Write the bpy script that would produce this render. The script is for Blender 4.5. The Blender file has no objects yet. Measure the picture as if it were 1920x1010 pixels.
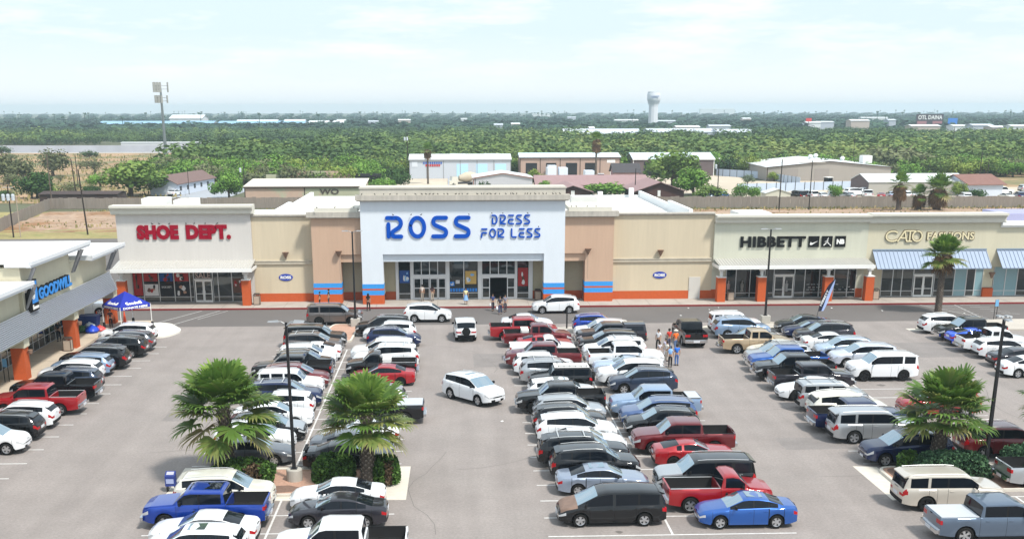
import bpy, math, random
import numpy as np
from mathutils import Matrix, Vector
random.seed(7); RNG = np.random.default_rng(7)
R_ = math.radians; PI = math.pi
SC = bpy.context.scene; COL = SC.collection

# ---------------------------------------------------------------- camera
CAMH = 19.26; PITCH, YAW, ROLL = .292142, .0361126, .0016656
cy_, sy_, cp_, sp_, cr_, sr_ = math.cos(YAW), math.sin(YAW), math.cos(PITCH), math.sin(PITCH), math.cos(ROLL), math.sin(ROLL)
fwd = Vector((sy_*cp_, cy_*cp_, -sp_)); rgt = Vector((cy_, -sy_, 0)); dwn = fwd.cross(rgt)
r2 = cr_*rgt + sr_*dwn; d2 = -sr_*rgt + cr_*dwn
cam = bpy.data.cameras.new('camera'); cam.sensor_width = 36; cam.lens = 2113.6/1920*36
cam.shift_x = (960-927.87)/1920; cam.shift_y = (840.05-505)/1920
cam.clip_start = .5; cam.clip_end = 60000
camo = bpy.data.objects.new('camera', cam); COL.objects.link(camo)
M = Matrix.Identity(4)
for i in range(3): M[i][0] = r2[i]; M[i][1] = -d2[i]; M[i][2] = -fwd[i]
M[2][3] = CAMH
camo.matrix_world = M; SC.camera = camo

# ---------------------------------------------------------------- sky, sun, exposure
SUN_EL, SUN_AZ = R_(56), R_(138)          # azimuth from +Y clockwise: sun behind the camera, to the right
W = bpy.data.worlds.new('World'); SC.world = W; W.use_nodes = True
nt = W.node_tree; nt.nodes.clear(); N = nt.nodes.new; L = nt.links.new
sky = N('ShaderNodeTexSky'); sky.sky_type = 'NISHITA'; sky.sun_disc = False
sky.sun_elevation = SUN_EL; sky.sun_rotation = SUN_AZ; sky.air_density = 1.0; sky.dust_density = 1.6; sky.ozone_density = 1.5
geo = N('ShaderNodeTexCoord'); sep = N('ShaderNodeSeparateXYZ'); L(geo.outputs['Generated'], sep.inputs[0])
def mth(op, a, b=None, clamp=False):
    n = N('ShaderNodeMath'); n.operation = op; n.use_clamp = clamp
    for i, v in enumerate((a, b)):
        if v is None: continue
        if isinstance(v, (int, float)): n.inputs[i].default_value = v
        else: L(v, n.inputs[i])
    return n.outputs[0]
zc = mth('MAXIMUM', sep.outputs[2], 0.012); zz = mth('ADD', zc, .045)
cx_ = mth('DIVIDE', sep.outputs[0], zz); cyy_ = mth('DIVIDE', sep.outputs[1], zz)
cmb = N('ShaderNodeCombineXYZ'); L(mth('MULTIPLY', sep.outputs[0], 5.5), cmb.inputs[0]); L(mth('MULTIPLY', sep.outputs[1], 5.5), cmb.inputs[1]); L(mth('MULTIPLY', sep.outputs[2], 30), cmb.inputs[2])
cn = N('ShaderNodeTexNoise'); cn.inputs['Scale'].default_value = 1.25; cn.inputs['Detail'].default_value = 9; cn.inputs['Roughness'].default_value = .62
L(cmb.outputs[0], cn.inputs['Vector'])
cr = N('ShaderNodeValToRGB'); L(cn.outputs[0], cr.inputs[0])
cr.color_ramp.elements[0].position = .46; cr.color_ramp.elements[0].color = (0, 0, 0, 1)
cr.color_ramp.elements[1].position = .64; cr.color_ramp.elements[1].color = (1, 1, 1, 1)
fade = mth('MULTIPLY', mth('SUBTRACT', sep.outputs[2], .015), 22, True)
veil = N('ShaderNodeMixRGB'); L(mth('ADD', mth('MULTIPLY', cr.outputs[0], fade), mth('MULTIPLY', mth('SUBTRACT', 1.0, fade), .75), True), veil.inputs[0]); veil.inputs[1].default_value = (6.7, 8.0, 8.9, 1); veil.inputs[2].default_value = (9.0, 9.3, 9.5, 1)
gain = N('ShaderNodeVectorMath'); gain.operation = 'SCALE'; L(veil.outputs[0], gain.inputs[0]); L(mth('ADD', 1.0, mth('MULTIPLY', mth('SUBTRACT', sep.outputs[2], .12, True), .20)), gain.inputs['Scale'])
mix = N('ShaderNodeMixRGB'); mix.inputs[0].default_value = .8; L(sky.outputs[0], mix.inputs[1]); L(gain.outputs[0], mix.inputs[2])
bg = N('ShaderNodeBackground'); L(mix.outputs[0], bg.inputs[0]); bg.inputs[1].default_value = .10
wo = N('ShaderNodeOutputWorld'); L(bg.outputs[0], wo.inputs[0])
sl = bpy.data.lights.new('sun', 'SUN'); sl.energy = 3.4; sl.angle = R_(7); sl.color = (1, .95, .87)
so = bpy.data.objects.new('sun', sl); COL.objects.link(so); so.location = (0, 0, 200)
sd = Vector((math.sin(SUN_AZ)*math.cos(SUN_EL), math.cos(SUN_AZ)*math.cos(SUN_EL), math.sin(SUN_EL)))
so.rotation_euler = sd.to_track_quat('Z', 'Y').to_euler()
SC.cycles.volume_bounces = 3
SC.view_settings.view_transform = 'Standard'; SC.view_settings.look = 'None'
SC.view_settings.exposure = .42; SC.view_settings.gamma = 1

# ---------------------------------------------------------------- materials
MATS = {}
def mat(name, col, rough=.7, metal=0, n=0, ns=3, n2=0, n2s=.3, bump=0, bs=30, coat=0, spec=.22, rand=0, attr=None, ior=None, lane=0, stretch=None, dirt=None, trans=0):
    """Principled with optional fine noise (n at scale ns), broad noise (n2), bump, per-object variation, tone attribute"""
    if name in MATS: return MATS[name]
    m = bpy.data.materials.new(name); m.use_nodes = True; t = m.node_tree; b = t.nodes['Principled BSDF']
    b.inputs['Base Color'].default_value = (*col, 1); b.inputs['Roughness'].default_value = rough; b.inputs['Metallic'].default_value = metal
    b.inputs['Specular IOR Level'].default_value = spec
    if ior: b.inputs['IOR'].default_value = ior
    if coat: b.inputs['Coat Weight'].default_value = coat; b.inputs['Coat Roughness'].default_value = .06
    fac = None
    def NN(k): return t.nodes.new(k)
    def ml(op, a, bb):
        x = NN('ShaderNodeMath'); x.operation = op
        for i, v in enumerate((a, bb)):
            if isinstance(v, (int, float)): x.inputs[i].default_value = v
            else: t.links.new(v, x.inputs[i])
        return x.outputs[0]
    tc = NN('ShaderNodeTexCoord'); src = tc.outputs['Object']
    if stretch:
        mp = NN('ShaderNodeMapping'); mp.inputs['Scale'].default_value = stretch; t.links.new(src, mp.inputs[0]); src = mp.outputs[0]
    def noise(sc, det=4, ro=.6):
        x = NN('ShaderNodeTexNoise'); x.inputs['Scale'].default_value = sc; x.inputs['Detail'].default_value = det; x.inputs['Roughness'].default_value = ro
        t.links.new(src, x.inputs['Vector']); return x.outputs[0]
    for amt, sc in ((n, ns), (n2, n2s)):
        if amt:
            v = ml('ADD', ml('MULTIPLY', ml('SUBTRACT', noise(sc), .5), amt*2.6), 1.0)
            fac = v if fac is None else ml('MULTIPLY', fac, v)
    if lane:
        mp2 = NN('ShaderNodeMapping'); mp2.inputs['Scale'].default_value = (.55,.035,1); t.links.new(tc.outputs['Object'], mp2.inputs[0])
        x = NN('ShaderNodeTexNoise'); x.inputs['Scale'].default_value = 1.6; x.inputs['Detail'].default_value = 5; t.links.new(mp2.outputs[0], x.inputs['Vector'])
        v = ml('ADD', ml('MULTIPLY', ml('SUBTRACT', x.outputs[0], .5), lane*2.6), 1.0); fac = v if fac is None else ml('MULTIPLY', fac, v)
    if rand:
        oi = NN('ShaderNodeObjectInfo'); v = ml('ADD', ml('MULTIPLY', ml('SUBTRACT', oi.outputs['Random'], .5), rand), 1.0)
        fac = v if fac is None else ml('MULTIPLY', fac, v)
    colsock = None
    if attr:
        at = NN('ShaderNodeAttribute'); at.attribute_name = 'tone'
        rp = NN('ShaderNodeValToRGB'); els = rp.color_ramp.elements
        els[0].position = 0; els[0].color = (*attr[0], 1); els[1].position = 1; els[1].color = (*attr[-1], 1)
        for i, c in enumerate(attr[1:-1]):
            e = els.new((i+1)/(len(attr)-1)); e.color = (*c, 1)
        t.links.new(at.outputs['Fac'], rp.inputs[0]); colsock = rp.outputs[0]
    if dirt:   # (colour, scale, low, high) large stains with a shape of their own
        dc, dsc, lo, hi = dirt
        rp = NN('ShaderNodeMapRange'); rp.inputs[1].default_value = lo; rp.inputs[2].default_value = hi
        t.links.new(noise(dsc, 6, .65), rp.inputs[0])
        mx = NN('ShaderNodeMixRGB'); t.links.new(rp.outputs[0], mx.inputs[0]); mx.inputs[1].default_value = (*col, 1); mx.inputs[2].default_value = (*dc, 1)
        if colsock: t.links.new(colsock, mx.inputs[1])
        colsock = mx.outputs[0]
    if fac is not None:
        vm = NN('ShaderNodeVectorMath'); vm.operation = 'SCALE'; vm.inputs[0].default_value = col
        if colsock: t.links.new(colsock, vm.inputs[0])
        t.links.new(fac, vm.inputs['Scale']); colsock = vm.outputs[0]
    if colsock: t.links.new(colsock, b.inputs['Base Color'])
    if bump:
        bp = NN('ShaderNodeBump'); bp.inputs['Strength'].default_value = bump; bp.inputs['Distance'].default_value = .02
        t.links.new(noise(bs), bp.inputs['Height']); t.links.new(bp.outputs[0], b.inputs['Normal'])
    if trans:
        tr = NN('ShaderNodeBsdfTranslucent'); tr.inputs[0].default_value = (*col, 1)
        if colsock: t.links.new(colsock, tr.inputs[0])
        ms = NN('ShaderNodeMixShader'); ms.inputs[0].default_value = trans
        t.links.new(b.outputs[0], ms.inputs[1]); t.links.new(tr.outputs[0], ms.inputs[2]); t.links.new(ms.outputs[0], t.nodes['Material Output'].inputs[0])
    MATS[name] = m; return m

# ---------------------------------------------------------------- mesh builder
class MB:
    def __init__(s): s.v = []; s.f = []; s.m = []
    def add(s, vs, fs, mi=0):
        o = len(s.v); s.v += [tuple(p) for p in vs]; s.f += [tuple(i+o for i in f) for f in fs]; s.m += [mi]*len(fs); return s
    def box(s, x0, x1, y0, y1, z0, z1, mi=0):
        if x0 > x1: x0, x1 = x1, x0
        if y0 > y1: y0, y1 = y1, y0
        if z0 > z1: z0, z1 = z1, z0
        return s.add([(x0,y0,z0),(x1,y0,z0),(x1,y1,z0),(x0,y1,z0),(x0,y0,z1),(x1,y0,z1),(x1,y1,z1),(x0,y1,z1)],
              [(0,3,2,1),(4,5,6,7),(0,1,5,4),(1,2,6,5),(2,3,7,6),(3,0,4,7)], mi)
    def prism(s, pts, z0, z1, mi=0):            # plan polygon (ccw), extruded
        n = len(pts); vs = [(x,y,z0) for x,y in pts]+[(x,y,z1) for x,y in pts]
        fs = [tuple(range(n-1,-1,-1)), tuple(range(n,2*n))]+[(i,(i+1)%n,n+(i+1)%n,n+i) for i in range(n)]
        return s.add(vs, fs, mi)
    def ext(s, pts, axis, a, b, mi=0):          # profile polygon in the other two axes, extruded along axis
        n = len(pts); o = {'x': lambda t,p: (t,p[0],p[1]), 'y': lambda t,p: (p[0],t,p[1])}[axis]
        vs = [o(a,p) for p in pts]+[o(b,p) for p in pts]
        fs = [tuple(range(n)), tuple(range(2*n-1,n-1,-1))]+[(i,n+i,n+(i+1)%n,(i+1)%n) for i in range(n)]
        return s.add(vs, fs, mi)
    def tube(s, p0, p1, r0, r1=None, n=8, mi=0, caps=True):
        r1 = r0 if r1 is None else r1; p0 = Vector(p0); p1 = Vector(p1); d = (p1-p0).normalized()
        u = d.orthogonal().normalized(); w = d.cross(u)
        vs = []; 
        for p, r in ((p0,r0),(p1,r1)):
            vs += [p+u*(r*math.cos(2*PI*i/n))+w*(r*math.sin(2*PI*i/n)) for i in range(n)]
        fs = [(i,(i+1)%n,n+(i+1)%n,n+i) for i in range(n)]
        if caps: fs += [tuple(range(n-1,-1,-1)), tuple(range(n,2*n))]
        return s.add(vs, fs, mi)
    def path(s, pts, rs, n=8, mi=0):
        pts = [Vector(p) for p in pts]; vs = []; fs = []
        u = (pts[1]-pts[0]).normalized().orthogonal().normalized()
        for i, p in enumerate(pts):
            d = (pts[min(i+1,len(pts)-1)]-pts[max(i-1,0)]).normalized(); u = (u-d*u.dot(d)).normalized(); w = d.cross(u)
            r = rs[i] if isinstance(rs, (list,tuple)) else rs
            vs += [p+u*(r*math.cos(2*PI*k/n))+w*(r*math.sin(2*PI*k/n)) for k in range(n)]
        for i in range(len(pts)-1):
            fs += [(i*n+k,i*n+(k+1)%n,(i+1)*n+(k+1)%n,(i+1)*n+k) for k in range(n)]
        fs += [tuple(range(n-1,-1,-1)), tuple(range(len(vs)-n,len(vs)))]
        return s.add(vs, fs, mi)
    def lathe(s, prof, c=(0,0,0), n=16, axis='z', mi=0):     # prof: (r, h)
        vs = []; 
        for r, h in prof:
            for k in range(n):
                a = 2*PI*k/n; x, y = r*math.cos(a), r*math.sin(a)
                vs.append((c[0]+x,c[1]+y,c[2]+h) if axis=='z' else (c[0]+x,c[1]+h,c[2]+y))
        fs = [(i*n+k,i*n+(k+1)%n,(i+1)*n+(k+1)%n,(i+1)*n+k) for i in range(len(prof)-1) for k in range(n)]
        return s.add(vs, fs, mi)
    def quad(s, a, b, c, d, mi=0): return s.add([a,b,c,d], [(0,1,2,3)], mi)
    def mesh(s, name, mats, smooth=False, tone=None):
        me = bpy.data.meshes.new(name); me.from_pydata(s.v, [], s.f)
        for m in mats: me.materials.append(m)
        if len(mats) > 1: me.polygons.foreach_set('material_index', s.m)
        if smooth:
            me.polygons.foreach_set('use_smooth', [True]*len(me.polygons)); me.set_sharp_from_angle(angle=R_(38))
        me.update(); return me

def np_mesh(name, verts, quads, mats, tone=None, smooth=False):
    verts = np.asarray(verts, np.float32); quads = np.asarray(quads, np.int32); me = bpy.data.meshes.new(name)
    k = quads.shape[1]; me.vertices.add(len(verts)); me.vertices.foreach_set('co', verts.ravel())
    me.loops.add(quads.size); me.loops.foreach_set('vertex_index', quads.ravel())
    me.polygons.add(len(quads)); me.polygons.foreach_set('loop_start', np.arange(0, quads.size, k, dtype=np.int32))
    me.polygons.foreach_set('loop_total', np.full(len(quads), k, np.int32))
    if smooth: me.polygons.foreach_set('use_smooth', np.ones(len(quads), bool))
    for m in mats: me.materials.append(m)
    me.update(calc_edges=True)
    if tone is not None:
        a = me.attributes.new('tone', 'FLOAT', 'POINT'); a.data.foreach_set('value', np.asarray(tone, np.float32))
    return me

# ---------------------------------------------------------------- objects
def props(o, label=None, cat=None, group=None, kind=None):
    if label: o['label'] = label
    if cat: o['category'] = cat
    if group: o['group'] = group
    if kind: o['kind'] = kind
    return o
def empty(name, label, cat, loc, rz=0, group=None):
    o = bpy.data.objects.new(name, None); COL.objects.link(o); o.location = loc; o.rotation_euler = (0,0,rz); o.empty_display_size = .3
    return props(o, label, cat, group)
def wm(o): return Matrix.Translation(o.location) @ o.rotation_euler.to_matrix().to_4x4()
def put(name, me, parent=None, world=True, label=None):
    o = bpy.data.objects.new(name, me); COL.objects.link(o)
    if parent is not None:
        o.parent = parent
        if world:
            top = parent; 
            while top.parent: top = top.parent
            o.matrix_parent_inverse = wm(top).inverted() if parent is top else Matrix.Identity(4)
            if parent is not top: o.matrix_parent_inverse = Matrix.Identity(4)
    if label: o['label'] = label
    return o
def part(name, mb, m, parent=None, world=True, smooth=False, label=None):
    me = mb.mesh(name, m if isinstance(m, (list,tuple)) else [m], smooth)
    return put(name, me, parent, world, label)
def sub(name, mb, m, parent, **k):      # sub-part built in the same coordinates as its parent part
    return part(name, mb, m, parent, world=False, **k)
def struct(name, mb, m, kind='structure', smooth=False):
    return props(part(name, mb, m, smooth=smooth), kind=kind)
def tree_copy(src, parent=None):
    c = src.copy(); COL.objects.link(c)
    if parent is not None: c.parent = parent; c.matrix_parent_inverse = src.matrix_parent_inverse.copy()
    for ch in KIDS.get(src.name, []): tree_copy(ch, c)
    return c
KIDS = {}
def index_kids(root):
    KIDS[root.name] = list(root.children)
    for c in root.children: index_kids(c)

def text_mesh(name, body, m, box, y, depth=.12, bold=.0, plane='y', space=1.0):
    """letters fitted into box (a0,a1,z0,z1); plane 'y': faces -Y at depth y; plane 'x': faces +X at x=y"""
    cu = bpy.data.curves.new(name, 'FONT'); cu.body = body; cu.size = 1; cu.extrude = .05; cu.offset = bold; cu.space_character = space; cu.resolution_u = 3
    ob = bpy.data.objects.new(name, cu); COL.objects.link(ob)
    dg = bpy.context.evaluated_depsgraph_get(); me = bpy.data.meshes.new_from_object(ob.evaluated_get(dg)); bpy.data.objects.remove(ob); bpy.data.curves.remove(cu)
    n = len(me.vertices); co = np.empty(n*3, np.float32); me.vertices.foreach_get('co', co); co = co.reshape(-1,3)
    lo = co.min(0); hi = co.max(0); t = (co-lo)/np.maximum(hi-lo, 1e-6)
    out = np.empty_like(co); a = box[0]+t[:,0]*(box[1]-box[0]); z = box[2]+t[:,1]*(box[3]-box[2])
    if plane == 'y': out[:,0] = a; out[:,1] = y-t[:,2]*depth; out[:,2] = z
    elif plane == 'x': out[:,1] = a; out[:,0] = y+t[:,2]*depth; out[:,2] = z
    else: out[:,0] = a; out[:,1] = z; out[:,2] = y+t[:,2]*depth
    me.vertices.foreach_set('co', out.ravel()); me.materials.clear(); me.materials.append(m); me.update(); me.name = name
    return me
def ribbon(mb, pts, w, y0, y1, mi=0, plane='y'):
    """a stroke of width w along 2-D pts with round ends, front at y0, back at y1"""
    P = [Vector(p) for p in pts]; n = len(P); Lf = []; Rt = []
    for i in range(n):
        d = (P[min(i+1,n-1)]-P[max(i-1,0)]).normalized(); q = Vector((-d.y, d.x))*w/2; Lf.append(P[i]+q); Rt.append(P[i]-q)
    d0 = (P[0]-P[1]).normalized(); d1 = (P[-1]-P[-2]).normalized()
    def cap(c, d): 
        a0 = math.atan2(d.y, d.x); return [c+Vector((math.cos(a0+t), math.sin(a0+t)))*w/2 for t in (-PI*.3, -PI*.1, PI*.1, PI*.3)]
    out = Rt+cap(P[-1], d1)+Lf[::-1]+cap(P[0], d0); k = len(out)
    f3 = (lambda p, y: (p.x, y, p.y)) if plane == 'y' else (lambda p, y: (y, p.x, p.y))
    vs = [f3(p, y0) for p in out]+[f3(p, y1) for p in out]
    fs = [(i, n+4+(n-1-i), n+4+(n-1-i)-1, i+1) for i in range(n-1)]
    fs += [tuple(range(n-1, n+5)), tuple([2*n+3]+list(range(2*n+4, 2*n+8))+[0])]
    fs += [(i, (i+1) % k, k+(i+1) % k, k+i) for i in range(k)]
    mb.add(vs, fs, mi)
def arc(cx, cy, rx, ry, a0, a1, n=8): return [(cx+rx*math.cos(R_(a0+(a1-a0)*i/n)), cy+ry*math.sin(R_(a0+(a1-a0)*i/n))) for i in range(n+1)]
# ---------------------------------------------------------------- shared materials
m_asph = mat('asphalt', (.262,.233,.218), .9, n=.24, ns=7, n2=.17, n2s=.30, lane=.13, bump=.25, bs=60, dirt=((.255,.23,.215), .16, .50, .75))
m_road = mat('asphalt_dark', (.14,.128,.122), .88, n=.14, ns=8, n2=.14, n2s=.12, bump=.2, bs=60)
m_conc = mat('concrete', (.46,.42,.37), .85, n=.10, ns=4, n2=.12, n2s=.35, bump=.15, bs=40)
m_walk = mat('sidewalk', (.40,.36,.32), .85, n=.10, ns=5, n2=.14, n2s=.4, dirt=((.30,.255,.225), .5, .5, .8))
m_paint = mat('road_paint', (.62,.61,.59), .7, n=.3, ns=5)
m_paint2 = mat('road_paint_worn', (.43,.42,.41), .8, n=.4, ns=4)
m_redk = mat('red_kerb_paint', (.22,.03,.03), .7, n=.2, ns=4)
m_white = mat('white_paint', (.78,.78,.76), .55, n=.04, ns=2)
m_black = mat('black_metal', (.018,.018,.02), .45)
m_dgrey = mat('dark_grey', (.06,.06,.065), .5)
m_alu = mat('aluminium', (.55,.57,.58), .35, .4)
m_glassd = mat('shop_glass', (.012,.018,.02), .04, spec=.6, ior=1.6)
m_glassb = mat('teal_glass', (.20,.34,.38), .12, spec=.8)
m_gravel = mat('pink_gravel', (.44,.27,.20), .95, n=.3, ns=7, n2=.15, n2s=1.2, bump=.5, bs=25)

# ---------------------------------------------------------------- ground
def sheet(name, pts, z, m, kind='structure'):
    mb = MB(); mb.add([(x,y,z) for x,y in pts], [tuple(range(len(pts)))]); return struct(name, mb, m, kind)
m_far = mat('scrub_ground', (.115,.12,.07), .95, n=.3, ns=.05, n2=.3, n2s=.006)
m_dirt = mat('dry_field', (.36,.235,.14), .95, n=.3, ns=.5, n2=.3, n2s=.05, dirt=((.15,.16,.07), .035, .44, .60))
m_bank = mat('eroded_bank', (.35,.25,.18), .95, n=.35, ns=1.1, n2=.2, n2s=.12, bump=1, bs=3, dirt=((.25,.14,.07), .09, .46, .60))
m_grass = mat('dry_grass', (.30,.25,.11), .95, n=.3, ns=1.2, n2=.3, n2s=.1, dirt=((.16,.19,.06), .2, .5, .7))
sheet('ground', [(-4600,-60),(4600,-60),(4600,5600),(-4600,5600)], -.05, m_far)
sheet('parking_lot', [(-70,5),(90,5),(90,104.2),(-70,104.2)], 0, m_asph)
sheet('road', [(-70,104.2),(90,104.2),(90,113.2),(-70,113.2)], .001, m_road)
sheet('back_alley', [(-110,113.2),(130,113.2),(130,196),(-110,196)], -.01, m_road)
sheet('bank_grass', [(-160,180),(150,180),(150,229),(-160,229)], -.004, m_grass)
# eroded earth bank behind the shops, rising to the wooden fence
def bank():
    nx, ny = 130, 26; xs = np.linspace(-76, 118, nx); vs = []; 
    for j in range(ny):
        for x in xs:
            y0 = 190; y1 = 228.6; t = j/(ny-1); y = y0+(y1-y0)*t
            k = max(0, min(1, (x+30)/30)); h = (1.0*(1-k)+.5*k)*min(1, max(0,(t-.1)/.7))
            h += .25*math.sin(x*.8+3*math.sin(y*.6))*t*(1-t)*2*(1 if x < 0 else .4)+random.uniform(-.10,.10)*(t*(1-t)*4)
            vs.append((x, y, h*(1 if t < .72 else max(.0, 1-(t-.72)/.28))))
    fs = [(j*nx+i, j*nx+i+1, (j+1)*nx+i+1, (j+1)*nx+i) for j in range(ny-1) for i in range(nx-1)]
    mb = MB(); mb.add(vs, fs); return struct('earth_bank', mb, m_bank, smooth=True)
bank()
# fields and yards beyond the fence
sheet('dry_field', [(-300,250),(-66,250),(-75,300),(-100,420),(-95,540),(-330,560)], .0, m_dirt)
sheet('concrete_yard', [(-420,560),(-95,540),(-60,560),(-60,640),(-430,690)], .01, mat('pale_yard', (.40,.38,.36), .9, n=.15, ns=.2, n2=.2, n2s=.02))
sheet('house_drive', [(-66,250),(-52,250),(-50,300),(-62,300)], .005, mat('pale_asphalt', (.34,.36,.39), .9, n=.1, ns=1))
m_yard = mat('caliche_yard', (.50,.43,.34), .95, n=.15, ns=.4, n2=.2, n2s=.05)
sheet('workshop_yard', [(-20,268),(82,268),(84,346),(-22,346)], .003, m_yard)
sheet('car_yard', [(60,240),(170,240),(190,345),(84,318)], .007, m_yard)
sheet('dirt_lot', [(125,290),(240,285),(250,360),(150,360)], .011, m_dirt)
sheet('water', [(700,4500),(4500,4400),(4500,5550),(600,5550)], .4, mat('lagoon_water', (.30,.42,.50), .15, spec=.6))

# ---------------------------------------------------------------- kerbs, pavements, islands
mb = MB(); mb.box(-44, 90, 113.46, 120, 0, .15); walk = struct('pavement', mb, m_walk)
mb = MB(); mb.box(-44, 90, 113.3, 113.457, 0, .153); struct('red_kerb', mb, m_redk)
mb = MB(); mb.prism([(-44,20),(-31.3,20),(-31.3,101.5),(-28.6,101.5),(-28.1,102.4),(-28.5,106.9),(-44,106.9)], 0, .15)
struct('pavement', mb, mat('warm_sidewalk', (.50,.42,.33), .85, n=.08, ns=4, n2=.14, n2s=.4))
mb = MB()                                     # expansion joints in the pavement
for i in range(42): mb.box(-42+i*3.1, -41.97+i*3.1, 113.47, 117.2, .150, .1535)
struct('pavement_joints', mb, mat('joint', (.17,.15,.13), .9))
mb = MB()
for i in range(26): mb.box(-34.5, -31.35, 24+i*3.1, 24.03+i*3.1, .150, .1535)
struct('pavement_joints', mb, MATS['joint'])
def rounded(pts, r, n=5):
    out = []; k = len(pts)
    for i in range(k):
        p = Vector(pts[i]); a = (Vector(pts[i-1])-p).normalized(); b = (Vector(pts[(i+1)%k])-p).normalized()
        rr = r[i] if isinstance(r, (list,tuple)) else r
        if rr <= 0: out.append(tuple(p)); continue
        s = p+a*rr; e = p+b*rr
        for j in range(n+1):
            t = j/n; out.append(tuple((1-t)**2*s+2*t*(1-t)*p+t*t*e))
    return out
def inset(pts, d):
    c = Vector((sum(p[0] for p in pts)/len(pts), sum(p[1] for p in pts)/len(pts))); k = len(pts); out = []
    for i in range(k):
        p = Vector(pts[i]); a = (p-Vector(pts[i-1])); b = (Vector(pts[(i+1)%k])-p)
        if a.length < 1e-5: a = b
        if b.length < 1e-5: b = a
        nrm = (Vector((-a.y,a.x)).normalized()+Vector((-b.y,b.x)).normalized()).normalized(); out.append(tuple(p+nrm*d))
    return out
def island(pts, r, fill, apron=None):
    o = rounded(pts, r); i = inset(o, .17)
    mb = MB(); k = len(o); vs = [(x,y,0) for x,y in o]+[(x,y,.15) for x,y in o]+[(x,y,.15) for x,y in i]+[(x,y,.10) for x,y in i]
    fs = [(j,(j+1)%k,k+(j+1)%k,k+j) for j in range(k)]+[(k+j,k+(j+1)%k,2*k+(j+1)%k,2*k+j) for j in range(k)]+[(2*k+j,2*k+(j+1)%k,3*k+(j+1)%k,3*k+j) for j in range(k)]
    mb.add(vs, fs); struct('kerb', mb, mat('kerb_concrete', (.60,.56,.49), .85, n=.12, ns=3))
    mb = MB(); mb.add([(x,y,.105) for x,y in i], [tuple(range(k))]); struct('island_gravel', mb, fill)
    if apron: sheet('concrete_apron', apron, .006, mat('kerb_concrete', (.60,.56,.49)))
island([(-14.3,55.7),(-3.9,55.7),(-3.9,60.2),(-14.3,60.2)], [1.6,1.6,1.2,1.2], m_gravel, [(-15.2,55.2),(-2.6,55.0),(-2.55,60.7),(-15.2,60.9)])
island([(23.4,55.0),(50,55.0),(50,59.2),(23.4,59.2)], [1.4,.1,.1,.9], m_gravel, [(22.4,53.9),(23.6,53.9),(23.6,59.5),(22.3,59.7)])
island([(-12.3,96.4),(-8.9,96.2),(-8.7,104.3),(-11.2,104.6)], [1.2,.5,1.5,1.0], m_gravel)
island([(22.2,101.0),(29.9,100.6),(30.0,104.0),(25.0,103.6)], [.8,.6,1.4,1.4], m_conc)
island([(41.8,99.7),(46.8,99.7),(46.9,103.7),(44.2,103.5)], [.6,.8,1.4,1.8], m_gravel, [(41.2,99.4),(46.9,99.4),(46.9,100.0),(41.2,100.4)])
mb = MB(); mb.prism(rounded([(47.2,99.2),(60,98.2),(60,104.2),(49.8,103.9)], [.5,.1,.1,1.6]), 0, .15); struct('concrete_pad', mb, m_conc)
mb = MB(); mb.prism(rounded([(-30.6,98.9),(-25.6,98.7),(-24.4,101.6),(-26.6,105.6),(-28.2,105.7),(-28.0,101.4),(-30.6,101.4)], [.2,1.0,1.6,1.0,.1,.1,.1]), 0, .152); struct('concrete_pad', mb, mat('pale_concrete', (.68,.66,.60), .85, n=.06, ns=3))
sheet('concrete_patch', [(8.9,99.9),(12.3,99.9),(12.3,102.6),(8.9,102.6)], .005, m_conc)

# ---------------------------------------------------------------- stall markings (one sheet of paint per row)
def line(mb, x0, y0, x1, y1, w=.11, z=.008):
    d = Vector((x1-x0, y1-y0)).normalized(); q = Vector((-d.y, d.x))*w/2
    mb.add([(x0+q.x,y0+q.y,z),(x0-q.x,y0-q.y,z),(x1-q.x,y1-q.y,z),(x1+q.x,y1+q.y,z)], [(0,1,2,3)])
mb = MB()
for i in range(20):
    line(mb, -31.1, 95.0-2.74*i, -24.4, 95.0-2.74*i)
for (cx, ys, halves) in ((-9.0, [61.2+2.46*i for i in range(14)], 3), (-9.0, [55.3,52.9,50.4,47.9,45.4,42.9], 3), (10.2, [49.5+2.52*i for i in range(20)], 3), (28.95, [60.1+2.5*i for i in range(17)], 3), (28.95, [54.2,51.7,49.2,46.7,44.2], 3), (48.1, [60.1+2.5*i for i in range(16)], 1)):
    for y in ys:
        line(mb, cx-5.9, y, cx+(5.9 if halves == 3 else 0), y)
    line(mb, cx, min(ys), cx, max(ys), .11, .012)
struct('stall_markings', mb, m_paint)
mb = MB()
line(mb, -25.2, 112.8, -28.2, 105.9, .13); line(mb, -23.4, 112.8, -26.6, 104.5, .13); line(mb, -22.6,112.7,-24.6,108,.1)
for a, b, c, d in ((51.2,113.0,50.6,105.5),(47.6,113.0,51.0,104.8)): line(mb, a, b, c, d, .12)
for i in range(9): line(mb, 48.0+.33*i, 112.4-.95*i, 51.2, 111.0-.95*i+1.2, .1)
for i in range(5): line(mb, 51.7+.5*i, 112.8-1.2*i, 53.7+.4*i, 112.6-1.3*i, .1)
struct('hatched_markings', mb, m_paint2)
for i, (x, y, w, h) in enumerate(((-19,71,5,2.2),(1.5,86,3,5),(19.5,63,4.5,2.5),(37.5,88,4,6),(38,63,5,3))): sheet('asphalt_patch', [(x,y),(x+w,y+.1),(x+w-.1,y+h),(x,y+h)], .0035, mat('patch_asphalt', (.22,.20,.19), .9, n=.2, ns=8, n2=.2, n2s=.6))
mb = MB()      # sealed cracks and patches in the asphalt
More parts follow.
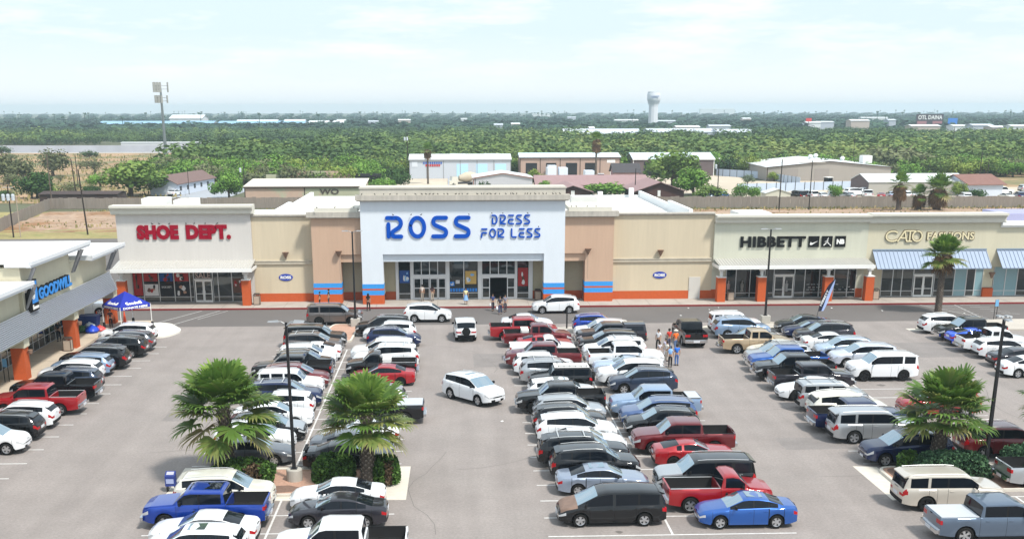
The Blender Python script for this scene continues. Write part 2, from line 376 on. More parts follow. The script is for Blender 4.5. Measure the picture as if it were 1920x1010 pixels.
for s in range(9):
    x, y = [(-18,64),(-20,78),(0,60),(3,84),(18,72),(37,66),(20,58),(-1,50),(-21,50)][s]; a = random.uniform(-.3,.3)+(PI/2 if s % 2 else 0)
    for k in range(10):
        nx, ny = x+math.cos(a)*1.4, y+math.sin(a)*1.4; line(mb, x, y, nx, ny, .035, .004); x, y = nx, ny; a += random.uniform(-.35,.35)
struct('crack_sealant', mb, mat('sealant', (.17,.155,.145), .8))
mb = MB()
for i in range(130):
    x, y = random.choice([-27.5,-12,-6,7.2,13.2,26,32,44])+random.uniform(-1.6,1.6), random.uniform(44,103); r = random.uniform(.10,.30)
    mb.add([(x+r*math.cos(a)*random.uniform(.6,1.5),y+r*math.sin(a),.0045) for a in [k*PI/5 for k in range(10)]], [tuple(range(10))])
struct('oil_stains', mb, mat('oil', (.15,.135,.125), .6))

# ---------------------------------------------------------------- shop front row
FY = 117.3
m_cream = mat('cream_stucco', (.57,.53,.40), .9, n=.05, ns=2.5, n2=.07, n2s=.25, bump=.12, bs=30, stretch=(2.2,1,.14))
m_grey = mat('pale_grey_stucco', (.56,.535,.505), .9, n=.05, ns=2.5, n2=.06, n2s=.25, stretch=(2.2,1,.14), bump=.1, bs=30)
m_green = mat('pale_green_stucco', (.52,.52,.43), .9, n=.05, ns=2.5, n2=.07, n2s=.25, stretch=(2.2,1,.14))
m_tan = mat('tan_stucco', (.57,.49,.36), .9, n=.06, ns=2.5, n2=.08, n2s=.3, stretch=(2.2,1,.14))
m_peach = mat('peach_stucco', (.52,.36,.26), .9, n=.06, ns=2.5, n2=.08, n2s=.3, stretch=(2.2,1,.14))
m_wblue = mat('cool_white_stucco', (.66,.71,.76), .85, n=.03, ns=2, n2=.04, n2s=.4, stretch=(1,1,.25))
m_corn = mat('weathered_cornice', (.44,.41,.36), .9, n=.2, ns=1.6, n2=.12, n2s=.5, stretch=(2.5,1,.3))
m_cornc = mat('cream_cornice', (.60,.58,.51), .85, n=.06, ns=2)
m_roof = mat('white_membrane', (.70,.69,.67), .7, n=.08, ns=.6, n2=.12, n2s=.15, dirt=((.52,.50,.46), .16, .52, .70))
m_brick = mat('orange_brick', (.50,.10,.03), .85, n=.14, ns=6)
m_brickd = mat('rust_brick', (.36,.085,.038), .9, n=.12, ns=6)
m_blueb = mat('sky_blue_stripe', (.045,.29,.70), .8, n=.12, ns=5)
m_metal = mat('corrugated_metal', (.56,.55,.52), .45, .35, n=.06, ns=1)
m_awn = mat('blue_standing_seam', (.27,.33,.43), .5, .15, n=.05, ns=2)
m_rust = mat('rust_streak', (.40,.29,.22), .9)

def cornice(root, x0, x1, zt, steps, m, y0=FY, name='cornice', ends=.35):
    """stepped moulding: list of (projection, z0, z1)"""
    mb = MB()
    for k, (p, a, b) in enumerate(steps): mb.box(x0-min(p, ends)-.001*k, x1+min(p, ends)+.001*k, y0-p, y0+.6, zt+a, zt+b)
    return part(name, mb, m, root)
def door(root, x0, x1, y, z1, leaves=2):
    mb = MB(); t = .11; z0 = .16
    mb.box(x0-.05, x1+.05, y-.06, y+.06, z1, z1+.1)
    fr = part('door', mb, m_white, root)
    w = (x1-x0)/leaves
    for k in range(leaves):
        a = x0+k*w; b = a+w
        f = MB(); f.box(a+.01, a+t, y-.05, y+.05, z0, z1-.002); f.box(b-t, b-.01, y-.05, y+.05, z0, z1-.002)
        f.box(a+t, b-t, y-.048, y+.048, z0, z0+.2); f.box(a+t, b-t, y-.048, y+.048, z1-.14, z1-.003); f.box(a+t, b-t, y-.045, y+.045, 1.0, 1.06)
        sub('leaf', f, m_white, fr); g = MB(); g.box(a+t, b-t, y-.01, y+.01, z0+.2, z1-.14); sub('pane', g, m_glassd, fr)
        h = MB(); hx = b-t-.05 if k == 0 else a+t+.05; h.tube((hx,y-.1,.95),(hx,y-.1,1.35),.02); sub('handle', h, m_alu, fr)
    return fr
def bay(root, x0, x1, y, z0, z1, rail=None, glass=None, trim=None):
    """one glazed bay: frame as the window, its pane as a sub-part"""
    mb = MB(); t = .045
    mb.box(x0, x0+t, y-.05, y+.05, z0, z1); mb.box(x1-t, x1, y-.05, y+.05, z0, z1)
    mb.box(x0+t, x1-t, y-.049, y+.049, z0, z0+t); mb.box(x0+t, x1-t, y-.049, y+.049, z1-t, z1)
    if rail: mb.box(x0+t, x1-t, y-.047, y+.047, rail-t*.6, rail+t*.6)
    w = part('window', mb, trim or m_alu, root); g = MB(); g.box(x0+t, x1-t, y-.008, y+.008, z0+t, z1-t); sub('pane', g, glass or m_glassd, w)
    return w
def column(root, x0, x1, z1, y=114.9, white_top=3.6):
    mb = MB(); mb.box(x0, x1, y, y+.85, .15, z1); mb.box(x0-.03, x1+.03, y-.03, y+.88, z1, z1+.09, 1); xm = (x0+x1)/2
    mb.box(xm-.14, xm+.14, y+.3, y+.58, z1+.09, white_top, 1); mb.box(xm-.3, xm+.3, y+.2, y+.4, white_top-.3, white_top-.01, 1)
    return part('column', mb, [m_brick, m_white], root)
def canopy(root, x0, x1, zb, zf, yb=FY, yf=114.3, m=None):
    mb = MB(); n = int((x1-x0)/.30); pts = []; 
    for i in range(n+1):
        x = x0+(x1-x0)*i/n; pts += [(x, 0), (x+.10, 0), (x+.15, .07), (x+.25, .07)]
    pts = [p for p in pts if p[0] <= x1]; k = len(pts)
    vs = [(p[0], yb, zb+p[1]) for p in pts]+[(p[0], yf, zf+p[1]) for p in pts]+[(p[0], yb, zb-.08) for p in pts]+[(p[0], yf, zf-.08) for p in pts]
    fs = [(k+i, k+i+1, i+1, i) for i in range(k-1)]+[(3*k+i+1, 3*k+i, 2*k+i, 2*k+i+1) for i in range(k-1)]+[(3*k+i, 3*k+i+1, k+i+1, k+i) for i in range(k-1)]
    mb.add(vs, fs); c = part('canopy', mb, m or m_metal, root)
    g = MB(); g.box(x0-.1, x1+.1, yf-.14, yf-.003, zf-.36, zf-.02); g.box(x0-.1, x0-.02, yf, yb, zf-.33, zf-.05); g.box(x1+.02, x1+.1, yf, yb, zf-.33, zf-.05)
    sub('gutter', g, m_white, c); return c
def sconce(root, x, z, y):
    mb = MB(); mb.lathe([(.05,-.45),(.10,-.38),(.22,-.1),(.34,.12),(.36,.16),(.30,.16),(.0,.1)], (x, y-.32, z), 12); mb.box(x-.06, x+.06, y-.3, y, z-.2, z-.05)
    p = part('wall_light', mb, mat('bronze', (.22,.14,.10), .6), root, smooth=True)
    return p
# ---------- shoe shop
b = empty('shoe_shop', 'pale grey shop building with red block letters and two rust brick columns', 'shop building', (-27.3, FY, 0))
X0, X1 = -34.05, -20.55
mb = MB(); mb.box(X0, X1, FY-.35, FY+.5, 3.35, 9.3); mb.box(X0, -33.1, FY, FY+.5, .15, 3.35); mb.box(-21.65, X1, FY, FY+.5, .15, 3.35); mb.box(X0, X0+.4, FY+.5, FY+28, .15, 7.4); part('wall', mb, m_grey, b)
cornice(b, X0, X1, 9.1, [(.45,0,.12),(.75,.12,.55),(.95,.55,.72),(1.15,.72,.95)], m_cornc, FY-.05)
mb = MB(); mb.box(X0, X1, FY+.5, FY+28, 7.0, 7.2); part('roof', mb, m_roof, b)
mb = MB(); mb.box(-31.6, -29.2, FY+.7, FY+3.5, 8.5, 10.6); mb.box(-28.6,-26.6,FY+1.5,FY+5,8.5,10.35); part('roof_box', mb, m_white, b)
canopy(b, -34.2, -20.35, 4.5, 4.0)
ms = [-33.05,-31.95,-30.35,-28.8,-27.2,-26.78]
for a, c in zip(ms, ms[1:]): bay(b, a, c, FY, .2, 3.35, .72)
bay(b, -26.78, -24.85, FY, 2.55, 3.35); door(b, -26.7, -24.93, FY, 2.42)
ms = [-24.85,-24.3,-22.9,-21.68]
for a, c in zip(ms, ms[1:]): bay(b, a, c, FY, .2, 3.35, .72)
column(b, -34.0, -33.15, 2.7); column(b, -21.5, -20.68, 2.7)
mb = MB(); mb.add([], [])
red = mat('crimson_letters', (.27,.002,.018), .6, spec=.1)
put('sign_lettering', text_mesh('sign_lettering', 'SHOE', red, (-32.05,-27.85,6.62,8.08), FY-.36, .12, .07, space=1.06), b)
put('sign_lettering', text_mesh('sign_lettering', 'DEPT.', red, (-27.1,-22.6,6.62,8.08), FY-.36, .12, .07, space=1.06), b)
def poster(root, x0, x1, z0, z1, cols, y=FY-.06, seed=1):
    """printed window poster with simple abstract blocks"""
    rr = random.Random(seed); mb = MB(); mb.box(x0, x1, y-.01, y, z0, z1, 0); w = x1-x0; h = z1-z0
    for k in range(5):
        cx = x0+w*rr.uniform(.2,.8); cz = z0+h*rr.uniform(.2,.8); rx = w*rr.uniform(.08,.2); rz = h*rr.uniform(.1,.25); n = 9
        mb.add([(cx+rx*math.cos(2*PI*i/n)*rr.uniform(.7,1.15), y-.013-.001*k, cz+rz*math.sin(2*PI*i/n)*rr.uniform(.7,1.15)) for i in range(n)], [tuple(range(n))], 1+k % (len(cols)-1))
    return part('poster', mb, cols, root)
P = lambda n, c: mat('print_'+n, c, .5)
pk, pr, pd, pw, ps, pb = P('black',(.015,.015,.018)), P('red',(.33,.02,.02)), P('brown',(.12,.06,.04)), P('white',(.62,.62,.62)), P('skin',(.45,.26,.18)), P('blue',(.02,.07,.25))
poster(b, -31.85, -30.45, .85, 2.05, [pw, pd, ps, pr, pk], seed=3); poster(b, -28.7, -27.3, .85, 2.05, [pk, pw, ps, pd], seed=5)
poster(b, -32.95, -32.05, .9, 3.25, [pr, pk, pd], seed=8); poster(b, -31.85, -30.45, 2.35, 3.25, [pr, pd, pk], seed=9); poster(b, -28.7,-27.3,2.35,3.25,[pr,pk,pw],seed=10)
poster(b, -30.25, -28.9, 2.35, 3.25, [pb, pr, pk], seed=12); poster(b, -22.8,-21.8,1.1,2.6,[pd,pr,pw],seed=14)
mb = MB(); mb.box(-30.25, -28.9, FY-.07, FY-.06, .85, 2.05); s = part('poster', mb, pk, b)
sub_t = put('poster_lettering', text_mesh('t', 'SHOE DEPT.', pw, (-30.1,-29.05,1.65,1.85), FY-.075, .01, .01), s, world=False)
put('poster_lettering', text_mesh('t', 'SALE', mat('faded_print', (.45,.36,.33), .6), (-26.6,-25.05,2.62,3.25), FY-.07, .02, .02), b)

# ---------- discount clothing shop (white centre tower with blue letters)
b = empty('clothing_shop', 'wide discount clothing shop with tall white centre front and big blue letters', 'shop building', (1, 115.2, 0))
XL, XR = -9.3, 11.3
for (x0, x1) in ((-20.54, -14.35), (16.45, 26.98)):
    mb = MB(); mb.box(x0, x1, FY, FY+.5, 1.0, 9.0)
    part('wall', mb, m_tan, b)
    mb = MB(); mb.box(x0, x1, FY-.16, FY+.49, 4.02, 4.42); mb.box(x0, x1, FY-.22, FY, 4.3, 4.36); part('wall_band', mb, mat('band', (.50,.45,.36), .9, n=.15, ns=2), b)
    mb = MB(); mb.box(x0, x1, FY-.03, FY+.51, .15, 1.0); part('brick_base', mb, m_brick, b)
    cornice(b, x0, x1, 8.78, [(.10,0,.12),(.28,.12,.24)], m_corn, ends=0)
for s, (x0, x1, px0, px1) in enumerate(((-14.35, XL, -14.35, -11.5), (XR, 16.4, 13.5, 16.4))):
    mb = MB(); PY = 116.0
    mb.box(px0, px1, PY, FY+.5, 2.2, 8.8); ox0, ox1 = (px1, x1) if s == 0 else (x0, px0)
    mb.box(ox0, ox1, PY+.002, FY+.5, 5.1, 8.8); mb.box(ox0, ox1, PY+.25, FY+.5, 4.3, 5.1)
    part('pier', mb, m_peach, b)
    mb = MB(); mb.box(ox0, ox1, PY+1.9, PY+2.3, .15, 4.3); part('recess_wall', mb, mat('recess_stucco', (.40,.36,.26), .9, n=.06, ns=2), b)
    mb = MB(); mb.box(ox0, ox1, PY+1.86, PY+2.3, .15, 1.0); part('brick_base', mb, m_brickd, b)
    for a, c, m in ((1.74,2.2,m_blueb),(1.56,1.74,m_brick),(1.08,1.56,m_blueb),(.15,1.08,m_brick)):
        mb = MB(); mb.box(px0-.02, px1+.02, PY-.02, FY, a, c); part('painted_stripe' if m is m_blueb else 'brick_base', mb, m, b)
    cornice(b, x0, x1, 8.75, [(.2,0,.1),(.48,.1,.62)], m_corn, PY, ends=.4)
    mb = MB(); mb.box(x0+.4, x1-.3, PY-.2, PY+6, 9.37, 9.75); part('parapet', mb, m_cornc, b)
mb = MB(); TY = 115.2
mb.box(XL, XR, TY, TY+2.4, 5.2, 10.5); mb.box(XL, -7.15, TY+.001, TY+1.2, 2.2, 5.2); mb.box(9.2, XR, TY+.001, TY+1.2, 2.2, 5.2)
part('wall', mb, m_wblue, b)
mb = MB(); mb.box(-7.15, 9.2, TY+.35, TY+1.4, 4.42, 5.2); part('lintel', mb, m_wblue, b)
for px0, px1 in ((XL, -7.15), (9.2, XR)):
    for a, c, m in ((1.74,2.2,m_blueb),(1.56,1.74,m_brick),(1.08,1.56,m_blueb),(.15,1.08,m_brick)):
        mb = MB(); mb.box(px0-.02, px1+.02, TY-.02, TY+1.2, a, c); part('painted_stripe' if m is m_blueb else 'brick_base', mb, m, b)
cornice(b, XL, XR, 10.45, [(.3,0,.12),(.62,.12,.62)], m_corn, TY, ends=.42)
mb = MB(); mb.box(XL+.05, XR-.02, TY-.25, TY+3, 11.07, 11.75); mb.box(XL-.02, XR+.05, TY-.33, TY+3.1, 11.68, 11.82); part('parapet', mb, mat('weathered_parapet', (.50,.47,.41), .9, n=.1, ns=1.5, stretch=(2,1,.4)), b)
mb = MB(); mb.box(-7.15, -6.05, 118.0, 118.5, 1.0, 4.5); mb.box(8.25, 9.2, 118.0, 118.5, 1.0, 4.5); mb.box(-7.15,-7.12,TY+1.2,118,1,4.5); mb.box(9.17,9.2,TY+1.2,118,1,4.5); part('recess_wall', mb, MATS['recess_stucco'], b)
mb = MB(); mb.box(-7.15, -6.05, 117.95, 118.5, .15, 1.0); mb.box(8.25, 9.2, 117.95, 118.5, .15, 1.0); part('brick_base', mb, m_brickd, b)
GY = 118.0; m_fr = mat('white_frame', (.66,.67,.68), .5)
mb = MB()
for a, c in ((-6.05,-5.78),(-4.5,-4.22),(-.82,-.48),(2.55,2.92),(6.42,6.6),(7.86,8.25)): mb.box(a, c, GY-.12, GY+.2, .15, 4.45)
part('mullion', mb, m_fr, b)
for a, c in ((-5.78,-4.5),(6.6,7.86)): bay(b, a, c, GY, .2, 4.4, .78, trim=m_fr)
for a, c in ((-.48,1.05),(1.05,2.55)): bay(b, a, c, GY, .2, 4.4, .82, trim=m_fr)
for (d0, d1, open_) in ((-4.22, -.82, 0), (2.92, 6.42, 1)):
    for k in range(4): bay(b, d0+(d1-d0)*k/4, d0+(d1-d0)*(k+1)/4, GY, 2.72, 4.4, trim=m_fr)
    mb = MB(); mb.box(d0, d1, GY-.1, GY+.2, 2.4, 2.72); fr = part('sliding_door', mb, m_fr, b)
    for k in range(4):
        if open_ and k in (1, 2): continue
        a = d0+(d1-d0)*k/4+.02; c = d0+(d1-d0)*(k+1)/4-.02; f = MB(); t = .09
        f.box(a, a+t, GY-.05, GY+.05, .16, 2.399); f.box(c-t, c, GY-.05, GY+.05, .16, 2.399); f.box(a+t, c-t, GY-.048, GY+.048, .16, .36); f.box(a+t, c-t, GY-.048, GY+.048, 1.3, 1.39); f.box(a+t, c-t, GY-.046, GY+.046, 2.3, 2.398)
        sub('leaf', f, m_fr, fr); g = MB(); g.box(a+t, c-t, GY-.01, GY+.01, .36, 2.3); sub('pane', g, m_glassd, fr)
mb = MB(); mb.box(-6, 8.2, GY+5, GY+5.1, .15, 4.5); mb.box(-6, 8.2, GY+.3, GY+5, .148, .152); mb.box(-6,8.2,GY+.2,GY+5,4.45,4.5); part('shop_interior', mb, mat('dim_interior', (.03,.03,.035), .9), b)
for x0, x1, z0, z1, c, sd_ in ((-5.65,-4.62,1.9,3.2,[pb,P('lightblue',(.2,.4,.65)),pw],2),(1.2,2.35,1.75,3.1,[P('gold',(.5,.33,.1)),pw,P('lightblue',(.2,.4,.65)),pb],4),(-.4,.05,1.55,2.0,[P('midblue',(.03,.2,.6)),pw],6),(.2,.6,1.8,2.15,[pw,P('grey',(.4,.4,.4))],7),(6.7,7.75,1.5,3.4,[pr,pd,pw,pk],9)):
    poster(b, x0, x1, z0, z1, c, GY-.06, sd_)
mb = MB()
for i in range(10): mb.box(-.4+i*.29, -.18+i*.29, GY-.07, GY-.06, .95, 1.3)
part('poster', mb, P('midblue',(.03,.2,.6)), b)
for i, (x, ok) in enumerate(((3.05,1),(5.65,1))): pass
sconce(b, -17.2, 5.1, FY); sconce(b, 21.45, 5.1, FY); sconce(b, -11.65, 5.35, 116.0); sconce(b, 13.75, 5.45, 116.0)
mb = MB()      # rust streaks under the lights
for x, z, y in ((-17.2,4.9,FY),(21.45,4.9,FY),(-11.6,5.1,116.0),(13.75,5.1,116.0)): mb.box(x-.03, x+.05, y-.004, y, z-2.6 if y < 117 else 4.45, z)
part('rust_streak', mb, m_rust, b)
mb = MB(); mb.box(24.6, 25.8, FY-.08, FY+.1, .16, 2.42); d = part('service_door', mb, mat('grey_door', (.56,.54,.50), .7), b)
mb = MB(); mb.box(24.68,24.74,FY-.14,FY-.08,1.1,1.2); sub('handle', mb, m_alu, d)
for x, z in ((-17.33, 2.66), (21.5, 2.64)):
    mb = MB(); mb.add([(x+.72*math.cos(t*PI/12), FY-.06, z+.36*math.sin(t*PI/12)) for t in range(24)]+[(x+.72*math.cos(t*PI/12), FY, z+.36*math.sin(t*PI/12)) for t in range(24)], [tuple(range(24))]+[(i,(i+1)%24,24+(i+1)%24,24+i) for i in range(24)])
    s = part('oval_sign', mb, mat('oval_blue', (.03,.06,.36), .5), b); put('sign_lettering', text_mesh('t', 'ROSS', m_white, (x-.55, x+.55, z-.15, z+.15), FY-.062, .02, .05), s, world=False)
# letters
m_bl = mat('blue_letters', (.0,.068,.42), .6, spec=.1)
def gl(ch):
    if ch == 'R': return [[(.08,0),(.08,.66)], [(.0,1)]+[(.62,1)]+arc(.60,.72,.32,.28,90,-50,7)+[(.42,.30)]+arc(.47,.15,.17,.15,130,270,5)+[(.92,0)]]
    if ch == 'O': return [arc(.5,.5,.46,.5,162,-188+4,26)]
    if ch == 'S': return [[(.92,1),(.34,1)]+arc(.30,.79,.24,.21,90,235,6)+[(.70,.42)]+arc(.66,.21,.26,.21,55,-90,6)+[(.04,0)]]
    if ch == 'D': return [[(.08,0),(.08,.62)], [(.0,1),(.40,1)]+arc(.42,.5,.46,.5,90,-90,10)+[(.30,0)]]
    if ch == 'E': return [[(.92,1),(.1,1)], [(.86,.5),(.2,.5)]+arc(.24,.25,.2,.25,90,270,6)+[(.92,0)]]
    if ch == 'F': return [[(.92,1),(.1,1)], [(.86,.52),(.22,.52)]+arc(.22,.34,.16,.18,90,180,4)+[(.06,0)]]
    if ch == 'L': return [[(.08,1),(.08,.2)]+arc(.26,.18,.18,.18,180,270,4)+[(.9,0)]]
def signword(root, word, x0, x1, z0, z1, w, gap=.22):
    mb = MB(); n = len(word); lw = (x1-x0)/(n+gap*(n-1)); p = w/2; xi = x0
    for ch in word:
        for st in gl(ch):
            pts = [(xi+p+(lw-w)*u, z0+p+(z1-z0-w)*v) for u, v in st]; ribbon(mb, pts, w, TY-.13, TY-.004)
        xi += lw*(1+gap)
    return part('sign_lettering', mb, m_bl, root)
signword(b, 'ROSS', -6.82, 1.88, 6.78, 9.02, .40, .19)
signword(b, 'DRESS', 3.85, 7.8, 8.13, 9.1, .145, .15); signword(b, 'FOR', 2.75, 5.2, 6.8, 7.75, .145, .12); signword(b, 'LESS', 5.78, 8.85, 6.8, 7.75, .145, .15)
# white roof with raking parapets
mb = MB(); mb.box(-18.1, 24.4, FY+.5, 150, 8.05, 8.2); part('roof', mb, m_roof, b)
m_par = mat('white_parapet', (.80,.82,.82), .7)
for sg, x0 in ((-1, -18.5), (1, 24.4)):
    for (ya, yb_, zh) in ((FY+.6, 130, 9.30), (130.01, 151, 8.92)):
        mb = MB(); mb.box(x0, x0+.4, ya, yb_, 8.0, zh); part('parapet', mb, m_par, b)
mb = MB(); mb.box(-18.1, 24.4, 150, 150.3, 5.0, 8.45); part('parapet', mb, m_par, b)
mb = MB(); mb.box(13.6, 16.6, 132, 134, 8.2, 9.5); mb.box(13.7,16.5,132.1,133.9,9.5,9.58); part('roof_unit', mb, mat('unit_grey', (.55,.55,.52), .6, n=.08, ns=2), b)
for q in ((22.9,23.5,149,149.6,8.2,9.4),(18.6,19.2,147,147.6,8.2,9.1),(-16.6,-16.2,126,126.4,8.2,8.9)): mb = MB(); mb.box(*q); part('roof_vent', mb, m_white, b)

# ---------- sports shop
b = empty('sports_shop', 'pale green sports shop building with black letters and three square logo boxes', 'shop building', (35, FY, 0))
X0, X1 = 26.98, 43.05
mb = MB(); mb.box(X0, X1, FY-.35, FY+.5, 3.2, 8.2); mb.box(X0, 28.45, FY, FY+.5, .15, 3.2); mb.box(42.3, X1, FY, FY+.5, 1.1, 3.2); part('wall', mb, m_green, b)
mb = MB(); mb.box(42.3, X1, FY-.03, FY+.5, .15, 1.1); mb.box(X0, X0+.6, FY-.03, FY, .15, 1.1); part('brick_base', mb, m_brick, b)
cornice(b, X0, X1, 7.95, [(.45,0,.1),(.7,.1,.5),(.95,.5,.66),(1.15,.66,.86)], m_cornc, FY-.05, ends=.0)
mb = MB(); mb.box(X0, X1, FY+.5, 135, 7.0, 7.2); mb.box(30.5,34,FY+4,FY+8,7.2,8.6); part('roof', mb, m_roof, b)
canopy(b, 27.05, 43.0, 4.35, 3.95)
ms = [28.5,29.55,31.05,32.6,33.55]
for a, c in zip(ms, ms[1:]): bay(b, a, c, FY, .2, 3.2, .7)
bay(b, 33.55, 35.75, FY, 2.6, 3.2); door(b, 33.62, 35.68, FY, 2.5)
ms = [35.75,36.85,38.4,39.95,41.4,42.3]
for a, c in zip(ms, ms[1:]): bay(b, a, c, FY, .2, 3.2, .7)
for x in (27.1, 31.3, 38.25, 42.55): column(b, x, x+.85, 2.65)
blk = mat('black_letters', (.008,.008,.009), .6, spec=.15)
put('sign_lettering', text_mesh('sign_lettering', 'HIBBETT', blk, (29.7,36.5,5.5,6.6), FY-.36, .16, .04, space=1.08), b)
for k, x in enumerate((36.82, 38.2, 39.6)):
    mb = MB(); mb.box(x, x+1.1, FY-.5, FY-.36, 5.48, 6.6); bx = part('logo_box', mb, blk, b); y = FY-.505; lg = MB()
    if k == 0:
        pts = [(x+.12,5.78),(x+.2,5.70),(x+.34,5.72),(x+.98,6.12),(x+.42,5.92),(x+.28,5.92),(x+.22,6.05)]; lg.add([(p[0],y,p[1]) for p in pts], [(0,1,5,6),(1,2,4,5),(2,3,4)])
    elif k == 1:
        def limb(a, c, w): ribbon(lg, [a, c], w, y, y+.004)
        cx = x+.55; limb((cx,5.98),(cx+.03,6.16),.16); limb((cx-.02,5.98),(cx-.32,5.68),.10); limb((cx+.03,5.97),(cx+.22,5.80),.10); limb((cx+.22,5.80),(cx+.40,5.64),.08); limb((cx+.03,6.16),(cx+.10,6.42),.06); limb((cx,6.14),(cx-.22,6.04),.06); limb((cx+.02,6.24),(cx+.03,6.27),.11)
    else:
        put('logo', text_mesh('t', 'NB', m_white, (x+.14,x+.96,5.78,6.3), y+.01, .02, .06), bx, world=False); continue
    sub('logo', lg, m_white, bx)
mb = MB()      # shoe displays seen through the glass
for i in range(26): 
    x = random.uniform(36.4,42); z = random.choice([.95,1.2,1.5]); mb.box(x, x+.28, FY-.03, FY-.02, z, z+.09)
part('window_display', mb, P('grey',(.4,.4,.4)), b)
for x, c in ((28.75,(.4,.3,.28)),(30.2,(.22,.21,.19)),(31.9,(.35,.03,.03)),(34.9,(.3,.3,.3))):
    mb = MB(); mb.lathe([(.0,.7),(.16,.72),(.14,1.0),(.19,1.45),(.16,1.55),(.05,1.6),(.09,1.7),(.07,1.85),(0,1.88)], (x, FY-.2, 0.15), 8); part('mannequin', mb, mat('mannequin_%d' % int(x), c, .7), b, smooth=True)

# ---------- fashion shop
b = empty('fashion_shop', 'cream fashion shop building with pale outlined letters above a blue metal awning', 'shop building', (50, FY, 0))
X0, X1 = 43.05, 56.95
mb = MB(); mb.box(X0, X1, FY-.3, FY+.5, 3.3, 8.1); mb.box(X0, 45.0, FY, FY+.5, .15, 3.3); mb.box(55.85, X1, FY, FY+.5, 1.1, 3.3); part('wall', mb, m_cream, b)
mb = MB(); mb.box(55.85, X1, FY-.35, FY+.5, .15, 1.05); part('brick_base', mb, m_brick, b)
cornice(b, X0, X1+.35, 7.85, [(.45,0,.1),(.7,.1,.66),(.95,.66,.82),(1.15,.82,1.04)], m_cornc, FY-.0, ends=.0)
mb = MB(); mb.box(X0, X1, FY+.5, 135, 7.0, 7.2); part('roof', mb, m_roof, b)
def awning(root, x0, x1, zt=5.05, zb=3.42, yb=FY-.3, yf=115.25):
    mb = MB(); mb.add([(x0,yb,zt),(x1,yb,zt),(x1,yf,zb),(x0,yf,zb),(x0,yb,zt-.08),(x1,yb,zt-.08),(x1,yf,zb-.08),(x0,yf,zb-.08)], [(0,3,2,1),(4,5,6,7),(3,7,6,2)])
    n = int((x1-x0)/.42)
    for i in range(n+1):
        x = x0+(x1-x0)*i/n; mb.add([(x-.025,yb,zt+.001),(x+.025,yb,zt+.001),(x+.025,yf-.01,zb+.001),(x-.025,yf-.01,zb+.001),(x-.025,yb,zt+.07),(x+.025,yb,zt+.07),(x+.025,yf-.01,zb+.07),(x-.025,yf-.01,zb+.07)], [(4,7,6,5),(0,4,5,1),(0,3,7,4),(1,5,6,2),(2,6,7,3)])
    a = part('awning', mb, m_awn, root); r = MB(); r.box(x0-.03, x1+.03, yb-.12, yb, zt, zt+.16); sub('awning_rail', r, mat('blue_grey_trim', (.22,.28,.36), .5), a); return a
awning(b, 43.7, 55.7)
ms = [45.0,46.2,47.2,48.4]
for a, c in zip(ms, ms[1:]): bay(b, a, c, FY, .2, 3.3, .8)
bay(b, 48.4, 50.65, FY, 2.55, 3.3); door(b, 48.5, 50.55, FY, 2.42)
ms = [50.65,51.6,52.8,54.1,55.0,55.85]
for i, (a, c) in enumerate(zip(ms, ms[1:])): bay(b, a, c, FY, .2, 3.3, .8, glass=m_glassb if i in (2,4) else None)
lit = mat('ivory_letters', (.72,.64,.42), .5); drk = mat('bronze_edge', (.16,.12,.07), .5)
def catoset(mb, w, y0, y1):
    for k, st in enumerate(([arc(45.62,6.54,.68,.52,48,312,16)], [[(46.20,6.02),(46.86,7.08)],[(46.86,7.08),(47.12,6.02)],[(46.50,6.36),(47.0,6.36)]], [[(47.0,7.08),(47.92,7.08)],[(47.42,7.08),(47.42,6.02)],[(47.20,6.02),(47.64,6.02)]], [arc(48.20,6.54,.50,.52,100,-255,20)])):
        for q, pts in enumerate(st): ribbon(mb, pts, w, y0-.004*(k*3+q), y1)
mb = MB(); catoset(mb, .24, FY-.36, FY-.30)
s1 = part('sign_lettering', mb, drk, b); mb = MB(); catoset(mb, .14, FY-.44, FY-.365); sub('letter_face', mb, lit, s1)
put('sign_lettering', text_mesh('t', 'FASHIONS', drk, (49.2,54.3,6.08,6.98), FY-.30, .08, .05), b); put('sign_lettering', text_mesh('t', 'FASHIONS', lit, (49.27,54.23,6.14,6.92), FY-.40, .03, .02), b)
sconce(b, 56.5, 2.6, FY-.3)
# ---------- last unit on the right
b = empty('vacant_shop', 'cream shop unit at the right edge with blue awning and pale teal windows', 'shop building', (62, FY, 0))
mb = MB(); mb.box(56.95, 75, FY-.29, FY+.5, 3.3, 7.45); mb.box(66,75,FY,FY+.5,.15,3.3); part('wall', mb, m_cream, b)
cornice(b, 56.96, 75, 7.4, [(.25,0,.2),(.5,.2,.6)], m_white, FY-.2, ends=0)
mb = MB(); mb.box(60.9, 75, 124, 130, 6.7, 8.15); part('roof_unit', mb, mat('lilac_grey', (.34,.34,.50), .6, n=.06, ns=1), b)
mb = MB(); mb.box(57, 75, FY+.5, 135, 7.0, 7.2); part('roof', mb, m_roof, b)
awning(b, 56.85, 70)
for i in range(7): bay(b, 57.0+i*1.28, 58.28+i*1.28, FY, .2, 3.35, .75, glass=m_glassb if i < 2 else None)

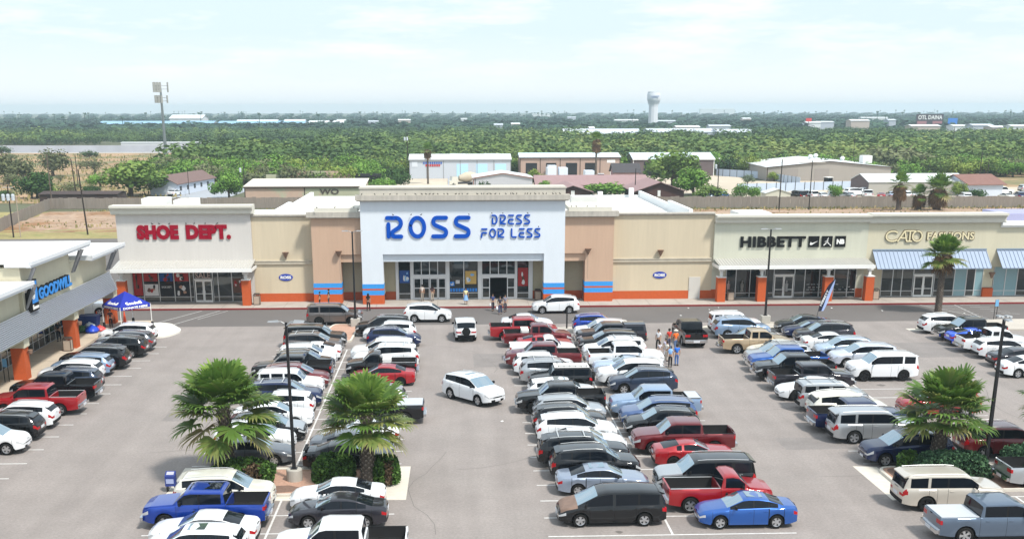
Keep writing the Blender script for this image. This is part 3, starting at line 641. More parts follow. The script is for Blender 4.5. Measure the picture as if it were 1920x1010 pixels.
# ---------- thrift shop on the left (long wall faces right)
b = empty('thrift_shop', 'thrift shop building on the left with grey corrugated canopy and blue wall letters', 'shop building', (-33, 80, 0))
WX = -32.0; XB = -62
mb = MB()
mb.box(XB, WX, 84.6, 95.6, 3.3, 8.1); mb.box(XB, WX-.3, 95.6, 106.6, 3.3, 6.95); mb.box(XB, WX-.3, 20, 84.6, 3.3, 6.8)
mb.box(XB, -34.7, 20, 106.4, .15, 3.299); part('wall', mb, m_cream, b)
def eave(y0, y1, zt, xo):
    mb = MB(); mb.box(XB, xo, y0, y1, zt-.16, zt); r = part('roof', mb, m_roof, b)
    e = MB(); e.box(xo-.35, xo+.02, y0-.02, y1+.02, zt-.42, zt-.162); e.box(xo-.02, xo+.10, y0-.06, y1+.06, zt-.24, zt+.03); e.box(xo-1.9, xo, y0-.06, y0, zt-.38, zt+.02); sub('fascia', e, mat('fascia', (.66,.68,.70), .6), r)
    return r
eave(84.3, 98.4, 8.55, -31.05); eave(98.6, 108.6, 7.25, -31.05); eave(20, 84.5, 7.15, -31.1)
for y, z in ((96.3, 8.1), (95.8, 8.1), (106.0, 7.0), (105.3,7.0), (85.0, 8.1), (84.85, 6.9)):
    mb = MB(); mb.add([(WX-.02,y,z-1.9),(WX+.14,y,z-1.9),(WX+1.05,y,z-.05),(WX+.75,y,z-.05),(WX-.02,y+.18,z-1.9),(WX+.14,y+.18,z-1.9),(WX+1.05,y+.18,z-.05),(WX+.75,y+.18,z-.05)], [(0,1,2,3),(7,6,5,4),(1,5,6,2),(0,3,7,4),(0,4,5,1)]); part('eave_bracket', mb, mat('bracket_grey', (.22,.22,.23), .6), b)
mb = MB(); n = 13                               # corrugated mansard over the walkway
for i in range(n):
    z1 = 4.9-(4.9-3.25)*i/n; z0 = 4.9-(4.9-3.25)*(i+1)/n; x1 = WX+.10+.62*i/n; x0 = WX+.10+.62*(i+1)/n
    mb.box(x1-.06, x1+.055, 20, 105.9, z0+.045, z1, 0); mb.box(x1-.06, x1-.01, 20, 105.88, z0, z0+.045, 1)
part('canopy', mb, [mat('canopy_metal', (.44,.47,.52), .4, .4), mat('canopy_groove', (.16,.17,.19), .6)], b)
mb = MB(); mb.box(-34.8, WX+.6, 20, 105.9, 3.15, 3.24); part('soffit', mb, m_cream, b)
for y in (46, 58, 70.3, 82.45, 94.0, 105.3):
    mb = MB(); mb.box(-32.55, -31.6, y, y+.95, .15, 2.54, 0); mb.box(-32.62, -31.5, y-.05, y+1.02, 2.54, 3.15, 1); c = part('column', mb, [m_brick, m_cream], b)
    mb = MB(); mb.lathe([(.05,-.25),(.16,-.15),(.2,.1),(.0,.12)], (-31.35, y+.6, 2.2), 8); sub('wall_light', mb, MATS['bronze'], c)
for i in range(24): bay_y = 52+i*2.1
def bay_x(root, y0, y1, x, z0, z1, rail):
    mb = MB(); t = .045; mb.box(x-.05, x+.05, y0, y0+t, z0, z1); mb.box(x-.05, x+.05, y1-t, y1, z0, z1)
    for zz_ in (z0, rail, z1-t): mb.box(x-.049, x+.049, y0+t, y1-t, zz_, zz_+t)
    w = part('window', mb, m_alu, root); g = MB(); g.box(x-.01, x+.01, y0+t, y1-t, z0+t, z1-t); sub('pane', g, m_glassd, w)
y = 60.0
while y < 103: bay_x(b, y, y+1.35, -34.62, .2, 3.1, .95); y += 1.35
m_gb = mat('azure_letters', (.03,.24,.66), .45)
put('sign_lettering', text_mesh('t', 'GOODWILL', blk, (86.9,94.75,5.30,6.28), WX, .30, .07, 'x'), b)
put('sign_lettering', text_mesh('t', 'GOODWILL', m_gb, (87.0,94.7,5.36,6.24), WX+.32, .04, .045, 'x'), b)
mb = MB(); mb.box(WX, WX+.45, 85.05, 86.5, 4.75, 7.05); sg = part('logo_box', mb, blk, b)
mb = MB(); mb.box(WX+.45, WX+.47, 85.2, 86.4, 5.35, 6.95); sub('logo_panel', mb, m_gb, sg)
mb = MB(); mb.add([(WX+.475,85.2,6.95),(WX+.475,85.2,5.75),(WX+.475,85.45,5.6),(WX+.475,85.75,5.7),(WX+.475,85.9,6.1),(WX+.475,85.9,6.95)], [(0,1,2,3,4,5)]); mb.box(WX+.45, WX+.47, 85.2, 86.4, 4.9, 5.1); mb.box(WX+.45,WX+.47,85.2,85.4,5.1,5.25); sub('logo_face', mb, m_white, sg)
put('logo_letter', text_mesh('t', 'g', blk, (85.32,85.8,5.95,6.75), WX+.478, .01, .03, 'x'), sg, world=False)
mb = MB(); mb.box(XB, -35, 20, 84, 7.2, 7.21)
# ---------------------------------------------------------------- vehicles
def paint(name, c, metal=.35, rough=.34): return mat('paint_'+name, c, rough, metal, coat=1.0, spec=.1 if max(c) < .1 else .3, n2=.03, n2s=.8)
PAINT = {k: paint(k, c, mt) for k, c, mt in (
 ('white',(.74,.76,.78),0),('black',(.004,.0045,.006),.1),('grey',(.10,.11,.13),.5),('brown',(.13,.115,.11),.6),('bluegrey',(.25,.35,.50),.4),('slate',(.03,.045,.08),.4),
 ('red',(.33,.006,.012),.2),('navy',(.008,.018,.07),.3),('darkred',(.13,.006,.010),.3),('cream',(.70,.68,.60),.1),('blue',(.004,.045,.33),.4),('blue2',(.012,.09,.36),.4),('silver',(.46,.48,.50),.7),
 ('silverwhite',(.62,.66,.74),.4),('charcoal',(.025,.024,.032),.3),('bluesilver',(.28,.33,.42),.5),('paleblue',(.45,.55,.68),.5),('steelblue',(.07,.12,.26),.5),('tan',(.50,.38,.25),.5),
 ('beige',(.58,.53,.46),.3),('bluesteel',(.10,.14,.20),.5),('brightblue',(.005,.09,.70),.2))}
m_tyre = mat('tyre', (.010,.010,.010), .85); m_rim = mat('alloy_rim', (.55,.56,.58), .3, .8); m_rimb = mat('black_rim', (.03,.03,.032), .35, .5)
m_wind = mat('windscreen_glass', (.40,.50,.56), .06, .85, spec=1, ior=1.7); m_side = mat('tinted_glass', (.006,.009,.014), .04, spec=.35, ior=1.45)
m_head = mat('headlight', (.62,.64,.66), .12, .3, coat=1); m_tail = mat('tail_light', (.38,.004,.008), .25, coat=.4); m_amb = mat('amber_lens', (.65,.18,.02), .3)
m_plast = mat('black_plastic', (.009,.009,.010), .6); m_chrome = mat('chrome', (.62,.63,.65), .12, 1); m_plate = mat('number_plate', (.62,.63,.66), .5)
m_bed = mat('bed_liner', (.016,.016,.017), .8); m_cover = mat('grey_vinyl', (.46,.49,.52), .6, n=.06, ns=2); m_seam = mat('panel_gap', (.01,.01,.011), .7)

def interp(pts, x):
    if x <= pts[0][0]: return pts[0][1]
    for (a, va), (b, vb) in zip(pts, pts[1:]):
        if x <= b: return va+(vb-va)*(x-a)/(b-a) if b > a else vb
    return pts[-1][1]
def smooth(pts, x, r=.07):
    return sum(interp(pts, x+d*r) for d in (-1,-.5,0,.5,1))/5

SPEC = {
 'sed': dict(L=4.82, W=1.84, xf=1.42, xr=-1.36, R=.335, top=[(-2.41,.92),(-2.33,1.05),(-1.72,1.10),(-.98,1.36),(-.5,1.44),(.05,1.45),(.32,1.41),(1.08,1.02),(1.9,.92),(2.25,.82),(2.41,.68)],
   belt=[(-2.41,.84),(-2.2,.98),(-1.5,1.01),(.9,.95),(1.9,.84),(2.25,.75),(2.41,.62)], wr=.60, win=[(-1.42,-.98),(-.93,-.25),(-.17,.95)], ws=(.32,1.08), rw=(-1.72,-.98), side=.2),
 'cpe': dict(L=4.75, W=1.88, xf=1.45, xr=-1.32, R=.345, top=[(-2.37,.95),(-2.3,1.07),(-1.95,1.10),(-1.0,1.32),(-.45,1.38),(0,1.37),(.82,1.0),(2.0,.93),(2.3,.82),(2.37,.66)],
   belt=[(-2.37,.86),(-2.2,1.0),(-1.4,1.02),(.7,.93),(2.0,.86),(2.37,.62)], wr=.56, win=[(-1.15,-.85),(-.72,.68)], ws=(.0,.82), rw=(-1.9,-1.0), side=.2),
 'suv': dict(L=4.66, W=1.87, xf=1.40, xr=-1.30, R=.36, top=[(-2.33,.98),(-2.24,1.20),(-1.90,1.50),(-1.70,1.57),(-.9,1.65),(.0,1.67),(.45,1.60),(1.24,1.12),(2.0,1.02),(2.25,.92),(2.33,.76)],
   belt=[(-2.33,.94),(-2.2,1.15),(-1.6,1.19),(1.0,1.05),(2.0,.94),(2.33,.68)], wr=.62, win=[(-1.78,-1.34),(-1.26,-.32),(-.24,1.05)], ws=(.45,1.24), rw=(-2.25,-1.90), side=.26, clad=1),
 'suvm': dict(L=5.0, W=1.96, xf=1.5, xr=-1.42, R=.38, top=[(-2.5,1.0),(-2.42,1.25),(-2.12,1.60),(-1.95,1.68),(-1,1.77),(.1,1.78),(.55,1.70),(1.34,1.19),(2.2,1.09),(2.42,1.0),(2.5,.82)],
   belt=[(-2.5,.97),(-2.38,1.20),(-1.8,1.26),(1.1,1.12),(2.2,1.02),(2.5,.74)], wr=.66, win=[(-1.98,-1.42),(-1.34,-.42),(-.34,1.15)], ws=(.55,1.34), rw=(-2.43,-2.12), side=.28, clad=0),
 'suvl': dict(L=5.22, W=2.03, xf=1.58, xr=-1.42, R=.40, top=[(-2.61,1.05),(-2.56,1.25),(-2.44,1.76),(-2.34,1.87),(-1.2,1.92),(.35,1.91),(.72,1.83),(1.32,1.28),(2.3,1.19),(2.54,1.10),(2.61,.9)],
   belt=[(-2.61,1.0),(-2.5,1.22),(1.15,1.20),(2.3,1.11),(2.61,.84)], wr=.72, win=[(-2.28,-1.42),(-1.28,-.46),(-.36,1.12)], ws=(.72,1.32), rw=(-2.57,-2.4), side=.30, clad=0),
 'suvb': dict(L=4.45, W=1.86, xf=1.32, xr=-1.28, R=.37, top=[(-2.22,1.05),(-2.18,1.28),(-2.06,1.70),(-1.98,1.78),(-1,1.82),(.3,1.80),(.55,1.74),(1.0,1.22),(1.95,1.12),(2.15,1.02),(2.22,.82)],
   belt=[(-2.22,1.0),(-2.1,1.16),(.9,1.14),(1.95,1.02),(2.22,.76)], wr=.68, win=[(-1.95,-1.32),(-1.2,-.42),(-.3,.85)], ws=(.55,1.0), rw=(-2.19,-2.04), side=.26, clad=1),
 'hum': dict(L=4.74, W=2.0, xf=1.42, xr=-1.42, R=.42, top=[(-2.37,1.15),(-2.35,1.35),(-2.28,1.84),(-2.2,1.88),(-1,1.90),(.45,1.88),(.62,1.82),(.92,1.36),(1.9,1.28),(2.3,1.2),(2.37,1.0)],
   belt=[(-2.37,1.1),(-2.3,1.32),(.85,1.30),(2.2,1.2),(2.37,.9)], wr=.80, win=[(-2.1,-1.4),(-1.2,-.48),(-.25,.72)], ws=(.62,.92), rw=(-2.36,-2.28), side=.34, clad=1),
 'fj': dict(L=4.66, W=1.9, xf=1.36, xr=-1.3, R=.41, top=[(-2.33,1.12),(-2.3,1.32),(-2.22,1.76),(-2.1,1.82),(-1,1.84),(.3,1.82),(.52,1.76),(.82,1.30),(1.8,1.20),(2.22,1.1),(2.33,.9)],
   belt=[(-2.33,1.06),(-2.2,1.24),(.8,1.22),(1.8,1.1),(2.33,.84)], wr=.70, win=[(-2.05,-1.0),(-.93,-.2),(-.1,.66)], ws=(.52,.82), rw=(-2.31,-2.22), side=.32, clad=1),
 'jeep': dict(L=4.3, W=1.86, xf=1.3, xr=-1.2, R=.42, top=[(-2.0,1.1),(-1.98,1.25),(-1.93,1.80),(-1.8,1.84),(0,1.84),(.45,1.80),(.62,1.28),(.8,1.20),(1.9,1.12),(2.15,1.02),(2.15,.9)],
   belt=[(-2.0,1.05),(-1.9,1.18),(.7,1.18),(1.9,1.05),(2.15,.9)], wr=.72, win=[(-1.8,-.9),(-.8,-.05),(.03,.55)], ws=(.45,.62), rw=(-1.99,-1.9), side=.36, clad=1),
 'van': dict(L=5.14, W=2.0, xf=1.55, xr=-1.5, R=.345, top=[(-2.57,.98),(-2.5,1.25),(-2.35,1.6),(-2.2,1.70),(-1.4,1.76),(.3,1.75),(.75,1.64),(1.68,1.10),(2.25,.95),(2.48,.85),(2.57,.7)],
   belt=[(-2.57,.92),(-2.4,1.06),(1.5,1.0),(2.2,.86),(2.57,.62)], wr=.68, win=[(-2.2,-1.28),(-1.18,-.12),(.02,1.32)], ws=(.75,1.68), rw=(-2.52,-2.32), side=.20, clad=0),
}
def pickup(L, cab0, win, xf, xr, open_=1, rail=1.26):
    h = L/2; 
    top = [(-h,rail-.04),(-h+.07,rail),(-h+.10,rail if not open_ else .78),(cab0-.12,rail if not open_ else .78),(cab0-.10,rail),(cab0-.05,rail+.02),(cab0+.03,1.80),(cab0+.16,1.90),(.55,1.92),(.85,1.84),(1.42,1.30),(h-.45,1.21),(h-.1,1.12),(h,.95)]
    return dict(L=L, W=2.02, xf=xf, xr=xr, R=.41, top=top, belt=[(-h,rail),(cab0-.1,rail),(cab0,rail-.02),(1.3,1.22),(h-.4,1.13),(h,.86)], wr=.72, win=win, ws=(.85,1.42), rw=(cab0-.05,cab0+.03), side=.34, clad=0, bed=(-h+.1,cab0-.12), sharp=1)
SPEC['pkc'] = pickup(5.86, -1.02, [(-.88,.12),(.22,1.18)], 1.83, -1.72)
SPEC['pke'] = pickup(5.7, -.62, [(-.48,.02),(.14,1.15)], 1.75, -1.68)
SPEC['pks'] = pickup(5.25, .02, [(.18,1.15)], 1.62, -1.55)
SPEC['pksc'] = pickup(5.3, .02, [(.18,1.15)], 1.62, -1.55, 0)
SPEC['pkcc'] = pickup(5.86, -1.02, [(-.88,.12),(.22,1.18)], 1.83, -1.72, 0)
VAR = {'pkcr': ('pkc',{'bedrails':1}), 'pkt': ('pke',{'toolbox':1}), 'pkch': ('pkc',{'halfcover':1}), 'pkcamp': ('pkc',{'camper':1}), 'suvr': ('suvm',{'rack':1}), 'suvs': ('suv',{'sun':1}),
       'suv': ('suv',{'rails':1}), 'suvm': ('suvm',{'rails':1}), 'suvl': ('suvl',{'rails':1}), 'suvb': ('suvb',{'rails':1}), 'hum': ('hum',{'rack':1,'spare':1}), 'fj': ('fj',{'basket':1,'spare':1}), 'jeep': ('jeep',{'spare':1}),
       'suvd': ('suvm',{'sun':1,'rails':1}), 'pkcc': ('pkcc',{'cover':1}), 'pksc': ('pksc',{}), 'pks1': ('pks',{'toolbox':1}), 'seds': ('sed',{'sun':1}), 'sedw': ('sed',{'spoiler':1}), 'pkcg': ('pkc',{'glassroof':1}), 'pkroll': ('pke',{'rollbar':1})}

def wheel_mesh(R, w, rimm):
    mb = MB(); r = R
    mb.lathe([(r*.66,-w/2),(r*.90,-w/2),(r*.985,-w/2+.03),(r,-w/2+.06),(r,w/2-.06),(r*.985,w/2-.03),(r*.90,w/2),(r*.66,w/2)], n=20, axis='y')
    tyre = mb.mesh('tyre', [m_tyre], True)
    mb = MB(); rr = r*.67
    mb.lathe([(rr,-.02),(rr,w/2-.012),(rr*.9,w/2-.02),(rr*.88,w/2-.07),(rr*.86,-.02)], n=20, axis='y', mi=0)
    mb.lathe([(0,w/2-.11),(rr*.87,w/2-.11)], n=20, axis='y', mi=1)
    for k in range(5):
        a = 2*PI*k/5
        for s in (-1, 1):
            a1 = a+s*.13; ca, sa = math.cos(a1), math.sin(a1); q = Vector((-sa, 0, ca))
            p0 = Vector((ca*rr*.16, w/2-.03, sa*rr*.16)); p1 = Vector((ca*rr*.91, w/2-.035, sa*rr*.91)); w0, w1 = .032, .042; d = Vector((0,-.05,0))
            vs = [p0-q*w0, p0+q*w0, p1+q*w1, p1-q*w1]; mb.add(vs+[v+d for v in vs], [(0,1,2,3),(0,3,7,4),(1,5,6,2)], 0)
    mb.lathe([(rr*.2,w/2-.05),(rr*.2,w/2-.02),(0,w/2-.015)], n=10, axis='y')
    return tyre, mb.mesh('rim', [rimm, m_plast], True)
WHEELS = {}
def build_car(kind):
    basek, opt = VAR.get(kind, (kind, {})); S = SPEC[basek]
    Lh = S['L']/2; W2 = S['W']/2; R = S['R']; Ra = R+.075; xf, xr = S['xf'], S['xr']; sharp = S.get('sharp'); sill = S['side']
    # stations
    xs = set([-Lh, Lh, -Lh+.03, Lh-.03, -Lh+.1, Lh-.1, -Lh+.22, Lh-.22, -Lh+.42, Lh-.42])
    for xa in (xf, xr):
        for t in (1.0, .995, .95, .84, .64, .36, 0): xs.add(xa+Ra*t); xs.add(xa-Ra*t)
    for p in S['top']: xs.add(p[0])
    for a, b_ in S['win']: xs.add(a); xs.add(b_)
    xs.add(S['ws'][0]); xs.add(S['ws'][1]); x = -Lh
    while x < Lh: xs.add(round(x, 3)); x += .24
    seams = []
    for a, b_ in zip(S['win'], S['win'][1:]): seams.append((a[1]+b_[0])/2)
    seams.append(min(S['win'][-1][1]+.08, xf-Ra-.03)); 
    if 'bed' in S: seams.append(S['bed'][1]+.06)
    xs = sorted(v for v in xs if -Lh <= v <= Lh); o = [xs[0]]
    for v in xs[1:]:
        if v-o[-1] > .007: o.append(v)
    xs = o
    for s in seams:
        xs = [v for v in xs if abs(v-s) > .02 or any(abs(v-q) < .004 for q in [p[0] for p in S['top']])]+[s-.008, s+.008]
    xs = sorted(set(xs))
    def wid(x):
        t = (Lh-abs(x))/.62
        k = 1-.26*(max(0, 1-t))**2.4 if x > 0 else 1-.17*(max(0, 1-t))**2.6
        if sharp and x < 0: k = 1-.03*max(0, 1-t)
        return W2*k*(1-.02*(abs(x)/Lh)**2)
    def bot(x):
        e = Lh-abs(x); z = sill+.02+(max(0, .55-e))*.16
        for xa in (xf, xr):
            d = abs(x-xa)
            if d < Ra-.0005: z = max(z, R+math.sqrt(max(0, Ra*Ra-d*d))*1.0)
        return z
    topf = (lambda x: interp(S['top'], x)) if sharp else (lambda x: smooth(S['top'], x, .05))
    def section(x):
        w = wid(x); b = bot(x); s = smooth(S['belt'], x, .05) if not sharp else interp(S['belt'], x); t = topf(x); h = t-s; b = min(b, s-.08)
        wr = S['wr']*W2*1.06 if S['wr'] < 1 else S['wr']
        pts = [(w*.86, b), (w*.985, b+.015)]
        for f, k in ((.36,1.0),(.64,.998),(.88,.982)): pts.append((w*k, b+f*(s-b)))
        pts.append((w*.945, s)); 
        if h < -.05:
            zi = t; pts += [(w*.925, s+.012),(w*.875,s+.012),(w*.86,zi+.02),(w*.85,zi),(w*.5,zi),(w*.25,zi),(0,zi)]
        else:
            h = max(h, .0)
            def g(u): return w*.915*(1-u)+wr*u*w/W2*1.18
            pts += [(w*.925, s+.012), (g(.06), s+.012+.06*h), (g(.84), s+.84*h), (g(.93)-.012, s+.93*h), (g(1)*.90, s+.985*h), (g(1)*.5, t+.012), (0, t+.018)]
        return [(x, y, z) for y, z in pts]
    secs = [section(x) for x in xs]; n = 13
    parts = {}
    def G(nm): return parts.setdefault(nm, MB())
    def inr(x, rg, e=.001): return rg[0]-e <= x <= rg[1]+e
    for i in range(len(xs)-1):
        a, b_ = secs[i], secs[i+1]; xm = (xs[i]+xs[i+1])/2; dx = xs[i+1]-xs[i]; hh = topf(xm)-interp(S['belt'], xm)
        for side in (1, -1):
            for j in range(n-1):
                q = [a[j], b_[j], b_[j+1], a[j+1]]; q = [(p[0], p[1]*side, p[2]) for p in q]
                if side == 1: q = q[::-1]          # outward normals
                nm, mi = 'body', 0
                win = [k for k, r in enumerate(S['win']) if inr(xm, r)]
                inbed = 'bed' in S and S['bed'][0]-.01 < xm < S['bed'][1]+.01 and hh < -.05
                if inbed and j >= 6: nm = 'bed'
                elif j == 7 and win and hh > .10: nm = ('side_window', win[0], side)
                elif j == 7 and hh > .1 and any(r1[1] < xm < r2_[0] and r2_[0]-r1[1] < .115 for r1, r2_ in zip(S['win'], S['win'][1:])): nm = ('window_pillar', side)
                elif j >= 9 and inr(xm, S['ws']): nm = 'windscreen'
                elif j >= 9 and inr(xm, S['rw']) : nm = 'rear_window'
                elif j >= 6 and xm > S['ws'][1]+.01 and xm < Lh-.06: nm = 'hood'
                elif j == 3 and xm > Lh-.34: nm = ('headlight', side)
                elif j == 3 and xm < -Lh+(.20 if not sharp else .16): nm = ('tail_light', side)
                elif j == 4 and xm < -Lh+.14 and S['L'] > 4.9 and not sharp: nm = ('tail_light', side)
                elif j in (0,) or (j == 1 and S.get('clad') and (bot(xm) > sill+.1 or True) and j == 1 and False): nm = 'lower_trim'
                elif abs(dx-.016) < .003 and 1 <= j <= 5: mi = 1
                elif j in (8,) and win and hh > .1: mi = 0
                G(nm).add(q, [(0,1,2,3)], mi)
    # end caps
    for e, sec in ((0, secs[0]), (1, secs[-1])):
        sg = 1 if e else -1; cols = [-1,-.8,-.56,-.3,0,.3,.56,.8,1]
        def P(j, c):
            x, y, z = sec[j]; return (x+sg*.045*(1-c*c), y*c, z)
        for j in range(n-2):
            for k in range(8):
                c0, c1 = cols[k], cols[k+1]; cm = abs(c0+c1)/2; sd_ = 1 if c0+c1 > 0 else -1
                q = [P(j,c0), P(j,c1), P(j+1,c1), P(j+1,c0)]
                if not e: q = q[::-1]
                nm = 'body'
                if e:
                    if j == 3: nm = ('headlight', sd_) if cm > .56 else 'grille'
                    elif j == 2: nm = 'grille' if cm < .5 and sharp else 'body'
                    elif j in (0, 1): nm = 'lower_grille' if cm < .8 else 'body'
                else:
                    if j == 3 and cm > .62: nm = ('tail_light', sd_)
                    elif j == 3 and cm > .8: nm = ('tail_light', sd_)
                    elif j in (0, 1): nm = 'rear_bumper'
                G(nm).add(q, [(0,1,2,3)])
    root = bpy.data.objects.new('parked_car', None); COL.objects.link(root)
    def addp(nm, mb, mats, label=None, smooth=True, parent=None):
        if not mb.v: return None
        me = mb.mesh(nm, mats if isinstance(mats, list) else [mats], False)
        if smooth:
            import bmesh
            bm = bmesh.new(); bm.from_mesh(me); bmesh.ops.remove_doubles(bm, verts=bm.verts, dist=.0008); bm.to_mesh(me); bm.free()
            me.polygons.foreach_set('use_smooth', [True]*len(me.polygons)); me.set_sharp_from_angle(angle=R_(32)); me.update()
        o = bpy.data.objects.new(nm, me); COL.objects.link(o); o.parent = parent or root
        if label: o['label'] = label
        return o
    body = addp('body', parts.pop('body'), [PAINT['white'], m_seam])
    MT = {'hood': PAINT['white'], 'window_pillar': m_plast, 'windscreen': m_wind, 'rear_window': m_side, 'side_window': m_side, 'headlight': m_head, 'tail_light': m_tail, 'grille': m_plast, 'lower_grille': m_plast, 'rear_bumper': m_plast if S.get('clad') or not sharp else m_chrome, 'lower_trim': m_plast, 'bed': m_bed}
    for key, mb in parts.items():
        nm = key if isinstance(key, str) else key[0]; addp(nm, mb, MT[nm])
    # dark chassis that fills the underside and wheel housings
    mb = MB(); mb.box(-Lh+.25, Lh-.25, -W2+.30, W2-.30, sill-.02, .66); mb.box(xr+Ra+.02, xf-Ra-.02, -W2+.1, W2-.1, sill-.01, sill+.25); addp('chassis', mb, m_plast, smooth=False)
    # bumper details
    if sharp:
        mb = MB(); mb.box(Lh-.03, Lh+.11, -W2*.86, W2*.86, .46, .66); addp('front_bumper', mb, m_chrome, smooth=False)
        mb = MB(); mb.box(-Lh-.16, -Lh+.02, -W2*.88, W2*.88, .50, .68); addp('rear_bumper', mb, m_chrome, smooth=False)
        mb = MB(); zb = interp(S['belt'], -Lh+.3)
        if basek in ('pkc','pke','pks'):
            b0, b1 = S['bed']
            for s in (-1, 1):
                mb = MB(); mb.box(b0-.03, b1+.02, s*W2*.865, s*W2*.94, zb+.012, zb+.03); addp('bed_rail', mb, m_alu if opt.get('bedrails') or basek == 'pks' else m_plast, smooth=False)
    mb = MB(); mb.box(-Lh-.06, -Lh-.043, -.26, .26, .72 if not sharp else .56, .88 if not sharp else .70)
    if sharp: mb = MB(); mb.box(-Lh-.175, -Lh-.162, -.26, .26, .52, .67)
    addp('number_plate', mb, m_plate, smooth=False)
    mb = MB(); mb.box(Lh+.048, Lh+.06, -.24, .24, .40 if not sharp else .50, .52 if not sharp else .62); addp('number_plate', mb, m_plate, smooth=False)
    zg = interp(S['belt'], Lh-.05)*.80+.04; 
    for dz_ in ((-.05,.06) if sharp else (.03,)): mb = MB(); mb.box(Lh+.03, Lh+.062, -W2*.40, W2*.40, zg+dz_-.015, zg+dz_+.015); addp('grille_bar', mb, m_chrome, smooth=False)
    # mirrors
    xm = S['ws'][1]-.42; zb = interp(S['belt'], xm); yw = wid(xm)
    for s in (-1, 1):
        mb = MB(); mb.add([(xm+dx, s*(yw*.93+dy), zb+.06+dz) for dx, dy, dz in ((0,0,0),(.10,.06,.0),(.10,.22,.01),(.0,.24,.0),(-.02,.02,.0),(.0,.04,.16),(.08,.08,.15),(.07,.2,.15),(.0,.22,.16),(-.02,.04,.1))], [(0,1,6,5),(1,2,7,6),(2,3,8,7),(3,0,5,8),(5,6,7,8),(0,3,2,1)])
        addp('mirror', mb, m_plast, smooth=False)
    # roof equipment
    x0r, x1r = S['rw'][1]+.15, S['ws'][0]-.1; zt = lambda x: topf(x); yr = S['wr']*W2*1.06*.98
    if opt.get('rails'):
        for s in (-1, 1):
            mb = MB(); mb.path([(x, s*yr*1.02, zt(x)+.035) for x in np.linspace(x0r+.1, x1r-.1, 7)], .018, 6); addp('roof_rail', mb, m_alu, smooth=False)
    if opt.get('rack'):
        for s in (-1, 1):
            mb = MB(); mb.path([(x, s*yr, zt(x)+.05) for x in np.linspace(x0r+.1, x1r-.1, 7)], .02, 6); addp('roof_rail', mb, m_alu, smooth=False)
        for x in (x0r+.55, x1r-.45):
            mb = MB(); mb.box(x-.03, x+.03, -yr, yr, zt(x)+.06, zt(x)+.10); addp('roof_bar', mb, m_alu, smooth=False)
    if opt.get('basket'):
        mb = MB()
        for s in (-1, 1): mb.path([(x0r+.1, s*yr, zt(x0r)+.14), (x1r-.2, s*yr, zt(x1r-.2)+.14)], .02, 6)
        for x in np.linspace(x0r+.15, x1r-.25, 6): mb.path([(x,-yr,zt(x)+.05),(x,-yr,zt(x)+.14),(x,yr,zt(x)+.14),(x,yr,zt(x)+.05)], .014, 5)
        addp('roof_rack', mb, m_plast, smooth=False)
        mb = MB(); mb.box(x0r-.02, x1r+.02, -yr*1.05, yr*1.05, 1.835, 1.875); addp('roof', mb, m_white, smooth=False)
    if opt.get('sun'):
        a, b_ = x1r-.95, x1r-.15; mb = MB(); mb.add([(a,-.4,zt(a)+.032),(b_,-.4,zt(b_)+.03),(b_,.4,zt(b_)+.03),(a,.4,zt(a)+.032)], [(0,1,2,3)]); addp('sunroof', mb, m_wind, smooth=False)
    if opt.get('glassroof'):
        a, b_ = x0r+.05, x1r-.05; mb = MB(); mb.add([(a,-.5,zt(a)+.034),(b_,-.5,zt(b_)+.034),(b_,.5,zt(b_)+.034),(a,.5,zt(a)+.034)], [(0,1,2,3)]); addp('sunroof', mb, m_side, smooth=False)
    if opt.get('spoiler'):
        mb = MB(); mb.box(-Lh+.03, -Lh+.22, -.62, .62, 1.13, 1.16); mb.box(-Lh+.1,-Lh+.16,-.5,-.45,1.05,1.13); mb.box(-Lh+.1,-Lh+.16,.45,.5,1.05,1.13); addp('spoiler', mb, m_plast, smooth=False)
    if basek in ('suv','suvm','suvl','van','suvb'):
        x = S['rw'][1]; mb = MB(); mb.add([(x-.16,-yr*.95,zt(x)-.0),(x+.12,-yr*.95,zt(x+.12)+.03),(x+.12,yr*.95,zt(x+.12)+.03),(x-.16,yr*.95,zt(x)-.0),(x-.16,-yr*.95,zt(x)-.05),(x+.05,-yr*.95,zt(x)-.05),(x+.05,yr*.95,zt(x)-.05),(x-.16,yr*.95,zt(x)-.05)], [(0,1,2,3),(0,3,7,4),(0,4,5,1),(3,2,6,7)]); sp = addp('spoiler', mb, PAINT['white'], smooth=False); sp['paint'] = 1
    if opt.get('spare'):
        mb = MB(); r = .36; mb.v = []; 
        mb.lathe([(0,-.1),(r*.9,-.1),(r,-.05),(r,.05),(r*.92,.11),(r*.6,.12),(0,.12)], n=18, axis='y'); mb.v = [(-Lh-.14-p[1], p[0], p[2]+1.0) for p in mb.v]; addp('spare_wheel', mb, m_tyre)
    if opt.get('toolbox'):
        b0, b1 = S['bed']; mb = MB(); mb.box(b1-.62, b1-.04, -.80, .80, 1.05, 1.48); mb.box(b1-.64, b1-.02, -.82, .82, 1.40, 1.50); addp('toolbox', mb, m_white, smooth=False)
    if opt.get('cover'):
        b0 = S['bed'][0]; b1 = S['bed'][1]; mb = MB(); mb.box(b0-.04, b1+.03, -W2*.86, W2*.86, 1.262, 1.31); addp('bed_cover', mb, m_cover, smooth=False)
    if opt.get('halfcover'):
        b0, b1 = S['bed']; mb = MB(); mb.box(b0-.04, b0+.75, -W2*.86, W2*.86, 1.28, 1.33); addp('bed_cover', mb, m_cover, smooth=False)
        mb = MB(); 
        for k in range(4): mb.box(b0+.85+.2*k, b0+.92+.2*k, -.6, .6, .85, 1.25-.08*k)
        addp('cargo', mb, m_dgrey, smooth=False)
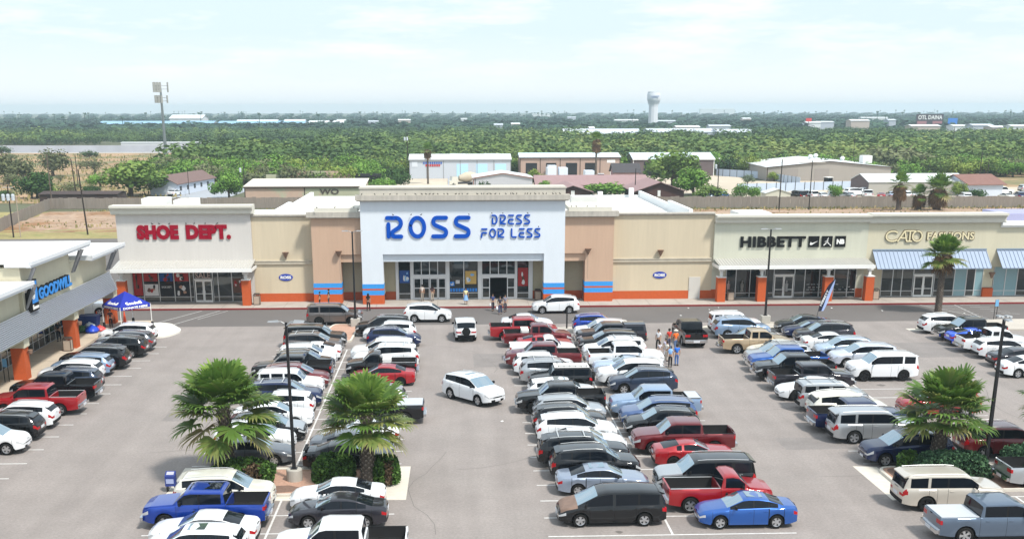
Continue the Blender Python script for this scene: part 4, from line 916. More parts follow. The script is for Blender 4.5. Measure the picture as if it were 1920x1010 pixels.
    if opt.get('camper'):
        b0, b1 = S['bed']; mb = MB(); h = 1.86
        mb.add([(b0-.08,-.93,1.28),(b1+.12,-.93,1.28),(b1+.12,.93,1.28),(b0-.08,.93,1.28),(b0+.02,-.74,h),(b1+.1,-.74,h),(b1+.1,.74,h),(b0+.02,.74,h),(b0+.02,0,h+.06),(b1+.1,0,h+.06)], [(0,1,5,4),(2,3,7,6),(3,0,4,8,7),(4,5,9,8),(8,9,6,7),(1,2,6,9,5)])
        c = addp('camper_shell', mb, PAINT['charcoal'], smooth=False); g = MB()
        for s in (-1, 1): g.add([(b0+.15,s*.935,1.36),(b1-.05,s*.935,1.36),(b1-.08,s*.80,1.70),(b0+.2,s*.80,1.70)], [(0,1,2,3)])
        addp('side_window', g, m_side, smooth=False, parent=c)
    if opt.get('rollbar'):
        mb = MB(); x = S['bed'][1]-.25; mb.path([(x,-.82,1.28),(x,-.78,1.70),(x,-.6,1.80),(x,.6,1.80),(x,.78,1.70),(x,.82,1.28)], .04, 8)
        for s in (-1,1): mb.path([(x,s*.78,1.7),(x-.9,s*.82,1.3)], .035, 8)
        addp('roll_bar', mb, m_plast)
    if basek == 'suvl' or sharp:
        for s in (-1, 1):
            mb = MB(); mb.box(xr+Ra+.1, xf-Ra-.1, s*(W2-.06), s*(W2+.04), .30, .36); addp('side_step', mb, m_plast, smooth=False)
    # door handles
    hm = MB()
    for (a, b_) in S['win'][-2:] if len(S['win']) > 1 else S['win']:
        xh = a+.14; zh = interp(S['belt'], xh)-.12
        for s in (-1, 1):
            hm = MB(); yh = wid(xh)*.975; hm.box(xh-.09, xh+.09, s*(yh-.01), s*(yh+.03), zh-.015, zh+.018); h = addp('door_handle', hm, PAINT['white'], smooth=False); h['paint'] = 1
    wk = (R, sharp or 0)
    if wk not in WHEELS: WHEELS[wk] = wheel_mesh(R, .24 if R < .38 else .28, m_rim)
    ty, rm = WHEELS[wk]; ww = .24 if R < .38 else .28
    for xa in (xf, xr):
        for s in (-1, 1):
            o = bpy.data.objects.new('wheel', ty); COL.objects.link(o); o.parent = root; o.location = (xa, s*(W2-ww/2-.02), R); o.rotation_euler = (0, random.uniform(0,1), 0 if s > 0 else PI)
            r = bpy.data.objects.new('rim', rm); COL.objects.link(r); r.parent = o
    for o in root.children_recursive:
        if o.type == 'MESH' and o.data.materials and o.data.materials[0] in PAINT.values(): o.material_slots[0].link = 'OBJECT'; o.material_slots[0].material = o.data.materials[0]
    index_kids_v(root); return root
def index_kids_v(root):
    KIDS[root.name] = [c for c in root.children]
    for c in root.children: index_kids_v(c)
PROTO = {}; CATN = {'sed':'car','cpe':'car','suv':'car','van':'minivan','pk':'pickup truck'}
def recolour(o, m):
    for c in o.children_recursive:
        if c.type == 'MESH' and c.material_slots and c.material_slots[0].link == 'OBJECT': c.material_slots[0].material = m
def kids_recolour(o, m):
    for c in KIDX[o.name] if o.name in KIDX else []: pass
def clone(src, m, parent=None):
    c = src.copy(); COL.objects.link(c)
    if parent is not None: c.parent = parent
    if c.type == 'MESH' and c.material_slots and c.material_slots[0].link == 'OBJECT': c.material_slots[0].material = m
    if c.name.startswith('rim'): c.material_slots[0].link = 'OBJECT'; c.material_slots[0].material = m_rimb if RIMC == 'black' else m_rim
    for ch in KIDS[src.name]: clone(ch, m, c)
    return c
def carname(kind):
    if kind.startswith('pk'): return 'parked_pickup', 'pickup truck'
    if kind == 'van': return 'parked_minivan', 'minivan'
    if kind in ('sed','seds','sedw','cpe'): return 'parked_car', 'car'
    return 'parked_suv', 'SUV'
def place_car(kind, colour, x, y, ang, label, group, name=None):
    global RIMC; RIMC = 'black' if 'black wheels' in label or (random.random() < .22) else 'alloy'
    m = PAINT[colour]
    if kind not in PROTO:
        o = build_car(kind); PROTO[kind] = (o, [c for c in o.children_recursive]); first = True
        for c in PROTO[kind][1]:
            if c.type == 'MESH' and c.material_slots and c.material_slots[0].link == 'OBJECT': c.material_slots[0].material = m
    else:
        o = clone(PROTO[kind][0], m)
    nm, cat = carname(kind); o.name = name or nm
    hc = mat('faded_brown_hood', (.20,.135,.105), .6, n=.3, ns=3) if 'faded brown hood' in label else (PAINT['silver'] if ('silver hood' in label or 'pale hood' in label) else None)
    if hc:
        for c in o.children:
            if c.name.startswith('hood'): c.material_slots[0].material = hc
    if PROTO[kind][0] is o and o.name not in KIDS: index_kids_v(o)
    o.location = (x, y, .003); o.rotation_euler = (0, 0, ang); k = 0 if kind.startswith('pk') else 1; o.scale = (1+k*random.uniform(-.045,.035), 1+k*random.uniform(-.02,.015), 1+k*random.uniform(-.05,.04))
    for k in ('label','category','group'):
        if k in o: del o[k]
    return props(o, label, cat, group)
RIMC = 'alloy'
CARS = """A|suv|white|L|-28.26|97.49|white crossover
A|suv|grey|L|-27.50|93.75|dark silver crossover
A|suv|black|L|-27.44|91.37|black crossover
A|suvm|black|L|-27.94|86.99|black SUV
A|suv|bluegrey|L|-28.17|84.62|pale blue crossover
A|suv|white|L|-28.25|82.24|white crossover with rear wiper
A|suv|slate|L|-27.61|79.63|slate blue crossover
A|pkc|black|L|-27.64|77.04|black crew cab pickup
A|pkcr|red|L|-27.67|73.48|red crew cab pickup with bed rails
A|suv|white|L|-27.55|69.97|white crossover with black roof rails
A|suv|black|L|-27.59|67.40|black hatchback crossover
A|suv|white|R|-27.57|64.65|white crossover with black grille
B|suvl|black|R|-11.75|94.49|large black SUV
B|suvr|brown|R|-11.60|91.87|brown grey SUV with roof bars
B|cpe|white|L|-11.53|89.53|white sports coupe
B|suv|white|R|-11.55|87.17|white crossover
B|suv|black|R|-11.48|84.83|black crossover
B|pkc|black|L|-12.07|82.47|black crew cab pickup
B|suv|darkred|R|-11.48|80.11|dark red crossover
B|suvb|white|R|-11.52|77.73|boxy white SUV
B|suvr|navy|R|-11.60|74.88|navy SUV with roof rack feet
B|suv|white|L|-11.48|72.14|white crossover with pale blue roof
B|sed|white|R|-11.55|69.75|white sedan
B|suv|black|R|-11.48|66.60|black SUV with pale hood
B|suv|white|R|-11.80|64.23|white fastback crossover
B|sed|grey|R|-11.62|61.85|grey sedan
B|suvm|cream|R|-11.65|54.33|cream white SUV
B|pkcg|blue|L|-12.07|51.95|blue crew cab pickup with black roof glass
B|sed|white|L|-11.68|49.48|white fastback sedan
B|suvs|white|L|-11.62|47.10|white car with sunroof
C|suvm|black|L|-6.31|99.38|black SUV with chrome window trim
C|suv|white|L|-5.62|97.03|white crossover
C|suv|navy|R|-5.14|94.65|navy SUV with sunroof
C|suvm|white|L|-5.71|88.96|white SUV with plain roof
C|suvr|white|L|-5.35|86.40|tall white SUV with roof bars
C|pks1|black|L|-5.49|83.09|black single cab pickup with white toolbox
C|sed|red|L|-5.26|80.71|bright red sedan
C|suv|silver|L|-5.57|73.42|silver hatchback
C|pkcc|black|L|-4.96|70.36|black pickup with pale bed cover
C|sed|white|L|-5.74|65.48|white sedan
C|sed|grey|R|-5.98|63.15|grey sedan
C|sedw|black|R|-6.06|60.77|black sedan with rear spoiler
C|sed|white|L|-5.96|54.12|white sedan with dark rear glass
C|sed|charcoal|L|-5.71|51.74|charcoal sedan with open window
C|pkc|white|L|-5.13|46.88|white crew cab pickup
D|sed|white|R|6.59|101.34|white sedan
D|pkc|red|R|6.02|97.12|red crew cab pickup
D|pkt|darkred|R|7.00|94.10|dark red pickup with white toolbox
D|cpe|red|R|7.45|91.72|red sports coupe
D|pksc|white|R|7.06|88.72|white single cab pickup with covered bed
D|pkc|darkred|L|6.85|85.96|dark red crew cab pickup
D|suv|white|R|6.75|83.58|white crossover with white roof rails
D|suvr|silver|R|7.17|80.64|silver SUV with roof bars
D|fj|black|L|7.46|78.26|black off roader with white roof rack
D|suvs|white|R|7.33|75.17|white hatchback with sunroof
D|pkc|black|L|6.97|72.60|black crew cab pickup with chrome grille
D|suv|silver|R|7.35|70.12|silver crossover
D|suv|black|R|7.10|67.80|black crossover with silver roof line
D|suv|white|R|7.29|65.49|white crossover with black window band
D|sed|white|R|7.50|63.16|white sedan
D|suvr|black|R|7.18|60.79|black off road SUV with roof bars
D|suvm|black|R|7.55|58.43|black SUV with chrome window frame
D|seds|bluesilver|R|7.65|56.05|pale blue silver sedan
D|van|black|L|7.50|51.57|black minivan with faded brown hood
E|suv|blue|R|12.89|100.07|blue hatchback
E|suvm|white|L|12.85|96.70|white SUV with sunroof
E|pkcamp|charcoal|L|13.29|94.32|charcoal pickup with black camper shell
E|suvm|black|L|12.85|91.78|black SUV with silver roof rails
E|suvr|white|L|12.80|88.65|white SUV with roof bars
E|pkc|white|R|13.27|85.75|white crew cab pickup
E|cpe|paleblue|L|12.75|83.37|pale blue coupe with red seats
E|suvm|white|L|12.85|80.03|white SUV with black grille
E|suv|slate|L|13.31|77.65|slate crossover
E|pkch|bluegrey|L|13.05|71.33|blue grey pickup with half covered bed
E|suvm|steelblue|L|12.85|68.96|steel blue SUV
E|suv|black|L|12.68|66.58|black crossover with chrome window line
E|pkc|darkred|L|13.27|63.09|large red pickup with chrome bumper
E|cpe|red|R|13.38|60.42|red fastback coupe with black wheels
E|suvl|black|L|12.95|55.73|old black SUV with silver hood
E|pks|red|R|13.14|53.35|red single cab pickup with open bed
E|seds|blue2|L|13.96|50.97|blue sedan with sunroof
F|suvb|white|R|25.17|99.37|boxy white SUV
F|suvr|bluegrey|R|25.15|96.99|pale blue SUV with roof bars
F|sed|silver|L|24.91|93.27|silver sedan
F|pke|tan|R|24.80|90.92|tan extended cab pickup
F|sed|cream|L|26.02|88.56|pale sedan
F|suvr|silver|L|25.38|86.18|silver SUV with roof bars
F|pkc|blue2|L|25.46|83.80|blue crew cab pickup
F|pkc|black|L|25.12|81.03|black crew cab pickup
F|pkc|charcoal|R|25.49|77.94|charcoal crew cab pickup
F|sed|white|L|24.73|75.22|white sedan
F|hum|silver|R|25.05|72.20|boxy silver off roader with rear spare wheel
F|suvm|cream|R|25.30|69.66|cream SUV
F|pkc|navy|R|25.14|67.30|navy blue pickup
F|suvl|silver|R|25.30|64.92|long silver SUV
F|suvm|navy|L|25.52|60.39|dark blue SUV with chrome grille
F|suvl|beige|R|24.81|53.08|beige SUV
F|pkcc|bluesteel|R|25.11|48.72|steel blue pickup with grey bed cover
G|sed|black|L|31.45|99.56|black sedan
G|sed|navy|L|31.45|97.18|navy sedan
G|suvm|charcoal|L|31.55|94.03|charcoal SUV
G|sed|white|R|31.45|91.65|white sedan
G|suv|paleblue|L|31.37|88.49|pale blue SUV
G|suvm|silverwhite|L|31.88|85.37|silver white SUV
G|suvl|white|L|31.65|80.84|large white SUV
G|suvm|red|L|31.60|70.51|red SUV
G|suvl|darkred|R|31.65|61.62|dark red SUV with silver side step
G|pkc|silver|R|31.97|56.08|silver pickup
H|suv|white|R|44.05|98.40|white crossover with small rear window
H|pkc|black|L|44.73|95.21|black crew cab pickup
H|cpe|brightblue|R|44.28|92.83|bright blue sports car
H|pkroll|white|R|44.49|90.24|white pickup with roll bar
H|suv|white|R|44.23|87.86|white crossover with dark tail light band
H|sed|charcoal|R|44.06|84.58|charcoal sedan
H|sed|white|R|43.23|81.30|white sedan"""
ROWT = {'A': ('row by thrift shop', 'cars parked in the row by the thrift shop'), 'B': ('left block left row', 'cars in the left row of the left parking block'), 'C': ('left block right row', 'cars in the right row of the left parking block'),
        'D': ('middle block left row', 'cars in the left row of the middle parking block'), 'E': ('middle block right row', 'cars in the right row of the middle parking block'), 'F': ('right block left row', 'cars in the left row of the right parking block'),
        'G': ('right block right row', 'cars in the right row of the right parking block'), 'H': ('far right row', 'cars in the far right parking row')}
ORD = ['first','second','third','fourth','fifth','sixth','seventh','eighth','ninth','tenth','eleventh','twelfth','thirteenth','fourteenth','fifteenth','sixteenth','seventeenth','eighteenth','nineteenth','twentieth']
_rows = {}
for ln in CARS.strip().split('\n'):
    r, kind, colour, dr, x, y, look = ln.split('|'); _rows.setdefault(r, []).append((kind, colour, dr, float(x), float(y), look))
SHORT = {'sed':'car','cpe':'car','seds':'car','sedw':'car','van':'minivan'}
for r, lst in _rows.items():
    for i, (kind, colour, dr, x, y, look) in enumerate(lst):
        sy = random.uniform(-.012, .012); ph, grp = ROWT[r]
        label = f"{look}, {ORD[i]} from the shops, {ph}"
        place_car(kind, colour, x, y, (0 if dr == 'R' else PI)+sy, label, grp)
place_car('suvl', 'brown', -11.2, 105.3, R_(1), 'brown grey SUV driving past the white tower front, left of the white SUV', 'cars driving through the lot')
place_car('suv', 'white', -2.5, 106.2, R_(-1), 'white crossover driving on the road in front of the shop entrance, facing right', 'cars driving through the lot')
place_car('suv', 'white', 10.0, 110.4, R_(181), 'white crossover facing left on the road right of the shop entrance, beside the kerb', 'cars driving through the lot')
place_car('jeep', 'white', .9, 97.9, R_(93), 'white off roader with grey top and rear spare wheel driving away in the aisle', 'cars driving through the lot')
place_car('suvd', 'white', 1.25, 75.6, R_(-49), 'white SUV with black wheels turning out across the middle aisle', 'cars driving through the lot')
place_car('pkc', 'black', 20.2, 95.3, R_(91), 'black pickup driving away beside a group of walking people', 'cars driving through the lot')
place_car('pkc', 'white', -36.5, 110.3, R_(20), 'white pickup half hidden between the thrift shop and the shoe shop', 'cars driving through the lot')
# ---------------------------------------------------------------- lamp posts
def lamp(x, y, label, ang=0, h=8.7, base_sq=False):
    r = empty('street_lamp', label, 'lamp post', (x, y, 0), 0, 'lamp posts in the parking lot')
    mb = MB()
    if base_sq: mb.prism(rounded([(x-.42,y-.42),(x+.42,y-.42),(x+.42,y+.42),(x-.42,y+.42)], .1, 3), 0, .8)
    else: mb.lathe([(.43,0),(.43,.70),(.40,.75),(0,.75)], (x,y,.0), 20)
    part('concrete_base', mb, mat('lamp_base', (.42,.40,.36) if not base_sq else (.62,.62,.6), .85, n=.15, ns=3, stretch=(1,1,.4)), r)
    zb = .75 if not base_sq else .8
    mb = MB(); mb.box(x-.17,x+.17,y-.17,y+.17,zb,zb+.05); mb.add([(x-.09,y-.09,zb+.05),(x+.09,y-.09,zb+.05),(x+.09,y+.09,zb+.05),(x-.09,y+.09,zb+.05),(x-.06,y-.06,h),(x+.06,y-.06,h),(x+.06,y+.06,h),(x-.06,y+.06,h)], [(0,1,5,4),(1,2,6,5),(2,3,7,6),(3,0,4,7),(4,5,6,7)])
    part('pole', mb, m_black, r)
    for s in ((1,-1,.35) if not base_sq else (1,-1)):
        ca, sa = math.cos(ang), math.sin(ang); sg = 1 if s > 0 else -1; w = 0 if abs(s) == 1 else .35
        def p(d, o, z): o = o-w*1.2; return (x+sg*d*ca-o*sa, y+sg*d*sa+o*ca, z)
        mb = MB(); mb.path([p(.05,0,h-.1),p(.25,0,h+.03),p(.42,0,h+.05)], .03, 6)
        mb.add([p(.38,-.16,h+.02),p(.95,-.13,h+.03),p(.95,.13,h+.03),p(.38,.16,h+.02),p(.42,-.13,h+.10),p(.90,-.08,h+.075),p(.90,.08,h+.075),p(.42,.13,h+.10)], [(0,3,2,1),(4,5,6,7),(0,1,5,4),(1,2,6,5),(2,3,7,6),(3,0,4,7)])
        part('lamp_head', mb, mat('lamp_grey', (.30,.31,.32), .4, .3), r)
    return r
lamp(-8.72, 58.2, 'tall black lamp post with round concrete base on the planted island between two palms', .05)
lamp(28.75, 57.4, 'tall black lamp post on the right island beside the clipped hedge', PI/2-.1)
lamp(-9.12, 103.4, 'black lamp post on white base in front of the peach wall left of the tower', .03, base_sq=True)
lamp(29.0, 103.3, 'black lamp post on white base in front of the black lettered sign', .03, base_sq=True)

# ---------------------------------------------------------------- fan palms
m_frond = mat('palm_frond', (.1,.17,.03), .5, spec=.4, trans=.35, attr=[(.38,.32,.16),(.25,.27,.08),(.11,.19,.035),(.10,.20,.035),(.27,.40,.08)])
m_dead = mat('dead_frond', (.2,.15,.09), .9, attr=[(.07,.04,.022),(.17,.10,.055),(.30,.21,.12)])
m_trunk = mat('palm_bark', (.17,.14,.115), .95, n=.25, ns=6, attr=[(.07,.055,.045),(.20,.165,.135),(.36,.31,.26)])
def frond_geo(rng, base, dirv, pet, rad, nb, droop, tone0, V, Q, T):
    """petiole and a fan of narrow pointed blades"""
    d = np.array(dirv)/np.linalg.norm(dirv); up = np.array([0,0,1.]); side = np.cross(d, up); 
    if np.linalg.norm(side) < .1: side = np.array([1.,0,0])
    side /= np.linalg.norm(side); nrm = np.cross(side, d)
    hub = base+d*pet; hub[2] -= droop*.25*pet
    o = len(V); w = .022
    V += [base-side*w, base+side*w, hub+side*w*.6, hub-side*w*.6]; Q.append((o,o+1,o+2,o+3)); T += [.45]*4
    for k in range(nb):
        a = (k/(nb-1)-.5)*R_(250)+rng.uniform(-.04,.04); ln = rad*(1-.28*abs(a/2.05)**2)*rng.uniform(.9,1.06)
        v = d*math.cos(a)+side*math.sin(a)+nrm*(.18*abs(math.sin(a))+rng.uniform(-.05,.05)); v /= np.linalg.norm(v)
        if rng.random() < .10: continue
        q = np.cross(v, nrm); q /= max(np.linalg.norm(q), 1e-6); bw = rad*.044
        p0 = hub; p1 = hub+v*ln*.55; p2 = hub+v*ln*.86; p3 = hub+v*ln
        p1 = p1-up*droop*.03*ln; p2 = p2-up*(droop*.12*ln+rng.uniform(0,.03)); p3 = p3-up*(droop*.27*ln+rng.uniform(0,.09))
        o = len(V); V += [p0-q*.012, p0+q*.012, p1+q*bw*1.75, p1-q*bw*1.75, p2+q*bw*.75, p2-q*bw*.75, p3+q*.004, p3-q*.004]
        Q += [(o,o+1,o+2,o+3),(o+3,o+2,o+4,o+5),(o+5,o+4,o+6,o+7)]; t = tone0+rng.uniform(-.13,.13)
        T += [t,t,t,t,t-.05,t-.05,t-.30 if rng.random() < .6 else t,t-.35]
def palm(x, y, label, H, R, nf, group, seed, tr=(.34,.25), nb=26, skirt=0, droopk=1.0, lean=(0,0), boots=True, skirtlen=1.4, name='fan_palm'):
    rng = np.random.default_rng(seed); root = empty(name, label, 'palm tree', (x, y, 0), 0, group)
    base = np.array([x+lean[0], y+lean[1], H])
    V, Q, T = [], [], []
    for i in range(nf):
        u = (i+.5)/nf; el = math.radians(-24+104*u**.92)+rng.uniform(-.34,.34); az = i*2.39996+rng.uniform(-.25,.25)
        d = (math.cos(az)*math.cos(el), math.sin(az)*math.cos(el), math.sin(el))
        pet = R*rng.uniform(.38,.62)*(1-.15*u); rad = R*rng.uniform(.36,.50)
        tone = .42+.40*u+rng.uniform(-.22,.22)
        if u < .10 and rng.random() < .4: tone = .14
        frond_geo(rng, base+np.array([d[0]*.1,d[1]*.1,.10*u-.12]), d, pet, rad, nb, droopk*(.85-.45*u), tone, V, Q, T)
    put('crown', np_mesh('crown', V, Q, [m_frond], np.clip(T,0,1)), root)
    # trunk
    V, Q, T = [], [], []; n = 14; nr = max(6, int(H/.25))
    for i in range(nr+1):
        t = i/nr; r = tr[0]*(1-t)+tr[1]*t; r *= 1+.25*math.exp(-t*H/.35)
        cx = x+lean[0]*t; cy = y+lean[1]*t
        for k in range(n): V.append((cx+r*math.cos(2*PI*k/n), cy+r*math.sin(2*PI*k/n), t*H)); T.append(.12+rng.uniform(0,.1))
    for i in range(nr):
        for k in range(n): Q.append((i*n+k, i*n+(k+1)%n, (i+1)*n+(k+1)%n, (i+1)*n+k))
    if boots:
        z = .15; k = 0
        step = .085
        while z < H-.05:
            t = z/H; r = tr[0]*(1-t)+tr[1]*t; cx = x+lean[0]*t; cy = y+lean[1]*t
            for j in range(9):
                a = 2*PI*(j+.5*(k % 2))/9+rng.uniform(-.08,.08); ca, sa = math.cos(a), math.sin(a); q = np.array([-sa,ca,0])*(.5*2*PI*r/9)*rng.uniform(.75,1)
                c = np.array([cx+ca*r*.97, cy+sa*r*.97, z]); tp = np.array([cx+ca*(r+.10)*1.0, cy+sa*(r+.10), z+.17*rng.uniform(.8,1.25)])
                o = len(V); V += [c-q, c+q, tp+q*.35, tp-q*.35, tp-q*.3-np.array([ca,sa,0])*.07, tp+q*.3-np.array([ca,sa,0])*.07]
                Q += [(o,o+1,o+2,o+3),(o+3,o+2,o+5,o+4)]; b_ = rng.uniform(.3,.8); T += [.05,.05,b_,b_+.2,b_,b_]
            z += step*1.6; k += 1
    put('trunk', np_mesh('trunk', V, Q, [m_trunk], np.clip(T,0,1)), root)
    if skirt:
        V, Q, T = [], [], []
        for i in range(skirt):
            az = i*2.39996; zz_ = rng.uniform(-.3-skirtlen*.75, .05); rr = tr[1]+rng.uniform(.0,.12)
            d = (math.cos(az)*.45, math.sin(az)*.45, -1.0)
            frond_geo(rng, base+np.array([math.cos(az)*rr, math.sin(az)*rr, zz_]), d, .25*R*.6, R*.42, 14, .3, rng.uniform(.2,.8), V, Q, T)
        put('dead_skirt', np_mesh('dead_skirt', V, Q, [m_dead], np.clip(T,0,1)), root)
    return root
G1 = 'fan palms on the parking lot islands'; G2 = 'fan palms behind the shops'
palm(-12.35, 58.6, 'large fan palm on the left end of the left island behind the clipped bush', 4.25, 3.25, 62, G1, 3, (.40,.30))
palm(-4.7, 57.5, 'fan palm with a thick scaly trunk on the right end of the left island', 3.95, 3.05, 50, G1, 11, (.38,.28), droopk=1.1)
palm(26.55, 58.8, 'leaning fan palm with scaly trunk on the right island near the dark blue SUV', 3.55, 3.15, 54, G1, 23, (.36,.30), droopk=1.0, lean=(.35,0))
palm(47.5, 108.3, 'fan palm with brown skirt before the pale outlined sign letters', 5.8, 2.5, 40, G1, 31, (.30,.24), skirt=26, skirtlen=.9)
palm(86.0, 219, 'ragged palm with brown hanging fronds behind the fashion shop roof, left of the wide one', 5.6, 3.0, 30, G2, 41, (.5,.4), nb=14, skirt=44, skirtlen=2.6, boots=False)
palm(93.6, 219, 'wide palm clump with green crown behind the fashion shop roof', 4.6, 3.9, 44, G2, 43, (.7,.6), nb=14, skirt=60, skirtlen=2.2, boots=False)
palm(90.4, 220, 'low palm with dark hanging fronds beside the wide clump behind the fashion shop', 3.3, 2.8, 26, G2, 45, (.5,.45), nb=14, skirt=40, skirtlen=1.4, boots=False)
palm(39.7, 320, 'tall slim palm standing in front of the tan workshop', 11.4, 3.1, 32, G2, 47, (.30,.24), nb=12, skirt=46, skirtlen=3.2, boots=False)
palm(-6.6, 311, 'slim palm standing in front of the white workshop', 9.0, 2.6, 28, G2, 49, (.26,.2), nb=12, skirt=30, skirtlen=1.6, boots=False)
palm(33.6, 59.5, 'fan palm at the right edge of the picture on the right island', 3.7, 2.7, 32, G1, 53, (.34,.28))

# ---------------------------------------------------------------- clipped bushes and small plants
m_leaf = mat('bush_leaf', (.05,.1,.02), .6, attr=[(.025,.055,.015),(.065,.145,.025),(.15,.27,.06)], trans=.15)
m_leaf2 = mat('juniper_leaf', (.05,.1,.05), .7, attr=[(.02,.05,.025),(.055,.125,.06),(.11,.21,.10)], trans=.1)
m_leafb = mat('twig_leaf', (.1,.07,.04), .8, attr=[(.05,.035,.022),(.11,.075,.045),(.17,.12,.07)])
def bush(x, y, lx, ly, h, label, seed, m=None, n=5200, brown=None, name='clipped_bush', leaf=.085):
    rng = np.random.default_rng(seed); root = empty(name, label, 'bush', (x, y, 0), 0, 'bushes on the planted islands')
    P_ = []; m = m or m_leaf
    u = rng.uniform(-1,1,(n*3,3)); u[:,2] = rng.uniform(0,1,n*3)
    k = (np.abs(u[:,0])**3.2+np.abs(u[:,1])**3.2+np.abs(u[:,2])**3.6); sel = (k < 1) & (k > .55); u = u[sel][:n]
    lump = 1+.07*np.sin(u[:,0]*6+seed)*np.cos(u[:,2]*5)+.05*np.sin(u[:,0]*17+u[:,1]*9)
    c = np.stack([x+u[:,0]*lx/2*lump, y+u[:,1]*ly/2*lump, .12+u[:,2]*h*lump], 1)
    nn = rng.normal(size=c.shape); nn /= np.linalg.norm(nn, axis=1)[:,None]; a = np.cross(nn, rng.normal(size=c.shape)); a /= np.linalg.norm(a, axis=1)[:,None]; b = np.cross(nn, a)
    s = leaf*rng.uniform(.6,1.3,(len(c),1)); V = np.stack([c-a*s-b*s*.5, c+a*s-b*s*.5, c+a*s*.7+b*s*.6, c-a*s*.7+b*s*.6], 1).reshape(-1,3)
    Q = np.arange(len(V)).reshape(-1,4); tone = np.repeat(np.clip(.45+.3*rng.normal(size=len(c))+.25*np.sin(c[:,0]*5)*np.sin(c[:,2]*7+c[:,1]*3), 0, 1), 4)
    if brown is not None:
        isb = (np.abs(u[:,0]-brown) < .30*(.6+.5*rng.random(len(u)))) & (u[:,2] < .9)
        vi = np.repeat(isb, 4); me = np_mesh('brown_twigs', V[vi], np.arange(vi.sum()).reshape(-1,4), [m_leafb], tone[vi]); put('brown_twigs', me, root)
        V = V[~vi]; tone = tone[~vi]; Q = np.arange(len(V)).reshape(-1,4)
    put('foliage', np_mesh('foliage', V, Q, [m], tone), root)
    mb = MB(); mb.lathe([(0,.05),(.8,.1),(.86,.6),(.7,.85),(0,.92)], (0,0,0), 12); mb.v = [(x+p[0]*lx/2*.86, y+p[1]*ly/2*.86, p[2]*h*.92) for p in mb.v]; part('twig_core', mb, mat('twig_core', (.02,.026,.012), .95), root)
    mb = MB(); mb.path([(x,y,0),(x,y,h*.5)], .06, 6); part('stem', mb, mat('stem', (.12,.09,.07), .9), root)
    return root
bush(-11.4, 58.0, 3.3, 1.6, 1.25, 'clipped green bush with a brown patch left of the lamp post', 5, brown=.35)
bush(-6.6, 58.2, 2.3, 1.7, 1.4, 'dark clipped bush between the lamp post and the scaly palm trunk', 6)
bush(-3.85, 57.9, 1.6, 1.7, 1.35, 'rounded bush with brown twigs right of the scaly palm trunk', 7, brown=0.3, n=3600)
bush(26.9, 57.4, 4.1, 1.9, 1.35, 'long blue green juniper hedge behind the beige SUV', 8, m_leaf2, 6000)
bush(31.4, 57.9, 3.0, 1.9, 1.5, 'clipped bush at the right edge beside the lamp post', 9, m_leaf2, 4200)
bush(24.9, 58.4, 1.0, 1.0, 1.1, 'small leafy plant at the foot of the leaning palm', 10, m_leaf, 900, name='young_plant', leaf=.13)
mb = MB(); 
m_rock = mat('brown_mulch', (.20,.13,.10), .95, n=.35, ns=14)
sheet('mulch', rounded([(-4.9,56.1),(-2.95-1.2,56.1),(-4.15,59.9),(-4.9,59.9)], .1), .1105, m_rock); sheet('mulch', rounded([(23.7,55.3),(27.2,55.3),(27.2,58.9),(23.8,58.9)], .6), .1105, m_rock); sheet('mulch', [(-9.8,56.0),(-8.3,56.3),(-8.2,56.9),(-8.9,57.3),(-10.0,57.2)], .1105, m_rock)

# ---------------------------------------------------------------- people
SKN = {k: mat('skin_'+k, c, .6) for k, c in (('tan',(.42,.25,.17)),('brown',(.28,.16,.10)),('fair',(.55,.36,.27)))}
def skinned(name, chains, mt, scale=1.0):
    vs, es, rs, idx = [], [], [], {}
    for ch in chains:
        prev = None
        for p, r in ch:
            key = tuple(round(v,3) for v in p)
            if key not in idx: idx[key] = len(vs); vs.append(p); rs.append(r)
            i = idx[key]
            if prev is not None and prev != i: es.append((prev, i))
            prev = i
    me = bpy.data.meshes.new('tmp'); me.from_pydata(vs, es, []); ob = bpy.data.objects.new('tmp', me); COL.objects.link(ob)
    ob.modifiers.new('s', 'SKIN'); sm = ob.modifiers.new('b', 'SUBSURF'); sm.levels = 1; sm.render_levels = 1
    for i, r in enumerate(rs): me.skin_vertices[0].data[i].radius = (r, r)
    me.skin_vertices[0].data[0].use_root = True
    dg = bpy.context.evaluated_depsgraph_get(); out = bpy.data.meshes.new_from_object(ob.evaluated_get(dg)); bpy.data.objects.remove(ob); bpy.data.meshes.remove(me)
    out.name = name; out.materials.clear(); out.materials.append(mt); out.polygons.foreach_set('use_smooth', [True]*len(out.polygons)); return out
